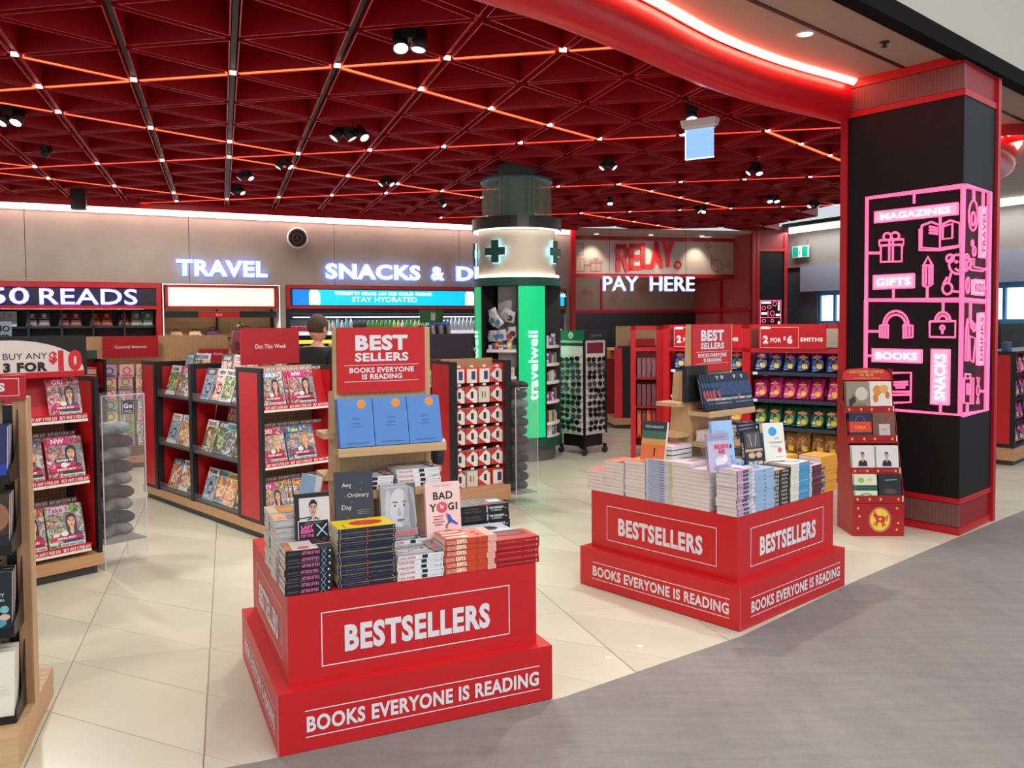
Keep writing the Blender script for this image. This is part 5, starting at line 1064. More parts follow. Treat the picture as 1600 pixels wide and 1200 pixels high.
stand_book(FRt, .185, .30, .828, .225, book_mesh(.225, .15, .022, (150, 186, 224), (), [('r', 0, 0, 1, 1, (160, 200, 238)), ('t', 'this is going to', .4, .72, .04, (100, 140, 190), .0, .6), ('t', 'hurt', .35, .62, .05, (90, 130, 180), .0, .3), ('l', [(.75, .7), (.72, .4), (.8, .3)], .02, (90, 90, 110)), ('e', .8, .35, .08, .05, (60, 50, 60)), ('e', .7, .42, .05, .03, (80, 60, 60)), ('t', 'ADAM KAY', .5, .05, .07, (120, 120, 60), .04, .7)]), 'sky blue paperback standing beside the lilac one on the bin', -8, -14)
stand_book(FRt, .37, .22, .775, .21, book_mesh(.21, .135, .03, (36, 34, 36), [('t', 'BIRD BOX', .5, .3, .4, (220, 215, 205), .05, .5)], [('r', 0, 0, 1, 1, (54, 48, 46)), ('r', .1, .55, .9, .95, (90, 88, 86)), ('l', [(.4, .6), (.3, .9)], .03, (210, 205, 200)), ('l', [(.6, .6), (.7, .9)], .03, (210, 205, 200)), ('r', 0, .45, 1, .52, (200, 165, 130)), ('e', .35, .35, .2, .08, (205, 180, 150)), ('e', .75, .35, .18, .08, (205, 180, 150)), ('t', 'THE LOST MAN', .5, .1, .09, (235, 230, 225), .05, .8)]), 'black and tan thriller standing behind the black spined stack', -9, -12)
stand_book(FRt, .565, .215, .797, .22, book_mesh(.22, .14, .028, (238, 234, 226), [('r', .25, 0, 1, 1, (50, 140, 180)), ('t', 'SELF CONTAINED', .6, .3, .4, (30, 60, 80), .03, .6)], [('r', 0, 0, 1, 1, (240, 237, 230)), ('e', .45, .77, .2, .12, (58, 166, 222)), ('t', 'Self', .62, .56, .07, (150, 150, 150), .0, .3), ('t', 'Contained', .55, .46, .07, (120, 120, 125), .0, .66), ('e', .72, .28, .1, .07, (240, 100, 84)), ('l', [(.3, .38), (.7, .38)], .015, (170, 170, 170)), ('l', [(.5, .1), (.85, .1)], .02, (150, 150, 150))]), 'white paperback with blue and coral dots standing on the cream and blue stack', -10, -24)
stand_book(FLF, lx(.70), .07, .81, .225, book_mesh(.225, .15, .026, (236, 226, 216), (), [('r', 0, 0, 1, 1, (230, 120, 70)), ('r', 0, .5, 1, 1, (70, 110, 96)), ('r', 0, .75, 1, 1, (44, 60, 62)), ('r', 0, .4, 1, .55, (214, 160, 80)), ('t', 'THE ARSONIST', .5, .83, .06, (190, 200, 195), .03, .8), ('r', .55, .12, .6, .28, (60, 50, 46)), ('e', .575, .3, .03, .025, (60, 50, 46))]), 'paperback with green and orange sunset cover standing on the left face stacks', -12, 12)
ea = thing('book_easel', 'empty clear acrylic easel on the inner orange stack', 'stand', FRt @ TR(.82, .3, .80) @ RX(-15))
q = MB(); q.box(0, .1, 0, .003, 0, .16, CLEAR); q.box(0, .1, -.03, 0, 0, .003, CLEAR); q.build('back_plate', ea)
B_STAR = book_mesh(.215, .145, .022, (26, 36, 62), [('l', [(.1, .5), (.8, .5)], .012, (190, 195, 205)), ('l', [(.15, .75), (.6, .75)], .008, (150, 155, 170))], [('r', 0, 0, 1, 1, (24, 34, 60)), ('r', 0, .4, 1, .75, (38, 62, 104)), ('l', [(.5, .95), (.43, .87), (.57, .87), (.5, .95)], .022, (225, 228, 235)), ('l', [(.5, .845), (.43, .925), (.57, .925), (.5, .845)], .022, (225, 228, 235)), ('p', [(.44, .7), (.5, .78), (.56, .7), (.6, .4), (.4, .4)], (26, 30, 44)), ('n', 0, .4, 1, .75, ((30, 52, 92), (44, 76, 124), (24, 36, 64)), 20), ('p', [(.04, .5), (.14, .56), (.2, .34), (.08, .3)], (206, 70, 56)), ('t', 'EVERY NIGHT', .55, .26, .06, (225, 225, 230), .03, .75), ('t', 'IN JERUSALEM', .55, .16, .045, (180, 184, 195), .0, .75), ('r', 0, 0, 1, .06, (16, 22, 40))])
for k, x in enumerate((-.225, -.20, -.175, -.15, -.105, .015, .085)):
    stand_book(TWR, x, -.32 + .004 * (6 - k), .502, .215, B_STAR, f'navy book with a white star standing on the column-side tower, {nth(k, 7, "left", "right")} of the row', -14, -4, False)
B_SPE = book_mesh(.21, .15, .028, (30, 28, 30), (), [('r', 0, 0, 1, 1, (40, 38, 40))])
for k in range(3):
    stand_book(TWR, -.232 - k * .03, -.20, .556, .21, B_SPE, f'dark book seen edge-on on the left shelf of the column-side tower, {ORD[k]} from the right', 0, 0, False)
stack(B_PNK, 3, .0215, TWR, -.2, -.36, .322, 'pale paperback', 'the white pile on the column-side tower shelf', seed=51)
stack(B_STAR, 4, .0225, TWR, .02, -.36, .322, 'navy star paperback', 'the pile on the column-side tower shelf', seed=52)
stack(B_PNK, 4, .028, TWR, -.44, -.24, .21, 'white paperback', 'the pile on the left shelf of the column-side tower', seed=53)

# ------------------------------------------------------------------ magazine gondolas
def mag_mesh(w_, h, prims, t=.006):
    q = MB(); q.box(0, w_, 0, t, 0, h, pr((225, 222, 220))); art(q, w_, h, prims, y=-.0001)
    return q.mesh('magazine')
def put_mag(me, F, x, y, z, label, lean=-13, group=None, cat='magazine', name='magazine', rz=0):
    return put(me, name, None, F @ TR(x, y, z + .004) @ RZ(rz) @ RX(lean), label, cat, group)
def promo_text(q, x0, x1, z, h, y):
    n = max(1, int((x1 - x0) / (h * 9)))
    for k in range(n):
        q.text('BUY ANY 3 FOR $10', x0 + (k + .5) * (x1 - x0) / n, z, h, y, LETR, maxw=(x1 - x0) / n * .9, bold=.04)
def side_board(t, x, y0, y1, z0, z1, out=-1, b=.05):
    """black framed end board with a red laminate inset, in the plane x"""
    q = MB(); q.box(x - .012, x + .012, y0, y1, z0, z1, BLACK); q.build('end_board', t)
    for s_ in (-1, 1):
        q = MB(); a, c = sorted((x + s_ * .0125, x + s_ * .014)); q.box(a, c, y0 + b, y1 - b * .5, z0 + b * .6, z1 - b * .7, REDP); q.build('red_inset', t)
def mag_bay(t, F, x0, x1, depth, shelves, top=1.28, peg=True):
    """magazine bay facing -y between x0 and x1"""
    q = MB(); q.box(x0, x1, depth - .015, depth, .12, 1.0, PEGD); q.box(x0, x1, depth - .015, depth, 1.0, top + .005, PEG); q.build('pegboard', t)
    for z in shelves:
        q = MB(); q.box(x0, x1, .02, depth - .015, z - .02, z - .005, WHITE); q.build('shelf', t)
        q = MB(); q.box(x0, x1, .0, .02, z - .03, z - .012, WHITE); q.box(x0, x1, -.002, .018, z - .012, z + .022, REDP); promo_text(q, x0, x1, z - .006, .02, -.0035); q.build('ticket_strip', t)
        q = MB(); q._add([(x0, .10, z), (x1, .10, z), (x1, .19, z + .265), (x0, .19, z + .265)], [(0, 1, 2, 3)], REDP); q.box(x0, x1, .19, .195, z + .265, z + .30, CLEAR); promo_text(q, x0, x1, z + .272, .02, .189); q.build('backing_board', t)
def plinth(t, x0, x1, y0, y1, z=.13):
    q = MB(); q.box(x0 + .03, x1 - .03, y0 + .03, y1 - .03, 0, .06, DGREY); q.build('kick_board', t)
    q = MB(); q.box(x0, x1, y0, y1, .055, z, OAKDX); q.build('plinth', t)
FD = FR((-1.851, 6.233), 44); FS_ = FD @ RZ(-90)
gd = thing('magazine_gondola', 'long red and black magazine gondola with the Out This Week board', 'shelving', FD)
plinth(gd, -.02, .64, -.02, 2.33, .115)
side_board(gd, 0, 0, .37, .115, 1.285); side_board(gd, .625, 0, .37, .115, 1.285)
side_board(gd, 0, 2.0, 2.32, .115, 1.285)
mag_bay(gd, FD, .012, .613, .35, (.985, .555, .135))
q = MB(); q.box(-.0, .50, .33, .345, 1.30, 1.585, mat((172, 24, 36), .5, noise=.03, kind='crimson_board')); q.text('Out This Week', .25, 1.425, .034, .328, LETR, width=.27, bold=.01); q.build('header_board', gd)
# long side: two bays with posts, red backs, black shelves, clear lips
for x in (-.39, -1.275, -2.01):
    q = MB(); q.M = RZ(-90); q.box(x - .03, x + .03, -.004, .035, .115, 1.285, BLACK); q.box(x - .012, x + .012, .03, .31, .115, 1.285, BLACK); q.build('post', gd)
    for s_ in (-1, 1):
        a, c = sorted((x + s_ * .0125, x + s_ * .014)); q = MB(); q.M = RZ(-90); q.box(a, c, .05, .29, .14, 1.24, REDP); q.build('red_inset', gd)
q = MB(); q.M = RZ(-90); q.box(-2.0, -.39, .295, .31, .115, 1.285, DRED); q.build('back_panel', gd)
for (xa, xb) in ((-1.245, -.42), (-1.98, -1.305)):
    for z in (.985, .545, .135):
        q = MB(); q.M = RZ(-90); q.box(xa, xb, .01, .29, z - .02, z, BLACK); q.build('shelf', gd)
        q = MB(); q.M = RZ(-90); q.box(xa, xb, .0, .004, z - .01, z + .055, CLEAR); q.box(xa, xb, .004, .05, z + .001, z + .003, CLEAR); q.build('clear_lip', gd)
mg = lambda seed, title=None: mag_mesh(.2, .27, glossy(seed, title))
n = 0
BAYN = {0: 'near', 1: 'far'}; SHN = ('top', 'middle', 'bottom')
for bi, (xa, xb) in enumerate(((-1.235, -.43), (-1.97, -1.315))):
    for si, z in enumerate((.985, .545, .135)):
        cnt_ = (4 if bi == 0 else 3)
        for k in range(cnt_):
            x = xa + .03 + k * ((xb - xa - .25) / (cnt_ - 1)); n += 1
            ttl = {(1, 2, 1): 'WINE', (0, 1, 2): 'HOUSE', (1, 2, 0): 'FOOD'}.get((bi, si, k))
            put_mag(mg(n + 3, ttl), FS_, x, .05 + .012 * (k % 2), z + .002, f'glossy magazine on the {SHN[si]} shelf of the {BAYN[bi]} gondola bay, {nth(k, cnt_, "left", "right")}', -17, 'magazines along the gondola side')
        if si < 2:
            for k in range(3 if si == 0 else 2):
                n += 1; x = xa + .12 + k * ((xb - xa - .36) / (2 if si == 0 else 1)) + (.0 if si == 0 else .1)
                put_mag(mg(n + 3), FS_, x, .17, z + .11, f'rear row magazine on the {SHN[si]} shelf of the {BAYN[bi]} gondola bay, {nth(k, 3 if si == 0 else 2, "left", "right")}', -12, 'rear magazines along the gondola side')
G1 = [('r', 0, 0, 1, 1, (238, 200, 170))] + gossip('WHO', 0, (240, 240, 250), (90, 150, 210))[1:]
specs = [(.985, .025, .16, 'STAR', 3, (255, 255, 255), (120, 170, 220), 'celebrity magazine with red dress, left on the top end shelf'), (.985, .27, .215, 'NW', 0, (255, 255, 255), (230, 30, 130), 'pink gossip magazine, right on the top end shelf'),
         (.555, .03, .15, 'OK!', 0, (255, 255, 255), (215, 30, 60), 'magazine with a blonde woman, left on the middle end shelf'), (.555, .24, .24, 'Take 5', 1, (245, 240, 60), (30, 110, 190), 'blue and yellow puzzle magazine, right on the middle end shelf'),
         (.135, .03, .165, 'TV', 2, (255, 255, 255), (220, 60, 150), 'magazine with a white haired man, left on the bottom end shelf'), (.135, .30, .21, 'MORE', 3, (255, 240, 60), (220, 40, 50), 'red and yellow gossip magazine, right on the bottom end shelf')]
for z, x, w_, ti, sd, tc, tb, lab in specs:
    me = mag_mesh(w_ if w_ > .2 else .2, .275, gossip(ti, sd + 8 * len(ti), tc, tb))
    if x > .2: put_mag(me, FD, x - .05, .085, z, lab.replace(',', ' rear copy,', 1), -17, 'rear copies on the end shelves'); put_mag(me, FD, x - .025, .07, z, lab.replace(',', ' second copy,', 1), -17, 'rear copies on the end shelves')
    put_mag(me, FD, x if w_ > .2 else x - .035 + .03, .045, z, lab, -17)

# magazine stand with the BUY ANY 3 FOR $10 header
FM = FR((-2.68, 5.46), 50)
gm_ = thing('magazine_stand', 'red magazine stand with the BUY ANY 3 FOR $10 header', 'shelving', FM)
plinth(gm_, -1.2, .0, -.0, .42, .13)
side_board(gm_, -.012, 0.01, .40, .13, 1.285); side_board(gm_, -1.18, 0.01, .40, .13, 1.285)
mag_bay(gm_, FM, -1.168, -.075, .38, (1.03, .63, .19))
q = MB(); q.box(-.075, -.024, .37, .38, .13, 1.28, BLACK); q.box(-.9, -.06, .03, .05, 1.30, 1.55, BLACK); q.build('header_board', gm_)
q = MB(); q.poly([(-.52 + .44 * math.cos(R(a)), 1.325 + .20 * math.sin(R(a))) for a in range(0, 181, 6)], .0285, pr((214, 204, 200))); q.box(-.96, -.08, .02, .0285, 1.29, 1.325, REDP)
q.build('header_sign', gm_)
q = MB(); q.text('3 FOR', -.30, 1.335, .052, .027, pr((35, 30, 32)), width=.25, bold=.06, align='r'); q.text('BUY ANY', -.30, 1.408, .04, .0268, pr((70, 58, 60)), width=.25, bold=.0, align='r'); q.text('$', -.29, 1.385, .065, .0268, pr((205, 35, 45)), width=.048, bold=.05, align='l'); q.text('10', -.236, 1.337, .118, .0268, pr((205, 35, 45)), width=.145, bold=.06, align='l'); promo_text(q, -.8, -.07, 1.306, .018, .0268); q.build('header_lettering', gm_)
MB1 = [(1.03, -.285, .2, 'OK!', 8, (255, 255, 255), (225, 60, 100), 'magazine with a long-haired woman, right end of the 3 for $10 stand top shelf', ()), (.63, -.52, .2, 'LADY', 6, (255, 255, 255), (220, 30, 50), 'magazine headed BIGGEST REGRET on the middle shelf of the stand', ('BIGGEST', 'REGRET!')), (.63, -.30, .225, 'NW', 16, (255, 255, 255), (230, 40, 130), 'magazine headed DOWN TO 35KG! on the middle shelf of the stand', ('DOWN TO', '35KG!')),
       (.19, -.52, .2, 'TV', 7, (255, 255, 255), (220, 60, 150), 'magazine with a silver haired man on the bottom shelf of the stand', ()), (.19, -.31, .225, 'Take 5', 4, (230, 30, 140), (190, 215, 225), 'green and pink puzzle magazine on the bottom shelf of the stand', ()), (1.03, -.8, .2, 'HOME', 5, (255, 255, 255), None, 'magazine at the far left of the 3 for $10 stand top shelf', ())]
for z, x, w_, ti, sd, tc, tb, lab, ln in MB1: put_mag(mag_mesh(w_, .25 if z > 1 else .275, gossip(ti, sd, tc, tb, ln)), FM, x, .05, z, lab, -15)

# foreground pegboard fixture at the left edge
FA = FR((-1.80, 3.0), 19)
fa = thing('book_display', 'oak pegboard book display cut by the left edge of the view', 'shelving', FA)
q = MB(); q.box(-1.2, 0, 0, .67, 0.0, .12, OAKX); q.build('plinth', fa)
q = MB(); q.box(-.046, 0, .29, .37, .12, 1.33, OAKD); q.build('post', fa)
q = MB(); q.box(0, .003, .29, .37, .12, 1.33, OAK); q.build('post_edging', fa)
q = MB(); q.box(-.086, -.05, .315, .335, .12, 1.30, BLACK); q.build('slotted_upright', fa)
q = MB(); q.box(-1.2, -.086, .335, .35, .12, 1.33, PEG); q.build('pegboard', fa)
q = MB(); q.box(-1.1, .004, .275, .285, 1.325, 1.418, REDP); q.frame(-.6, -.018, 1.338, 1.406, .002, .2745, LETR); q.text('BOOKS', -.066, 1.358, .03, .2743, LETR, width=.19, bold=.05, align='r'); q.build('header_sign', fa)
RB_ = [(1.03, .205, (30, 40, 110), 'dark blue', [('r', 0, 0, 1, 1, (34, 40, 96)), ('r', 0, 0, 1, .3, (30, 60, 160)), ('e', .6, .6, .2, .15, (200, 170, 120))], 'topmost'), (.765, .215, (70, 46, 34), 'brown', [('r', 0, 0, 1, 1, (60, 40, 30)), ('e', .7, .6, .3, .25, (150, 100, 70)), ('r', 0, 0, 1, .3, (24, 22, 24))], 'second'), (.455, .23, (24, 26, 32), 'black', [('r', 0, 0, 1, 1, (22, 26, 32)), ('t', 'Penny', .68, .62, .06, (225, 225, 225), .0, .5), ('t', 'Times', .68, .53, .06, (225, 225, 225), .0, .5), ('e', .84, .4, .1, .06, (110, 190, 190)), ('e', .6, .2, .3, .1, (80, 150, 170)), ('e', .85, .28, .12, .05, (220, 180, 160))], 'third'), (.125, .255, (232, 226, 204), 'cream', [('r', 0, 0, 1, 1, (236, 232, 214))] + [('l', [(.6, .5 - k * .03), (.9, .5 - k * .03)], .01, (215, 210, 190)) for k in range(5)], 'bottom')]
for z, h, c, nm, P, od in RB_:
    bk = book_mesh(h, .15, .022, c, (), P)
    pk = thing('book_pocket', f'black curved book pocket, {od} on the pegboard by the left edge', 'holder', FA @ TR(-.03, 0, z - .005))
    q = MB(); q.M = RZ(90); q.prism([(.28, 0), (.15, .0), (.12, .01), (.12, .05), (.2, .07), (.26, .14), (.29, .26), (.31, .26), (.31, 0)], -.002, .002, BLACK); q.build('side_plate', pk)
    q = MB(); q.box(-.36, 0, .12, .31, -.004, .0, BLACK); q.box(-.36, 0, .118, .122, 0, .03, BLACK); q.build('tray', pk)
    for c_ in range(2):
        for k in range(3):
            M = FA @ TR(-.187 - c_ * .165 - .004 * k, .145 + .045 * k, z) @ RX(-9) @ TR(0, 0, h) @ STAND
            place_book(bk, M, f'{nm} book in the {od} pegboard pocket, {("front", "middle", "back")[k]} copy, {("right", "left")[c_]} column', 'books in the pegboard pockets')

# ------------------------------------------------------------------ neck pillows in clear bins
def pillow_mesh(c):
    q = MB(); pts = []
    for k in range(13):
        a = R(-125 + k * 250 / 12 + 90); pts.append((.070 * math.cos(a), .075 * math.sin(a), 0))
    rings = []
    for i, p in enumerate(pts):
        P = Vector(p); d = (Vector(pts[min(i + 1, 12)]) - Vector(pts[max(i - 1, 0)])).normalized(); u = Vector((d.y, -d.x, 0))
        r = .060 * min(1, .45 + .55 * math.sin(math.pi * i / 12) ** .4 if 0 < i < 12 else .3)
        rings.append([tuple(P + u * r * 1.1 * math.cos(2 * math.pi * k / 12) + Vector((0, 0, .047 * (r / .060) * math.sin(2 * math.pi * k / 12)))) for k in range(12)])
    q.loft(rings, mat(c, .95, noise=.25, scale=14, bump=.3, kind='plush'), smooth=True)
    return q.mesh('neck_pillow')
def pillow_bin(F, W, D, H, zb, cols, lab, z0, dz, grp):
    t = thing('pillow_bin', lab, 'bin', F)
    for nm, b in (('front_panel', (0, W, 0, .004, 0.0, H)), ('rear_panel', (0, W, D - .004, D, 0, H)), ('side_panel', (0, .004, .004, D - .004, 0, H)), ('side_panel', (W - .004, W, .004, D - .004, 0, H))):
        q = MB(); q.box(*b, CLEAR); q.build(nm, t)
    q = MB(); q.box(.004, W - .004, .004, D - .004, zb - .006, zb, mat((150, 150, 152), kind='glass', alpha=.6)); q.build('base_shelf', t)
    EDG = mat((226, 234, 238), kind='glass', alpha=.45)
    for x, y in ((0, 0), (W, 0), (0, D), (W, D)): q = MB(); q.box(x - .003, x + .003, y - .003, y + .003, 0, H, EDG); q.build('polished_edge', t)
    q = MB(); q.box(0, W, -.003, .003, H - .003, H + .003, EDG); q.build('polished_edge', t)
    for x in (.03, W - .03): q = MB(); q.lathe([(.001, H - .025), (.008, H - .025), (.008, H - .01), (.001, H - .01)], CHROME, 8, (x, -.004)); q.build('stud', t)
    ms = {}
    for k, c in enumerate(cols):
        me = ms.setdefault(c, pillow_mesh(c)); nn = len(cols)
        nm = {(118, 112, 114): 'grey', (64, 26, 34): 'burgundy', (38, 38, 42): 'black', (54, 50, 54): 'charcoal', (70, 60, 66): 'plum grey', (120, 130, 136): 'silver grey'}[c]
        put(me, 'neck_pillow', None, F @ TR(W / 2 + (.012 if k % 2 else -.008), D / 2, z0 + k * dz) @ RZ(8 if k % 2 else -6) @ RY(3 if k % 2 else -4) @ Matrix.Diagonal((min(.96, (W - .02) / .28), .96, 1, 1)), f'{nm} plush neck pillow, {nth(nn - 1 - k, nn)} in {grp}', 'cushion', grp)
    return t
GY, BU, BK, CH_, PG, SG_ = (118, 112, 114), (64, 26, 34), (38, 38, 42), (54, 50, 54), (70, 60, 66), (120, 130, 136)
b1 = pillow_bin(FM @ TR(.02, .02, 0), .285, .29, 1.15, .17, [GY, BK, GY, BU, GY, BU, GY, BU, SG_], 'tall clear bin of neck pillows beside the 3 for $10 stand', .215, .087, 'the clear bin with the square badge')
q = MB(); q.rbox(.13, .215, -.004, -.001, 1.02, 1.11, mat((60, 66, 84), .4, kind='slate_badge'), .006); q.frame(.135, .21, 1.026, 1.104, .002, -.0042, LETR); q.text('Go', .1725, 1.06, .032, -.0043, LETR, maxw=.06, bold=.03); q.text('TRAVEL', .1725, 1.035, .01, -.0043, LETR, maxw=.05); q.build('badge', b1)
FAC = FR((-.02, 7.425), 32)
pillow_bin(FAC @ TR(.02, -.06, 0), .23, .29, 1.04, .1, [CH_, BK, CH_, BU, PG, BU, PG, BK, PG, (120, 130, 136), BK, CH_], 'clear bin of dark neck pillows beside the phone accessory gondola', .145, .082, 'the bin beside the accessory gondola')

# ------------------------------------------------------------------ phone accessory gondola
ga = thing('accessory_gondola', 'red and black gondola hung with phone accessories', 'shelving', FAC)
plinth(ga, -.60, .0, 0, 1.2, .19)
side_board(ga, -.02, 0, .42, .19, 1.285, b=.04); side_board(ga, -.56, 0, .4, .19, 1.285, b=.04)
for x in (-.02, -.56): q = MB(); q.box(x - .03, x + .03, -.005, .03, .19, 1.285, BLACK); q.build('post', ga)
q = MB(); q.box(-.55, -.03, .25, .27, .19, 1.2, DRED); q.box(-.55, -.03, .25, .27, 1.2, 1.3, OAKDX); q.build('back_panel', ga)
q = MB(); q.box(-.70, -.22, .26, .28, 1.305, 1.52, mat((34, 26, 36), .4, noise=.03, kind='aubergine_board')); q.build('header_board', ga)
# side bay, facing left
q = MB(); q.M = RZ(-90); q.box(-1.1, -.42, -.56 + .02 + .0, -.30, .19, .2, BLACK); q.build('side_base', ga)
q = MB(); q.M = RZ(-90); q.box(-1.15, -.40, -.34, -.32, .19, 1.285, DRED); q.box(-.42, -.40, -.56, -.32, .19, 1.285, BLACK); q.box(-1.15, -.9, -.6, -.58, 1.22, 1.285, BLACK); q.build('side_back_panel', ga)
q = MB(); q.M = RZ(-90); q.box(-1.18, -1.12, -.6, -.32, .19, 1.285, BLACK); q.build('side_post', ga)
def pack_mesh(kind, w_=.105, h=.135, d=.012):
    q = MB(); wh = pr((234, 230, 226)); rd = pr((214, 44, 34)); dk = pr((40, 38, 42))
    c = {'diag': wh, 'orange': pr((232, 84, 34)), 'cream': pr((222, 212, 196)), 'slim': wh, 'dark': dk, 'yellow': pr((210, 200, 60)), 'green': pr((120, 200, 50))}[kind]
    q.box(0, w_, 0, d, 0, h, c)
    if kind == 'diag':
        q.poly([(0, h), (0, h * .55), (w_ * .6, h)][::-1], -.0006, rd); q.poly([(0, 0), (w_ * .7, 0), (0, h * .4)], -.0006, rd); q.rect(w_ * .42, w_ * .66, h * .3, h * .72, -.001, dk); q.poly([(w_, h), (w_ * .6, h), (w_, h * .75)], -.0006, rd)
    elif kind == 'orange': q.rect(w_ * .1, w_, .0, h * .9, -.0006, wh); q.rect(w_ * .5, w_ * .85, h * .2, h * .75, -.001, pr((50, 70, 110)))
    elif kind == 'cream': q.rect(w_ * .3, w_ * .38, h * .3, h * .7, -.0006, dk); q.rect(w_ * .55, w_ * .62, h * .3, h * .7, -.0006, dk)
    elif kind in ('slim', 'dark'): q.rect(w_ * .25, w_ * .75, h * .15, h * .7, -.0006, dk if kind == 'slim' else pr((120, 130, 150)))
    else: q.rect(w_ * .2, w_ * .8, h * .1, h * .5, -.0006, pr((60, 120, 90)))
    q.box(w_ * .3, w_ * .7, d * .3, d * .6, h, h + .018, CLEAR)
    return q.mesh('accessory_pack')
PK = {k: pack_mesh(k) for k in ('diag', 'orange', 'cream', 'slim', 'dark', 'yellow', 'green')}
PKS = pack_mesh('slim', .05, .15)
ROWZ = [1.08, .92, .735, .56, .365, .19]; ROWN = ('top', 'second', 'third', 'fourth', 'fifth', 'bottom')
KN = {'diag': 'white pack with red corners', 'orange': 'orange edged pack with a phone picture', 'cream': 'plain cream pack', 'dark': 'dark pack'}
for ri, z in enumerate(ROWZ):
    for ci, x in enumerate((-.525, -.40, -.275, -.145)):
        kd = 'orange' if (ri == 0 and ci < 3) else ('cream' if (ri, ci) in ((1, 2), (5, 1)) else ('orange' if (ri, ci) == (5, 3) else 'diag'))
        q = MB(); q.tube([(x + .044, .25, z + .155), (x + .044, .06, z + .155)], .002, CHROME, 5); q.box(x + .03, x + .06, .052, .056, z + .15, z + .168, WHITE); q.build('hook', ga)
        for k in range(3):
            put(PK[kd], 'accessory_pack', None, FAC @ TR(x + .001 * k, .075 + k * .03, z + (.014 if ri == 0 else 0)) @ RZ(-4 + 2 * k), f'{KN[kd]}, {ROWN[ri]} row, {nth(ci, 4, "left", "right")} hook, {("front", "second", "third")[k]} one', 'pack', 'phone accessory packs on hooks')
FSA = FAC @ RZ(-90)
for ri, (z, kd) in enumerate(((1.04, 'slim'), (.84, 'dark'), (.66, 'slim'), (.46, 'yellow'), (.24, 'green'))):
    for k in range(7):
        put(PKS if kd == 'slim' else PK[kd], 'accessory_pack', None, FSA @ TR(-1.08 + k * .088, -.52, z), f'small {"silver" if kd == "slim" else kd} hanging pack on the left side, {ROWN[ri]} row, {ORD[k]} from the left', 'pack', 'small packs on the accessory gondola side')

# ------------------------------------------------------------------ card gondola behind, small extra fixtures
FG = FR((-4.9, 9.6), 25)
gg = thing('card_gondola', 'tall oak card gondola with the red General Interest board', 'shelving', FG)
plinth(gg, -.2, 1.6, -.3, .3, .12)
q = MB(); q.box(-.2, 1.59, .02, .05, .12, 1.495, OAK); q.build('oak_back', gg)
q = MB(); q.box(-.2, 1.05, .0, .02, .12, 1.25, PEG); q.build('pegboard', gg)
q = MB(); q.box(.212, .805, -.04, -.02, 1.25, 1.497, REDP); q.text('General Interest', .51, 1.355, .036, -.042, LETR, width=.34, bold=.02); q.build('header_board', gg)
q = MB(); q.box(1.25, 1.59, -.04, -.02, 1.18, 1.33, REDP); q.text('Our Picks', 1.42, 1.255, .03, -.042, LETR, width=.2); q.build('header_board', gg)
r = random.Random(5)
for row in range(7):
    z = 1.02 - row * .13
    q = MB(); q.box(.1, 1.1, -.1 - .02 * row, 0, z - .01, z, CLEAR); q.build('card_shelf', gg)
    for k in range(4):
        c = r.choice([(236, 190, 210), (240, 236, 230), (150, 200, 110), (250, 236, 150), (190, 170, 210), (225, 225, 230), (245, 200, 190)]); d = r.choice([(210, 90, 140), (120, 170, 80), (90, 80, 110), (230, 150, 90)])
        put_mag(mag_mesh(.15, .15, [('r', 0, 0, 1, 1, c), ('e', .5, .5, .3, .3, d), ('e', .5, .5, .2, .2, c), ('r', .1, .05, .9, .18, d)], .004), FG, .2 + k * .18 + r.uniform(-.01, .01), -.08 - .02 * row, z, f'greeting card, {ORD[k]} from the left in row {ORD[row]} of the card gondola'.replace('in row', 'of the').replace(' of the card', ' row on the card'), -14, 'greeting cards', 'card', 'greeting_card')
FK = FR((-4.45, 8.45), 38)
gk = thing('kids_gondola', 'small black and red gondola behind the 3 for $10 stand', 'shelving', FK)
plinth(gk, -.5, .36, 0, .5, .12); side_board(gk, .34, 0, .45, .12, 1.27); side_board(gk, -.48, 0, .45, .12, 1.27)
q = MB(); q.box(-.47, .33, .42, .44, .12, 1.27, DRED); q.build('back_panel', gk)
for z in (1.0, .7, .4): q = MB(); q.box(-.47, .33, .02, .42, z - .02, z, BLACK); q.build('shelf', gk)
q = MB(); q.box(-.47, .33, .3, .4, 1.27, 1.36, mat((70, 110, 90), .5, kind='green_box')); q.build('green_top_sign', gk)
for k in range(6):
    for si, z in enumerate((1.0, .7)):
        q = MB(); q.rbox(0, .1, 0, .05, 0, .19, pr((214, 54, 50) if k % 2 else (226, 90, 60)), .004); q.rect(.01, .09, .12, .17, -.001, pr((240, 200, 190))); put(q.mesh('pouch'), 'pouch', None, FK @ TR(-.4 + k * .115, .06, z + .001), f'orange red pouch, {nth(k, 6, "left", "right")} on the {("top", "second")[si]} shelf of the small gondola', 'pouch', 'pouches on the small gondola')
FT = FR((-1.15, 9.7), 30)
gt = thing('travel_book_gondola', 'oak gondola end with small red Travel boards behind the accessory gondola', 'shelving', FT)
q = MB(); q.box(-.1, .32, .0, .04, .12, 1.49, OAK); q.build('oak_back', gt); plinth(gt, -.12, .34, -.2, .2, .12)
for z, tx in ((1.30, 'Sport'), (1.1, 'Travel')): q = MB(); q.box(-.08, .27, -.03, -.01, z, z + .18, REDP); q.text(tx, .14, z + .06, .035, -.032, LETR, maxw=.2); q.build('header_board', gt)
for k in range(5):
    q = MB(); q.box(0, .12, 0, .02, 0, .16, pr((200, 196, 186) if k % 2 else (150, 160, 120))); put(q.mesh('small_book'), 'small_book', None, FT @ TR(-.09 + k * .085, -.08, 1.0 - .22 * (k % 3)) @ RX(-10), f'small pale book on the oak Travel gondola end, {ORD[k]} from the left', 'book', 'small books on the Travel gondola')
FE = FR((-1.25, 11.0), 22)
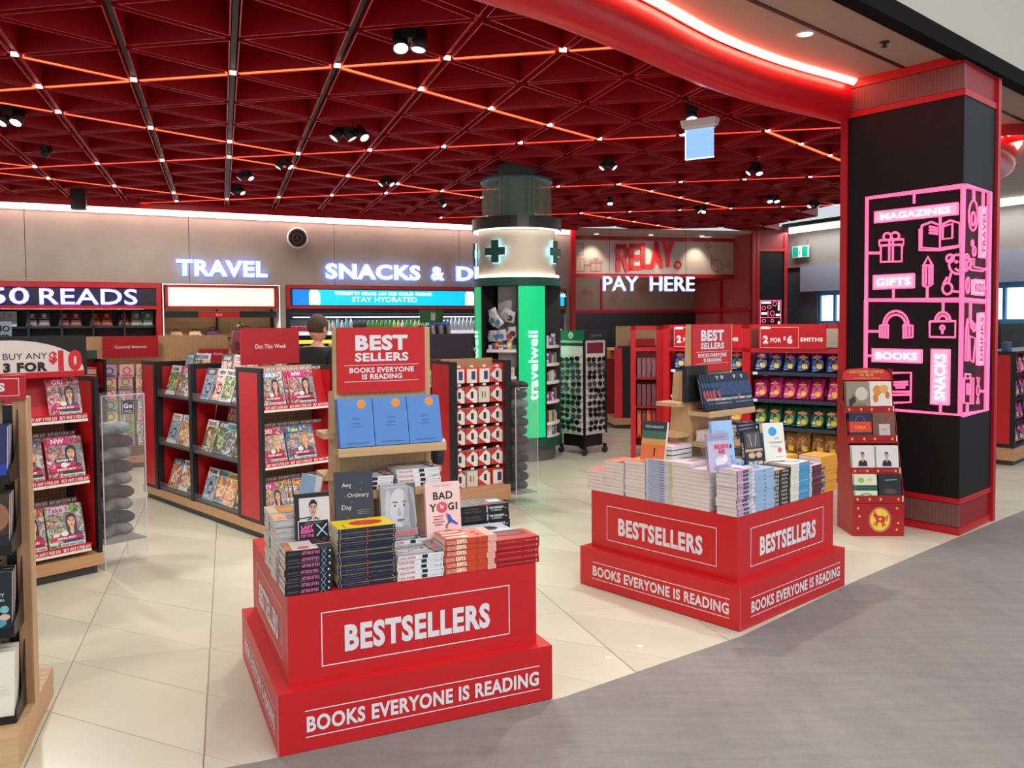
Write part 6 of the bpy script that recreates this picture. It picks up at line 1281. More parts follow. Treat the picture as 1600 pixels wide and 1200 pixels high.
ge = thing('notebook_rack', 'low black rack carrying notebooks in front of the fridge', 'shelving', FE)
q = MB(); q.box(0, .8, 0, .3, 0, 1.47, NIGHT); q.build('rack_body', ge)
q = MB(); q.box(.1, .42, .15, .165, 1.63, 1.8, mat((70, 140, 70), .5, kind='green_board')); q.rect(.25, .31, 1.66, 1.76, .149, LETR); q.box(.25, .255, .16, .165, 1.47, 1.63, BLACK); q.build('green_sign', ge)
for k in range(9):
    q = MB(); q.box(0, .03, 0, .1, 0, .12, pr(((225, 225, 220), (30, 32, 34))[k % 2])); put(q.mesh('notebook'), 'notebook', None, FE @ TR(.02 + k * .055, .05, 1.471) @ RY(-8 + k), f'notebook on the low black rack, {nth(k, 9, "left", "right")} of the row', 'notebook', 'notebooks on the low rack')

# ------------------------------------------------------------------ pharmacy column
CX, CY = .068, 10.17
FP = TR(CX, CY, 0)
pc_ = thing('pharmacy_column', 'round green and cream pharmacy column with a glowing green lettered panel', 'column', FP)
GREEN = mat((0, 196, 122), emit=.55, kind='backlit_green'); DGRN = mat((14, 74, 60), .35, noise=.05, kind='dark_green_lacquer')
DRUM = mat((196, 186, 170), .6, noise=.04, scale=3, kind='cream_drum'); SLAT = mat((168, 166, 168), .5, noise=.05, kind='grey_slatwall')
q = MB(); q.lathe([(.45, 0), (.45, .165)], mat((108, 106, 100), .6, noise=.1, kind='stone_base'), 40); q.build('base', pc_)
q = MB(); q.lathe([(.45, .165), (.535, .17), (.535, .275), (.3, .28)], DGRN, 48, smooth=False); q.build('lower_ring', pc_)
q = MB(); q.lathe([(.3, 2.04), (.535, 2.045), (.535, 2.14), (.47, 2.145)], DGRN, 48, smooth=False); q.build('upper_ring', pc_)
q = MB(); q.lathe([(.462, 2.14), (.462, 2.70)], DRUM, 48); q.build('drum', pc_)
q = MB(); q.lathe([(.505, 2.142), (.505, 2.175), (.468, 2.178)], mat((255, 250, 235), emit=3.2, kind='ring_light'), 48, smooth=False); q.build('ring_light', pc_)
q = MB(); q.lathe([(.47, 2.70), (.535, 2.705), (.535, 2.84), (.42, 2.845)], mat((34, 44, 42), .35, kind='dark_ring'), 48, smooth=False); q.build('top_ring', pc_)
q = MB(); q.lathe([(.47, 2.694), (.52, 2.694), (.52, 2.704)], mat((255, 250, 235), emit=3.2, kind='ring_light'), 48, smooth=False); q.build('ring_light', pc_)
q = MB(); q.lathe([(.415, 2.845), (.415, 3.28)], mat((150, 200, 176), .4, .1, kind='screen'), 48); q.build('perforated_cylinder', pc_)
q = MB(); q.lathe([(.43, 3.28), (.43, 3.315), (.35, 3.32), (.35, 3.285), (.43, 3.28)], mat((110, 170, 190), .3, .1, kind='steel_ring'), 48); q.build('open_ring', pc_)
q = MB(); q.lathe([(.22, 2.84), (.22, 3.50)], mat((84, 96, 90), .5, kind='core_pipe'), 24); q.build('core_pipe', pc_)
q = MB(); q.lathe([(.28, .28), (.28, 2.04)], BLACK, 24); q.build('core', pc_)
CRS = mat((10, 70, 58), .4, kind='cross_green'); CHL = mat((150, 235, 255), emit=2.2, kind='cross_halo')
def on_drum(a, r_): return RZ(a) @ TR(0, -r_, 0)    # a = degrees right of the front
for a in (-30, 62, -92, 154):
    q = MB(); M = on_drum(a, .47)
    q.box(-.045, .045, -.05, -.03, -.13, .13, CRS); q.box(-.13, .13, -.0499, -.0301, -.045, .045, CRS); q.build('cross', pc_, M=M @ TR(0, 0, 2.44))
    q = MB(); q.box(-.05, .05, -.022, -.02, -.135, .135, CHL); q.box(-.135, .135, -.0222, -.0202, -.05, .05, CHL); q.build('cross_light', pc_, M=M @ TR(0, 0, 2.44))
for k, a0 in enumerate((0, -85, 90, 180)):
    s0 = a0 + (1 if k == 0 else 3); s1 = a0 + (38 if k == 0 else 30)
    q = MB(); q.lathe([(.515, .285), (.515, 2.04)], GREEN, 12, a0=-90 + s0, a1=-90 + s1); q.build('green_panel', pc_)
    q = MB(); q.M = on_drum((s0 + s1) / 2, .519); q.text('travelwell', .055, .72, .115, -.006, mat((240, 255, 250), emit=1.1, kind='white_lettering'), width=.80, bold=.02, align='l', rot=90); q.build('lettering', pc_)
    for s_ in (s0 - 1.2, s1 + 1.2):
        q = MB(); q.M = on_drum(s_, 0); q.box(-.006, .006, -.52, -.28, .28, 2.04, BLACK); q.build('divider', pc_)
# product bays left and right of the green panel
q = MB(); q.lathe([(.33, .285), (.33, 2.04)], SLAT, 10, a0=-90 - 44, a1=-90 - 2); q.build('slatwall', pc_)
q = MB(); q.lathe([(.33, .285), (.33, 2.04)], BLACK, 10, a0=-90 + 41, a1=-90 + 84); q.build('dark_bay_back', pc_)
for a0, a1, zs in ((-46, -2, (1.31, 1.0, .72, .42)), (41, 84, (1.35, 1.14, .93, .70, .45, .29))):
    for z in zs:
        q = MB(); q.lathe([(.32, z), (.50, z), (.505, z - .03), (.50, z - .035), (.32, z - .035)], WHITE, 8, a0=-90 + a0, a1=-90 + a1, smooth=False); q.build('bay_shelf', pc_)
r = random.Random(9)
HC = [(235, 235, 235), (60, 120, 190), (200, 40, 50), (240, 240, 230), (110, 60, 150), (230, 190, 60), (70, 160, 120), (180, 200, 220)]
def small_box(c, c2, w_, h, d=.04):
    q = MB(); q.rbox(-w_ / 2, w_ / 2, 0, d, 0, h, pr(c), .003); q.rect(-w_ * .35, w_ * .35, h * .35, h * .75, -.001, pr(c2)); return q.mesh('product_box')
for zi, z in enumerate((1.352, 1.142, .932, .702, .452, .292)):
    for k in range(5):
        c = HC[(k + zi * 3) % 8]; me = small_box(c, HC[(k * 3 + zi) % 8], .055, r.uniform(.09, .14))
        put(me, 'product_box', None, FP @ on_drum(47 + k * 7.5, .47) @ TR(0, 0, z), f'toiletry box, {ORD[k]} from left, on the {("top", "second", "third", "fourth", "fifth", "lowest")[zi]} right-bay shelf of the pharmacy column', 'box', 'toiletry boxes on the right bay of the pharmacy column')
for k in range(7):
    c = HC[k]; me = small_box(c, HC[(k + 3) % 8], .06, .05 + .02 * (k % 3))
    put(me, 'product_box', None, FP @ on_drum(-43 + k * 6.2, .47) @ TR(0, 0, 1.312), f'small first aid box, {nth(k, 7, "left", "right")} on the white shelf left of the green panel', 'box', 'first aid boxes on the left bay')
for k in range(3):
    me = small_box((236, 232, 220), (200, 190, 160), .1, .1); put(me, 'product_box', None, FP @ on_drum(-12, .42) @ TR(0, 0, .722 + k * .101 if k < 2 else 1.002), f'cream carton on the lower shelves left of the green panel, {ORD[k]} from the bottom', 'box', 'cream cartons on the left bay')
BAG = mat((200, 206, 212), .3, noise=.2, scale=20, kind='clear_pouch_product')
def pouch_mesh(c, w_=.11, h=.13):
    q = MB(); q.loft([[(-w_ / 2, 0, 0), (w_ / 2, 0, 0), (w_ / 2, .005, 0), (-w_ / 2, .005, 0)], [(-w_ / 2, -.02, h * .3), (w_ / 2, -.02, h * .3), (w_ / 2, .02, h * .3), (-w_ / 2, .02, h * .3)], [(-w_ / 2, 0, h), (w_ / 2, 0, h), (w_ / 2, .004, h), (-w_ / 2, .004, h)]], BAG, smooth=True)
    q.disc(0, h * .4, w_ * .32, h * .25, -.022, pr(c)); return q.mesh('hanging_pouch')
for k, (a, z, rt, c) in enumerate([(-42, 1.60, 40, (60, 110, 150)), (-35, 1.66, -20, (190, 190, 195)), (-25, 1.58, -38, (60, 120, 160)), (-20, 1.66, 30, (150, 150, 150)), (-12, 1.62, 10, (60, 55, 60)), (-40, 1.40, 0, (150, 170, 180)), (-31, 1.40, 4, (60, 110, 180)), (-23, 1.41, -3, (80, 130, 190)), (-15, 1.42, 35, (170, 50, 60)), (-7, 1.44, 0, (70, 50, 50))]):
    put(pouch_mesh(c), 'hanging_pouch', None, FP @ on_drum(a, .46) @ TR(0, 0, z) @ RY(rt), f'hanging clear travel pouch left of the green panel, {"upper" if k < 5 else "lower"} row, {ORD[k % 5]} from the left', 'pouch', 'hanging travel pouches')

# ------------------------------------------------------------------ sunglasses rack
FSG = FR((.87, 10.15), 44)
sg = thing('sunglasses_rack', 'square rotating sunglasses rack on black casters', 'display stand', FSG)
q = MB(); q.box(.0, .4, .0, .4, .25, 1.40, WHITE); q.build('rack_body', sg)
q = MB()
for x, y in ((-.012, -.012), (.388, -.012), (-.012, .388)): q.box(x, x + .024, y, y + .024, .25, 1.40, BLACK)
q.build('corner_posts', sg, kind='stuff')
q = MB(); q.box(-.015, .415, -.015, .415, 1.40, 1.52, BLACK); q.text('black ice', .2, 1.44, .04, -.017, mat((120, 120, 125), .5, kind='grey_print'), maxw=.3); q.build('header', sg)
q = MB(); q.M = RZ(-90); q.box(-.415, .015, -.018, -.0155, 1.40, 1.52, mat((20, 120, 78), .5, kind='green_header')); q.disc(-.2, 1.46, .04, .04, -.0185, LETR); q.text('6', -.2, 1.44, .04, -.019, DGRN); q.box(-.38, -.02, -.003, -.001, 1.33, 1.37, DGRN); q.build('green_header', sg)
q = MB(); q.box(.05, .35, -.006, -.002, 1.24, 1.37, mat((120, 20, 50), .4, kind='maroon_label')); q.build('maroon_label', sg)
q = MB(); q.box(.03, .37, .03, .37, .10, .24, BLACK); q.build('base', sg)
for x, y in ((.0, .0), (.38, .0), (.0, .38), (.38, .38)):
    q = MB(); q.M = TR(x, y, .045) @ RX(90); q.lathe([(.001, -.015), (.04, -.015), (.04, .015), (.001, .015)], BLACK, 12); q.M = TR(x, y, 0); q.box(-.012, .012, -.02, .02, .07, .12, BLACK); q.build('caster', sg)
def shades(c):
    q = MB(); gl = mat(c, .12, .2, noise=.02, kind='lens')
    for s_ in (-1, 1):
        q.poly([(s_ * .033 + .027 * math.cos(R(a)) * (1 if s_ > 0 else 1), .02 * math.sin(R(a)) - .002) for a in range(0, 360, 30)], -.012, gl)
        q.line([(s_ * .033 + .028 * math.cos(R(a)), .021 * math.sin(R(a)) - .002) for a in range(0, 361, 30)], .005, -.0125, BLACK)
        q.tube([(s_ * .062, -.01, .008), (s_ * .066, .04, .008), (s_ * .062, .07, 0)], .0025, BLACK, 5)
    q.box(-.012, .012, -.014, -.01, .002, .007, BLACK)
    return q.mesh('sunglasses')
SH = [shades(c) for c in ((26, 26, 30), (46, 40, 36), (24, 60, 52), (70, 84, 96))]
r = random.Random(4)
for face, Fr in (('right', FSG), ('left', FSG @ RZ(-90))):
    for ci in range(2):
        for k in range(12):
            x = (.11 + ci * .18) if face == 'right' else (-.29 + ci * .18)
            put(SH[r.randrange(4) if face == 'left' else r.choice((0, 0, 1, 3))], 'sunglasses', None, Fr @ TR(x + r.uniform(-.015, .015), -.012 - r.uniform(0, .02), .33 + k * .077 + r.uniform(-.01, .01)) @ RX(r.uniform(-12, 12)) @ RY(r.uniform(-7, 7)) @ Matrix.Scale(1.32, 4), f'sunglasses on the {face} face of the rack, {("left", "right")[ci]} column, {nth(11 - k, 12)}', 'sunglasses', f'sunglasses on the {face} face of the rack')

# ------------------------------------------------------------------ snack shelving
MS = FR((3.27 + 1.98 * math.cos(R(142)), 8.3 + 1.98 * math.sin(R(142))), -38)
sn = thing('snack_shelving', 'red framed snack shelving with 2 for $6 boards', 'shelving', MS)
for x0, x1 in ((0, .07), (.93, 1.02), (1.92, 1.985)):
    q = MB(); q.box(x0, x1, 0, .05, 0, 1.58, REDP); q.build('post', sn)
    q = MB(); q.box((x0 + x1) / 2 - .015, (x0 + x1) / 2 + .015, .05, .5, .1, 1.58, DRED); q.build('divider_panel', sn)
q = MB(); q.box(.0, 1.985, .0, .05, 1.535, 1.58, REDP); q.box(.07, 1.92, .0, .05, 1.285, 1.33, REDP); q.box(.07, 1.92, 0, .05, 0, .1, REDP); q.build('rail', sn)
q = MB(); q.box(.07, 1.92, .45, .47, .1, 1.28, PEG); q.build('pegboard', sn)
q = MB(); q.box(.07, 1.92, .44, .45, 1.33, 1.53, mat((186, 178, 160), .5, kind='stone_panel')); q.build('top_panel', sn)
SHC = mat((58, 64, 84), .35, .2, noise=.05, kind='slate_metal')
for x0, x1 in ((.08, .92), (1.03, 1.91)):
    for z in (1.085, .80, .515, .235): q = MB(); q.box(x0, x1, .0, .44, z - .035, z, SHC); q.build('shelf', sn); q = MB(); q.box(x0 + .02, x0 + .07, -.003, 0, z - .032, z - .004, WHITE); q.build('price_tag', sn)
for x0, x1, full in ((.13, .93, False), (1.12, 1.81, True)):
    q = MB(); q.box(x0, x1, -.012, -.004, 1.325, 1.575, REDP); w_ = x1 - x0
    q.frame(x0 + .012, x0 + w_ * .60, 1.335, 1.55, .003, -.0125, LETR); q.text('2', x0 + .07, 1.385, .075, -.013, LETR, maxw=.07, bold=.06); q.text('FOR', x0 + .18, 1.395, .045, -.013, LETR, width=.115, bold=.04); q.text('$', x0 + .27, 1.42, .035, -.013, LETR, maxw=.03, bold=.04); q.text('6', x0 + .325, 1.385, .075, -.013, LETR, maxw=.06, bold=.06); q.rect(x0 + .02, x0 + .12, 1.53, 1.557, -.014, LETR)
    q.text('SMITHS', x0 + w_ * .79, 1.405, .038, -.013, LETR, width=w_ * .33, bold=.05); q.build('promo_board', sn)
def chip_mesh(c, c2, kind=0):
    q = MB(); mc = mat(c, .3, noise=.1, scale=14, bump=.25, kind='foil_packet'); w_, h = .15, .215
    rings = []
    for k, (zz, dd, ww) in enumerate([(0, .003, 1), (.03, .02, .99), (.3, .034, .94), (.6, .034, .93), (.88, .022, .97), (.97, .004, 1), (1, .003, 1)]):
        rings.append([(ww * w_ / 2 * math.cos(R(a)) * 1.0, dd * math.sin(R(a)), zz * h) for a in range(0, 360, 30)])
    q.loft(rings, mc, smooth=True)
    y = -.036
    q.disc(.01, .075, .055, .06, y + .004, pr(tuple(int(a_ * .5 + b_ * .5) for a_, b_ in zip(c, c2)))); q.poly([(0, .178), (.045, .155), (0, .125), (-.045, .155)], y, pr((240, 200, 60))); q.poly([(-.05, .162), (.05, .17), (.05, .142), (-.05, .134)], y - .001, pr((205, 40, 60)))
    q.text('SMITHS', 0, .145, .013, y - .002, pr((250, 240, 235)), width=.075, bold=.04)
    q.poly([(-.005, .085), (.045, .078), (.05, .035), (.01, .03), (-.01, .05)], y, pr((244, 206, 70))); q.disc(-.03, .045, .018, .016, y, pr(c2)); q.rect(-.05, .0, .012, .02, y + .012, pr((235, 235, 240)))
    return q.mesh('crisp_packet')
CHP = {'blue': chip_mesh((24, 40, 104), (90, 150, 220)), 'pink': chip_mesh((226, 44, 130), (250, 170, 205)), 'green': chip_mesh((16, 104, 58), (210, 230, 215)), 'yellow': chip_mesh((196, 160, 60), (120, 30, 60)), 'orange': chip_mesh((226, 104, 30), (250, 210, 150))}
r = random.Random(8)
for bay, (x0, x1, cols) in (('right', (1.08, 1.88, ('blue', 'pink', 'green', 'yellow'))), ('left', (.13, .87, ('blue', 'pink', 'orange', 'yellow')))):
    for si, (z, cn) in enumerate(zip((1.086, .801, .516, .236), cols)):
        for k in range(6):
            x = x0 + .03 + k * (x1 - x0 - .06) / 5
            for d in range(2):
                put(CHP[cn], 'crisp_packet', None, MS @ TR(x + r.uniform(-.012, .012), .075 + d * .09, z + .002) @ RZ(r.uniform(-12, 12)) @ RX(-14 + r.uniform(-5, 5)) @ RY(r.uniform(-7, 7)) @ Matrix.Diagonal((1, 1, r.uniform(.95, 1.08), 1)), f'{cn} crisp packet, {("front", "second")[d]} row, {nth(k, 6, "left", "right")} of the {bay} snack bay {("top", "second", "third", "bottom")[si]} shelf'.replace('of the right', 'in the right').replace('of the left', 'in the left'), 'crisps', f'crisp packets in the {bay} snack bay')
# open end bay with chocolate packs
ME2 = FR((1.40, 9.95), -8)
oe = thing('open_end_bay', 'open red framed end bay left of the snack shelving', 'shelving', ME2)
for x0, x1 in ((0, .06), (.30, .40)): q = MB(); q.box(x0, x1, 0, .06, 0, 1.57, REDP); q.build('post', oe)
q = MB(); q.box(0, .40, 0, .06, 1.52, 1.57, REDP); q.box(.06, .3, 0, .06, 1.27, 1.315, REDP); q.box(.03, .045, .06, .4, .1, 1.27, DRED); q.build('rail', oe)
for z in (.96, .62, .27): q = MB(); q.box(.06, .32, .02, .4, z - .025, z, DRED); q.build('shelf', oe)
q = MB(); q.box(.06, .32, .40, .41, .1, 1.27, mat((120, 40, 44), .5, kind='maroon_panel')); q.build('back_panel', oe)
for si, (z, h, cs) in enumerate(((.961, .23, ((128, 84, 92),) * 4), (.621, .26, ((110, 62, 68),) * 4), (.271, .30, ((216, 92, 48), (104, 58, 66), (226, 100, 50), (150, 60, 50))))):
    for k, c in enumerate(cs):
        q = MB(); q.rbox(0, .05, 0, .03, 0, h, pr(c), .004); q.line([(.008, .02), (.042, h * .5), (.008, h - .02)], .004, -.001, pr(tuple(min(255, x + 40) for x in c)))
        put(q.mesh('chocolate_pack'), 'chocolate_pack', None, ME2 @ TR(.075 + k * .057, .06, z) @ RX(-4), f'tall {"orange" if c[0] > 200 else "plum brown"} pack on the {("top", "middle", "bottom")[si]} shelf of the open red bay, {nth(k, 4, "left", "right")}', 'pack', 'packs in the open red bay')
# gondola behind it and oak backed unit
FB2 = FR((1.56, 12.8), 6)
gb = thing('lit_end_gondola', 'gondola with a pink red end panel behind the sunglasses rack', 'shelving', FB2)
plinth(gb, -.02, .9, -.02, .6, .16)
q = MB(); q.box(.0, .12, .0, .02, .16, 1.23, mat((226, 44, 66), .4, kind='pink_red_panel')); q.box(.12, .25, -.01, .5, .16, 1.25, BLACK); q.box(.25, .88, .3, .32, .16, 1.25, DRED); q.build('end_panel', gb)
q = MB(); q.box(.1, .9, .32, .36, 1.2, 1.56, OAK); q.build('oak_back', gb)
q = MB(); q.box(.32, .7, .28, .30, 1.25, 1.36, REDP); q.build('header_board', gb)
for k in range(10):
    q = MB(); q.rbox(0, .06, 0, .02, 0, .1, pr([(235, 225, 225), (214, 60, 60), (240, 180, 190)][k % 3]), .003); put(q.mesh('hanging_pack'), 'hanging_pack', None, FB2 @ TR(.28 + (k % 2) * .09, .2, .25 + (k // 2) * .19), f'small hanging pack on the gondola behind the open red bay, {nth(k // 2, 5, "bottom", "top").replace("topmost", "top")} row, {("left", "right")[k % 2]}', 'pack', 'packs on the gondola behind the open red bay')
FY = FR((1.28, 14.0), 0)
yb = thing('yellow_snack_rack', 'low dark red rack with yellow packets behind the sunglasses rack', 'shelving', FY)
q = MB(); q.box(-.2, .45, 0, .3, 0, 1.02, DRED); q.build('rack_body', yb)
for k in range(3): q = MB(); q.rbox(0, .1, 0, .04, 0, .14, pr((236, 180, 40)), .004); put(q.mesh('yellow_packet'), 'yellow_packet', None, FY @ TR(.02 + k * .12, .05, 1.021), f'yellow packet on the dark red rack, {nth(k, 3, "left", "right")}', 'packet', 'yellow packets')

# ------------------------------------------------------------------ gondola right of the column
FRB = FR((5.501, 9.192), 45)
gr = thing('right_gondola', 'red sided gondola of magazines at the right edge of the view', 'shelving', FRB)
plinth(gr, -.0, 2.2, 0, .95, .2)
q = MB(); q.box(-.012, .012, 0, .45, .2, 1.26, BLACK); q.build('end_board', gr)
q = MB(); q.box(-.0145, -.0125, .05, .45, .24, 1.22, REDP); q.build('red_inset', gr)
q = MB(); q.box(0, 2.2, .40, .42, .2, 1.26, DRED); q.box(0, 2.2, -.0, .43, 1.24, 1.26, BLACK); q.build('back_panel', gr)
for z in (1.0, .74, .48, .22): q = MB(); q.box(.01, 2.2, .0, .4, z - .02, z, BLACK); q.build('shelf', gr)
r = random.Random(2)
for si, z in enumerate((1.002, .742, .482, .222)):
    for k in range(6):
        put(CHP[('pink', 'blue', 'pink', 'blue')[(si + k) % 4]], 'snack_packet', None, FRB @ TR(.12 + k * .17, .08, z) @ RX(-12) @ RZ(r.uniform(-8, 8)), f'{("pink", "blue", "pink", "blue")[(si + k) % 4]} packet on shelf {("one", "two", "three", "four")[si]} of the right edge gondola, {ORD[k]} from the left', 'packet', 'packets on the right edge gondola')
q = MB(); q.box(.05, .22, .1, .16, 1.262, 1.36, mat((60, 90, 120), .4, kind='blue_box')); q.build('blue_carton', None, 'blue carton on top of the right edge gondola', FRB, cat='box')
coat = thing('office_chair', 'black padded chair back seen between the column and the right gondola', 'chair', FR((6.7, 11.75), 30))
q = MB(); q.loft([[(.22 * math.cos(R(a)) * k, .05 * math.sin(R(a)), z) for a in range(0, 360, 30)] for z, k in ((.95, .6), (1.05, .95), (1.3, 1), (1.5, .9), (1.6, .5))], FABK, smooth=True); q.build('backrest', coat)
q = MB(); q.box(-.24, .24, -.5, .0, .62, .7, FABK); q.build('seat', coat)
q = MB(); q.tube([(0, .0, 1.0), (0, .05, .65), (0, -.2, .62)], .02, BLACK); q.tube([(0, -.22, .62), (0, -.22, .06)], .025, BLACK)
for a in range(0, 360, 72): q.tube([(0, -.22, .08), (.28 * math.cos(R(a)), -.22 + .28 * math.sin(R(a)), .03)], .016, BLACK)
q.build('base', coat)

# ------------------------------------------------------------------ red card dump bin, china books
FC = FR((2.536, 6.235), -2)
CRB = mat((166, 24, 30), .4, noise=.08, scale=7, kind='patterned_red_card'); GOLD = mat((226, 180, 84), .45, noise=.05, kind='gold_print')
cs = thing('book_stand', 'leaning red card book stand with a gold ox medallion beside the black column', 'display stand', FC)
CW = .37
for x, nm in ((-.004, 'side_panel'), (CW, 'side_panel')):
    q = MB(); q.M = TR(x, 0, 0) @ RZ(90); pts = [(0, 0), (.33, 0), (.33, 1.235), (.24, 1.235), (.235, 1.0), (.20, .97), (.0, .27)]
    q.prism(pts, -.004, .0, CRB); q.build(nm, cs)
q = MB(); q.box(0, CW, 0, .01, .0, .25, CRB); q.build('lower_front', cs)
q = MB(); q.M = RX(-90); cx, cz = CW / 2 + .01, .125
q.M = I4; q.disc(cx, cz, .083, .096, -.001, mat((196, 120, 80), .5, kind='copper_print'), 28); q.disc(cx, cz, .07, .083, -.0016, mat((240, 206, 80), .5, kind='yellow_print'), 28)
OX = mat((206, 52, 30), .5, kind='vermilion_print')
q.poly([(cx - .035, cz + .012), (cx - .02, cz + .03), (cx + .025, cz + .028), (cx + .042, cz + .01), (cx + .035, cz - .018), (cx - .02, cz - .018)], -.0022, OX)
q.poly([(cx - .052, cz + .04), (cx - .03, cz + .05), (cx - .015, cz + .03), (cx - .025, cz + .012), (cx - .045, cz + .02)], -.0023, OX)
for a, b in ((-.02, -.045), (-.035, -.04), (.03, -.045), (.018, -.05)): q.line([(cx + a * .7, cz - .015), (cx + a, cz + b * .7), (cx + a * 1.3, cz + b)], .009, -.0024, OX)
q.line([(cx - .045, cz + .048), (cx - .052, cz + .066)], .006, -.0024, OX); q.line([(cx - .035, cz + .05), (cx - .03, cz + .066)], .006, -.0024, OX); q.line([(cx + .042, cz + .01), (cx + .055, cz + .03), (cx + .05, cz - .01)], .006, -.0024, OX)
q.disc(cx + .002, cz + .006, .01, .01, -.0026, mat((240, 206, 80), .5, kind='yellow_print'))
q.build('ox_medallion', cs)
q = MB()
for x, z in ((.035, .21), (.32, .21), (.035, .06), (.32, .05), (.045, .15), (.33, .1)): q.disc(x, z, .009, .009, -.001, GOLD, 10)
q.build('gold_rosettes', cs, kind='stuff')
TI = [(.0, .25, .055), (.055, .455, .05), (.12, .685, .055), (.185, .905, .05)]
for k, (y, z, h) in enumerate(TI):
    q = MB(); q.box(0, CW, y, y + .008, z, z + h, CRB); q.box(0, CW, y, y + .11, z - .006, z, CRB); q.build('tray', cs)
    q = MB()
    for x in (.03, .12, .2, .33): q.disc(x, z + h / 2, .009, .011, y - .001, GOLD, 10)
    q.rect(CW - .012, CW - .004, z + .01, z + h, y - .001, WHITE)
    q.build('tray_print', cs, kind='stuff')
q = MB(); q.M = TR(0, .25, 1.15) @ RX(-10); q.prism([(0, 0), (CW, 0), (CW, .045), (CW - .05, .085), (CW / 2, .095), (.04, .085), (0, .045)], 0, .005, mat((206, 30, 34), .45, kind='bright_red_card'))
q.text('DISCOVER CHINA', CW / 2, .055, .02, -.001, GOLD, width=.26, bold=.03); q.text('IN 2019', CW / 2, .03, .018, -.001, GOLD, width=.1, bold=.03); q.text('THE YEAR OF THE OX', CW / 2, .012, .009, -.001, GOLD, width=.2); q.build('header_card', cs)
q = MB(); q.box(0, CW, .32, .33, 0, 1.2, CRB); q.build('rear_panel', cs)
PORT = [('r', 0, 0, 1, 1, (226, 226, 222))] + bust(.47, .64, .11, (222, 178, 152), (36, 30, 30), (30, 30, 36), False, True) + [('t', 'GOVERNANCE', .5, .2, .04, (170, 130, 110), .0, .6), ('l', [(.25, .1), (.75, .1)], .01, (180, 175, 170))]
CH = [(.0, [('white book with a small portrait', None)])]
tiers = [[('green and cream patterned book', (220, 226, 206), [('r', 0, 0, 1, 1, (222, 230, 206)), ('r', 0, .42, 1, .62, (40, 86, 62)), ('e', .3, .8, .14, .1, (150, 190, 90)), ('e', .7, .82, .12, .08, (230, 210, 110)), ('e', .5, .2, .3, .14, (120, 170, 110)), ('e', .5, .2, .2, .09, (222, 230, 206))]), ('dark night photo book', (30, 34, 34), [('r', 0, 0, 1, 1, (28, 32, 32)), ('l', [(.3, .8), (.8, .82)], .04, (150, 150, 145)), ('e', .5, .4, .3, .1, (80, 70, 60)), ('e', .3, .2, .2, .06, (120, 60, 50))])],
         [('white book with a small portrait', (230, 230, 228), PORT), ('white book with a small portrait', (230, 230, 228), PORT)],
         [('navy and orange red book', (30, 36, 62), [('r', 0, 0, 1, 1, (30, 36, 62)), ('r', 0, .34, 1, .7, (222, 66, 40)), ('t', 'CHINA', .5, .46, .1, (240, 170, 60), .03, .5), ('l', arc(.5, -.76, .2, .12, 0, 180, 8) and [(.3, .76), (.35, .86), (.5, .9), (.65, .86), (.7, .76)], .05, (90, 96, 110)), ('e', .3, .1, .16, .08, (120, 130, 140)), ('e', .7, .1, .16, .08, (120, 130, 140))]), ('brown patterned book with a pale label', (120, 76, 56), [('r', 0, 0, 1, 1, (122, 78, 60)), ('l', [(.1, .9), (.9, .1)], .02, (70, 60, 60)), ('l', [(.1, .1), (.9, .9)], .02, (150, 110, 80)), ('r', .26, .22, .76, .62, (206, 192, 190)), ('t', 'TEA', .5, .4, .07, (120, 90, 90), .0, .3)])],
         [('grey green landscape book with a bird', (140, 136, 110), [('r', 0, 0, 1, 1, (150, 140, 118)), ('e', .7, .6, .28, .22, (206, 206, 196)), ('p', [(.1, .4), (.3, .5), (.45, .34), (.3, .28), (.2, .14), (.1, .2)], (40, 42, 46)), ('p', [(.25, .6), (.4, .5), (.45, .4), (.35, .44)], (50, 52, 56)), ('e', .6, .2, .3, .1, (120, 130, 80))]), ('white book with an ochre floral map', (232, 228, 218), [('r', 0, 0, 1, 1, (236, 232, 222)), ('e', .35, .7, .2, .18, (216, 150, 60)), ('e', .65, .75, .2, .14, (226, 170, 90)), ('e', .25, .45, .12, .14, (206, 130, 50)), ('e', .8, .55, .1, .12, (196, 120, 60)), ('e', .55, .5, .12, .12, (236, 232, 222)), ('l', [(.5, .2), (.85, .2)], .02, (150, 150, 150))])]]
for (y, z, h), row, bh, td in zip(TI, tiers, (.205, .21, .22, .235), ('lowest', 'third', 'second', 'top')):
    for k, (nm, c, P) in enumerate(row):
        bk = book_mesh(bh, .165, .014, c, (), P)
        for d in range(2):
            place_book(bk, FC @ TR(.015 + k * .178 + d * -.006, y + .015 + d * .02, z + .002) @ RX(-9) @ TR(0, 0, bh) @ STAND, f'{nm}, {("left", "right")[k]} on the {td} stand tier, {("front", "rear")[d]} copy', 'books in the red card stand')

# ------------------------------------------------------------------ shopper seen from behind
def skin_obj(name, verts, edges, radii, m_, parent, sub=2, root=0):
    me = bpy.data.meshes.new(name); me.from_pydata(verts, edges, []); o = bpy.data.objects.new(name, me); COL.objects.link(o)
    md = o.modifiers.new('s', 'SKIN'); md.use_smooth_shade = True
    for i, r_ in enumerate(radii):
        sv = me.skin_vertices[0].data[i]; sv.radius = (r_, r_) if not isinstance(r_, tuple) else r_; sv.use_root = (i == root)
    ss = o.modifiers.new('u', 'SUBSURF'); ss.levels = sub; ss.render_levels = sub
    dg = bpy.context.evaluated_depsgraph_get(); me2 = bpy.data.meshes.new_from_object(o.evaluated_get(dg)); bpy.data.objects.remove(o)
    me2.materials.clear(); me2.materials.append(m_)
    for p in me2.polygons: p.use_smooth = True
    o = bpy.data.objects.new(name, me2); COL.objects.link(o); o.parent = parent
    return o
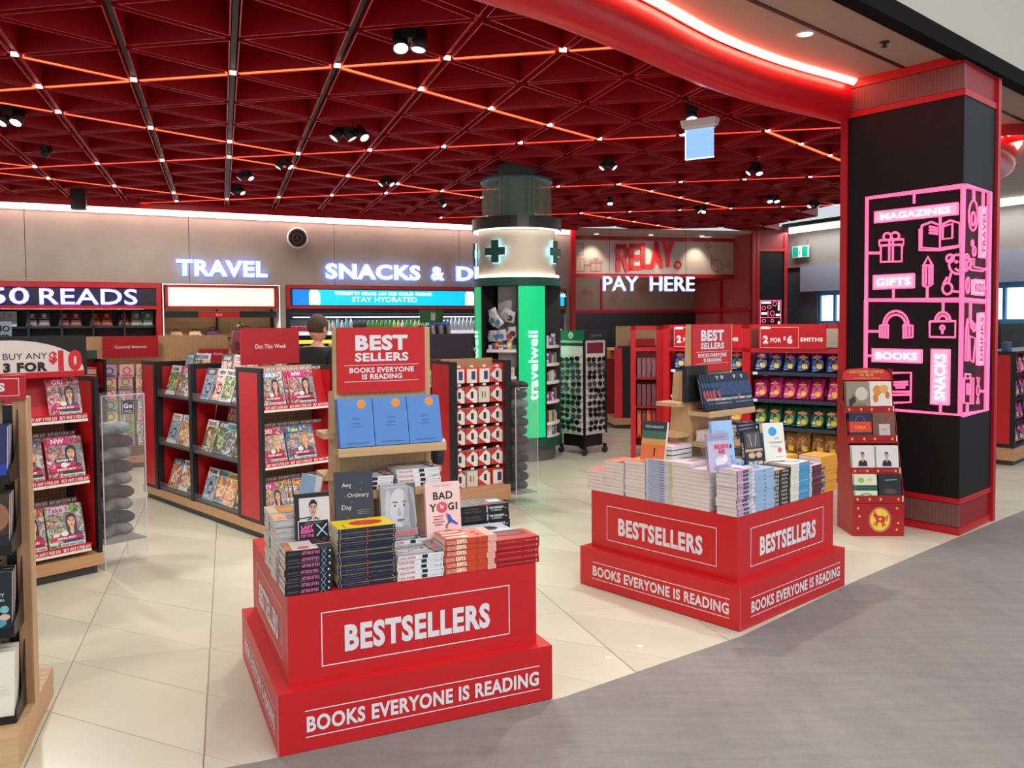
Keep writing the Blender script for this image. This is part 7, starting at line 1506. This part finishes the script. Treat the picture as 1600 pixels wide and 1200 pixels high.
FPn = FR((-1.69, 7.32), -28, -.045)      # local +y is the way the shopper faces (away and to the right)
pe = thing('person', 'person with short brown hair in a black t-shirt, seen from behind by the fridge', 'person', FPn)
SKIN = mat((214, 160, 132), .55, noise=.04, kind='skin')
V = [(0, 0, .92), (0, -.01, 1.08), (0, -.02, 1.25), (0, -.015, 1.38), (0, 0, 1.46), (0, .02, 1.52),
     (.17, -.01, 1.41), (.215, .0, 1.14), (.20, .12, .95), (.195, .17, .88), (-.17, -.01, 1.41), (-.215, .0, 1.14), (-.20, .12, .95), (-.195, .17, .88),
     (.09, 0, .86), (.10, .01, .48), (.10, 0, .09), (.10, .15, .04), (-.09, 0, .86), (-.10, .01, .48), (-.10, 0, .09), (-.10, .15, .04)]
Eg = [(0, 1), (1, 2), (2, 3), (3, 4), (4, 5), (3, 6), (6, 7), (7, 8), (8, 9), (3, 10), (10, 11), (11, 12), (12, 13), (0, 14), (14, 15), (15, 16), (16, 17), (0, 18), (18, 19), (19, 20), (20, 21)]
Rd = [(.15, .11), (.14, .10), (.16, .11), (.15, .10), .055, .052, .062, .046, .032, .03, .062, .046, .032, .03, .085, .06, .045, .035, .085, .06, .045, .035]
skin_obj('body', V, Eg, Rd, SKIN, pe)
TS = mat((26, 27, 31), .9, noise=.15, scale=20, bump=.2, kind='black_jersey')
skin_obj('t_shirt', [(0, 0, .90), (0, -.01, 1.08), (0, -.02, 1.25), (0, -.015, 1.38), (0, 0, 1.45), (.17, -.01, 1.41), (.21, .0, 1.2), (-.17, -.01, 1.41), (-.21, .0, 1.2)], [(0, 1), (1, 2), (2, 3), (3, 4), (3, 5), (5, 6), (3, 7), (7, 8)], [(.175, .13), (.165, .125), (.18, .13), (.165, .115), .065, .078, .068, .078, .068], TS, pe)
JN = mat((40, 46, 62), .9, noise=.15, kind='dark_denim')
skin_obj('trousers', [(0, 0, .93), (.09, 0, .86), (.10, .01, .48), (.10, 0, .12), (-.09, 0, .86), (-.10, .01, .48), (-.10, 0, .12)], [(0, 1), (1, 2), (2, 3), (0, 4), (4, 5), (5, 6)], [(.15, .115), .105, .08, .065, .105, .08, .065], JN, pe)
def ell(q, c, r3, m_, n=20, k=12, f=None):
    rings = []
    for i in range(1, k):
        t = math.pi * i / k; rings.append([(c[0] + r3[0] * math.sin(t) * math.cos(2 * math.pi * j / n), c[1] + r3[1] * math.sin(t) * math.sin(2 * math.pi * j / n), c[2] - r3[2] * math.cos(t)) for j in range(n)])
    if f: rings = [[f(p) for p in rg] for rg in rings]
    q.loft(rings, m_, smooth=True)
def head_f(p):
    x, y, z = p; zz = (z - 1.62) / .115
    if y > .02: y += -.012 * max(0, -zz) * 0; x *= 1 - .16 * max(0, -zz)
    x *= 1 - .10 * max(0, -zz); y = .01 + (y - .01) * (1 - .08 * max(0, zz))
    return (x, y, z)
q = MB(); ell(q, (0, .02, 1.62), (.075, .098, .118), SKIN, f=head_f)
ell(q, (0, .122, 1.60), (.012, .02, .022), SKIN, 10, 6)
for s_ in (-1, 1): ell(q, (s_ * .076, .01, 1.615), (.010, .018, .030), SKIN, 10, 6)
q.build('head', pe)
HAIR = mat((74, 56, 44), .85, noise=.35, scale=90, bump=.6, kind='short_hair')
q = MB()
def hair_f(p):
    x, y, z = p
    lim = 1.66 if y > .07 else (1.605 if y > .02 else 1.545)
    return (x, y if y < .085 else .085 + (y - .085) * .9, max(z, lim) if z > lim - .2 else z)
ell(q, (0, .012, 1.645), (.084, .104, .104), HAIR, 24, 14, hair_f); q.build('hair', pe)
q = MB()
for s_ in (-1, 1): q.M = TR(s_ * .03, .108, 1.632); ell(q, (0, 0, 0), (.012, .008, .008), WHITE, 10, 6); ell(q, (0, .006, 0), (.005, .004, .005), BLACK, 8, 5)
q.M = I4; q.box(-.02, .02, .105, .112, 1.562, 1.568, mat((170, 90, 84), .6, kind='lips')); q.build('face_features', pe)
for s_ in (-1, 1):
    for k in range(5):
        x = s_ * (.178 + .011 * k); ln = (.055, .066, .07, .066, .052)[k]
        if k == 0: pts = [(s_ * .18, .18, .87), (s_ * .165, .205, .85), (s_ * .16, .22, .825)]
        else: pts = [(x, .18, .86), (x, .2, .86 - ln * .5), (x, .2, .86 - ln), (x, .185, .85 - ln * 1.25)]
        q = MB(); q.tube(pts, .009, SKIN, 8); q.build('finger', pe)
for s_ in (-1, 1):
    q = MB(); q.loft([[(s_ * .10 + .05 * math.cos(R(a)), .06 + (.13 if math.sin(R(a)) > 0 else .1) * math.sin(R(a)), z) for a in range(0, 360, 30)] for z in (.0, .03)] + [[(s_ * .10 + .04 * math.cos(R(a)), .03 + .08 * math.sin(R(a)), .09) for a in range(0, 360, 30)]], mat((40, 40, 42), .6, kind='shoe'), smooth=True); q.build('shoe', pe)
# small studs left on the floor
for k, (x, y, lab) in enumerate(((-.93, 3.36, 'small pale floor stud near the nearer red bin'), (.45, 3.98, 'small round pale floor stud between the two red bins, left one'), (.62, 4.12, 'small round pale floor stud between the two red bins, right one'))):
    q = MB(); q.lathe([(.022, 0), (.02, .004), (.001, .005)], mat((236, 228, 206), .4, kind='floor_stud'), 14); q.build('floor_stud', None, lab, TR(x, y, .0005), cat='floor stud')
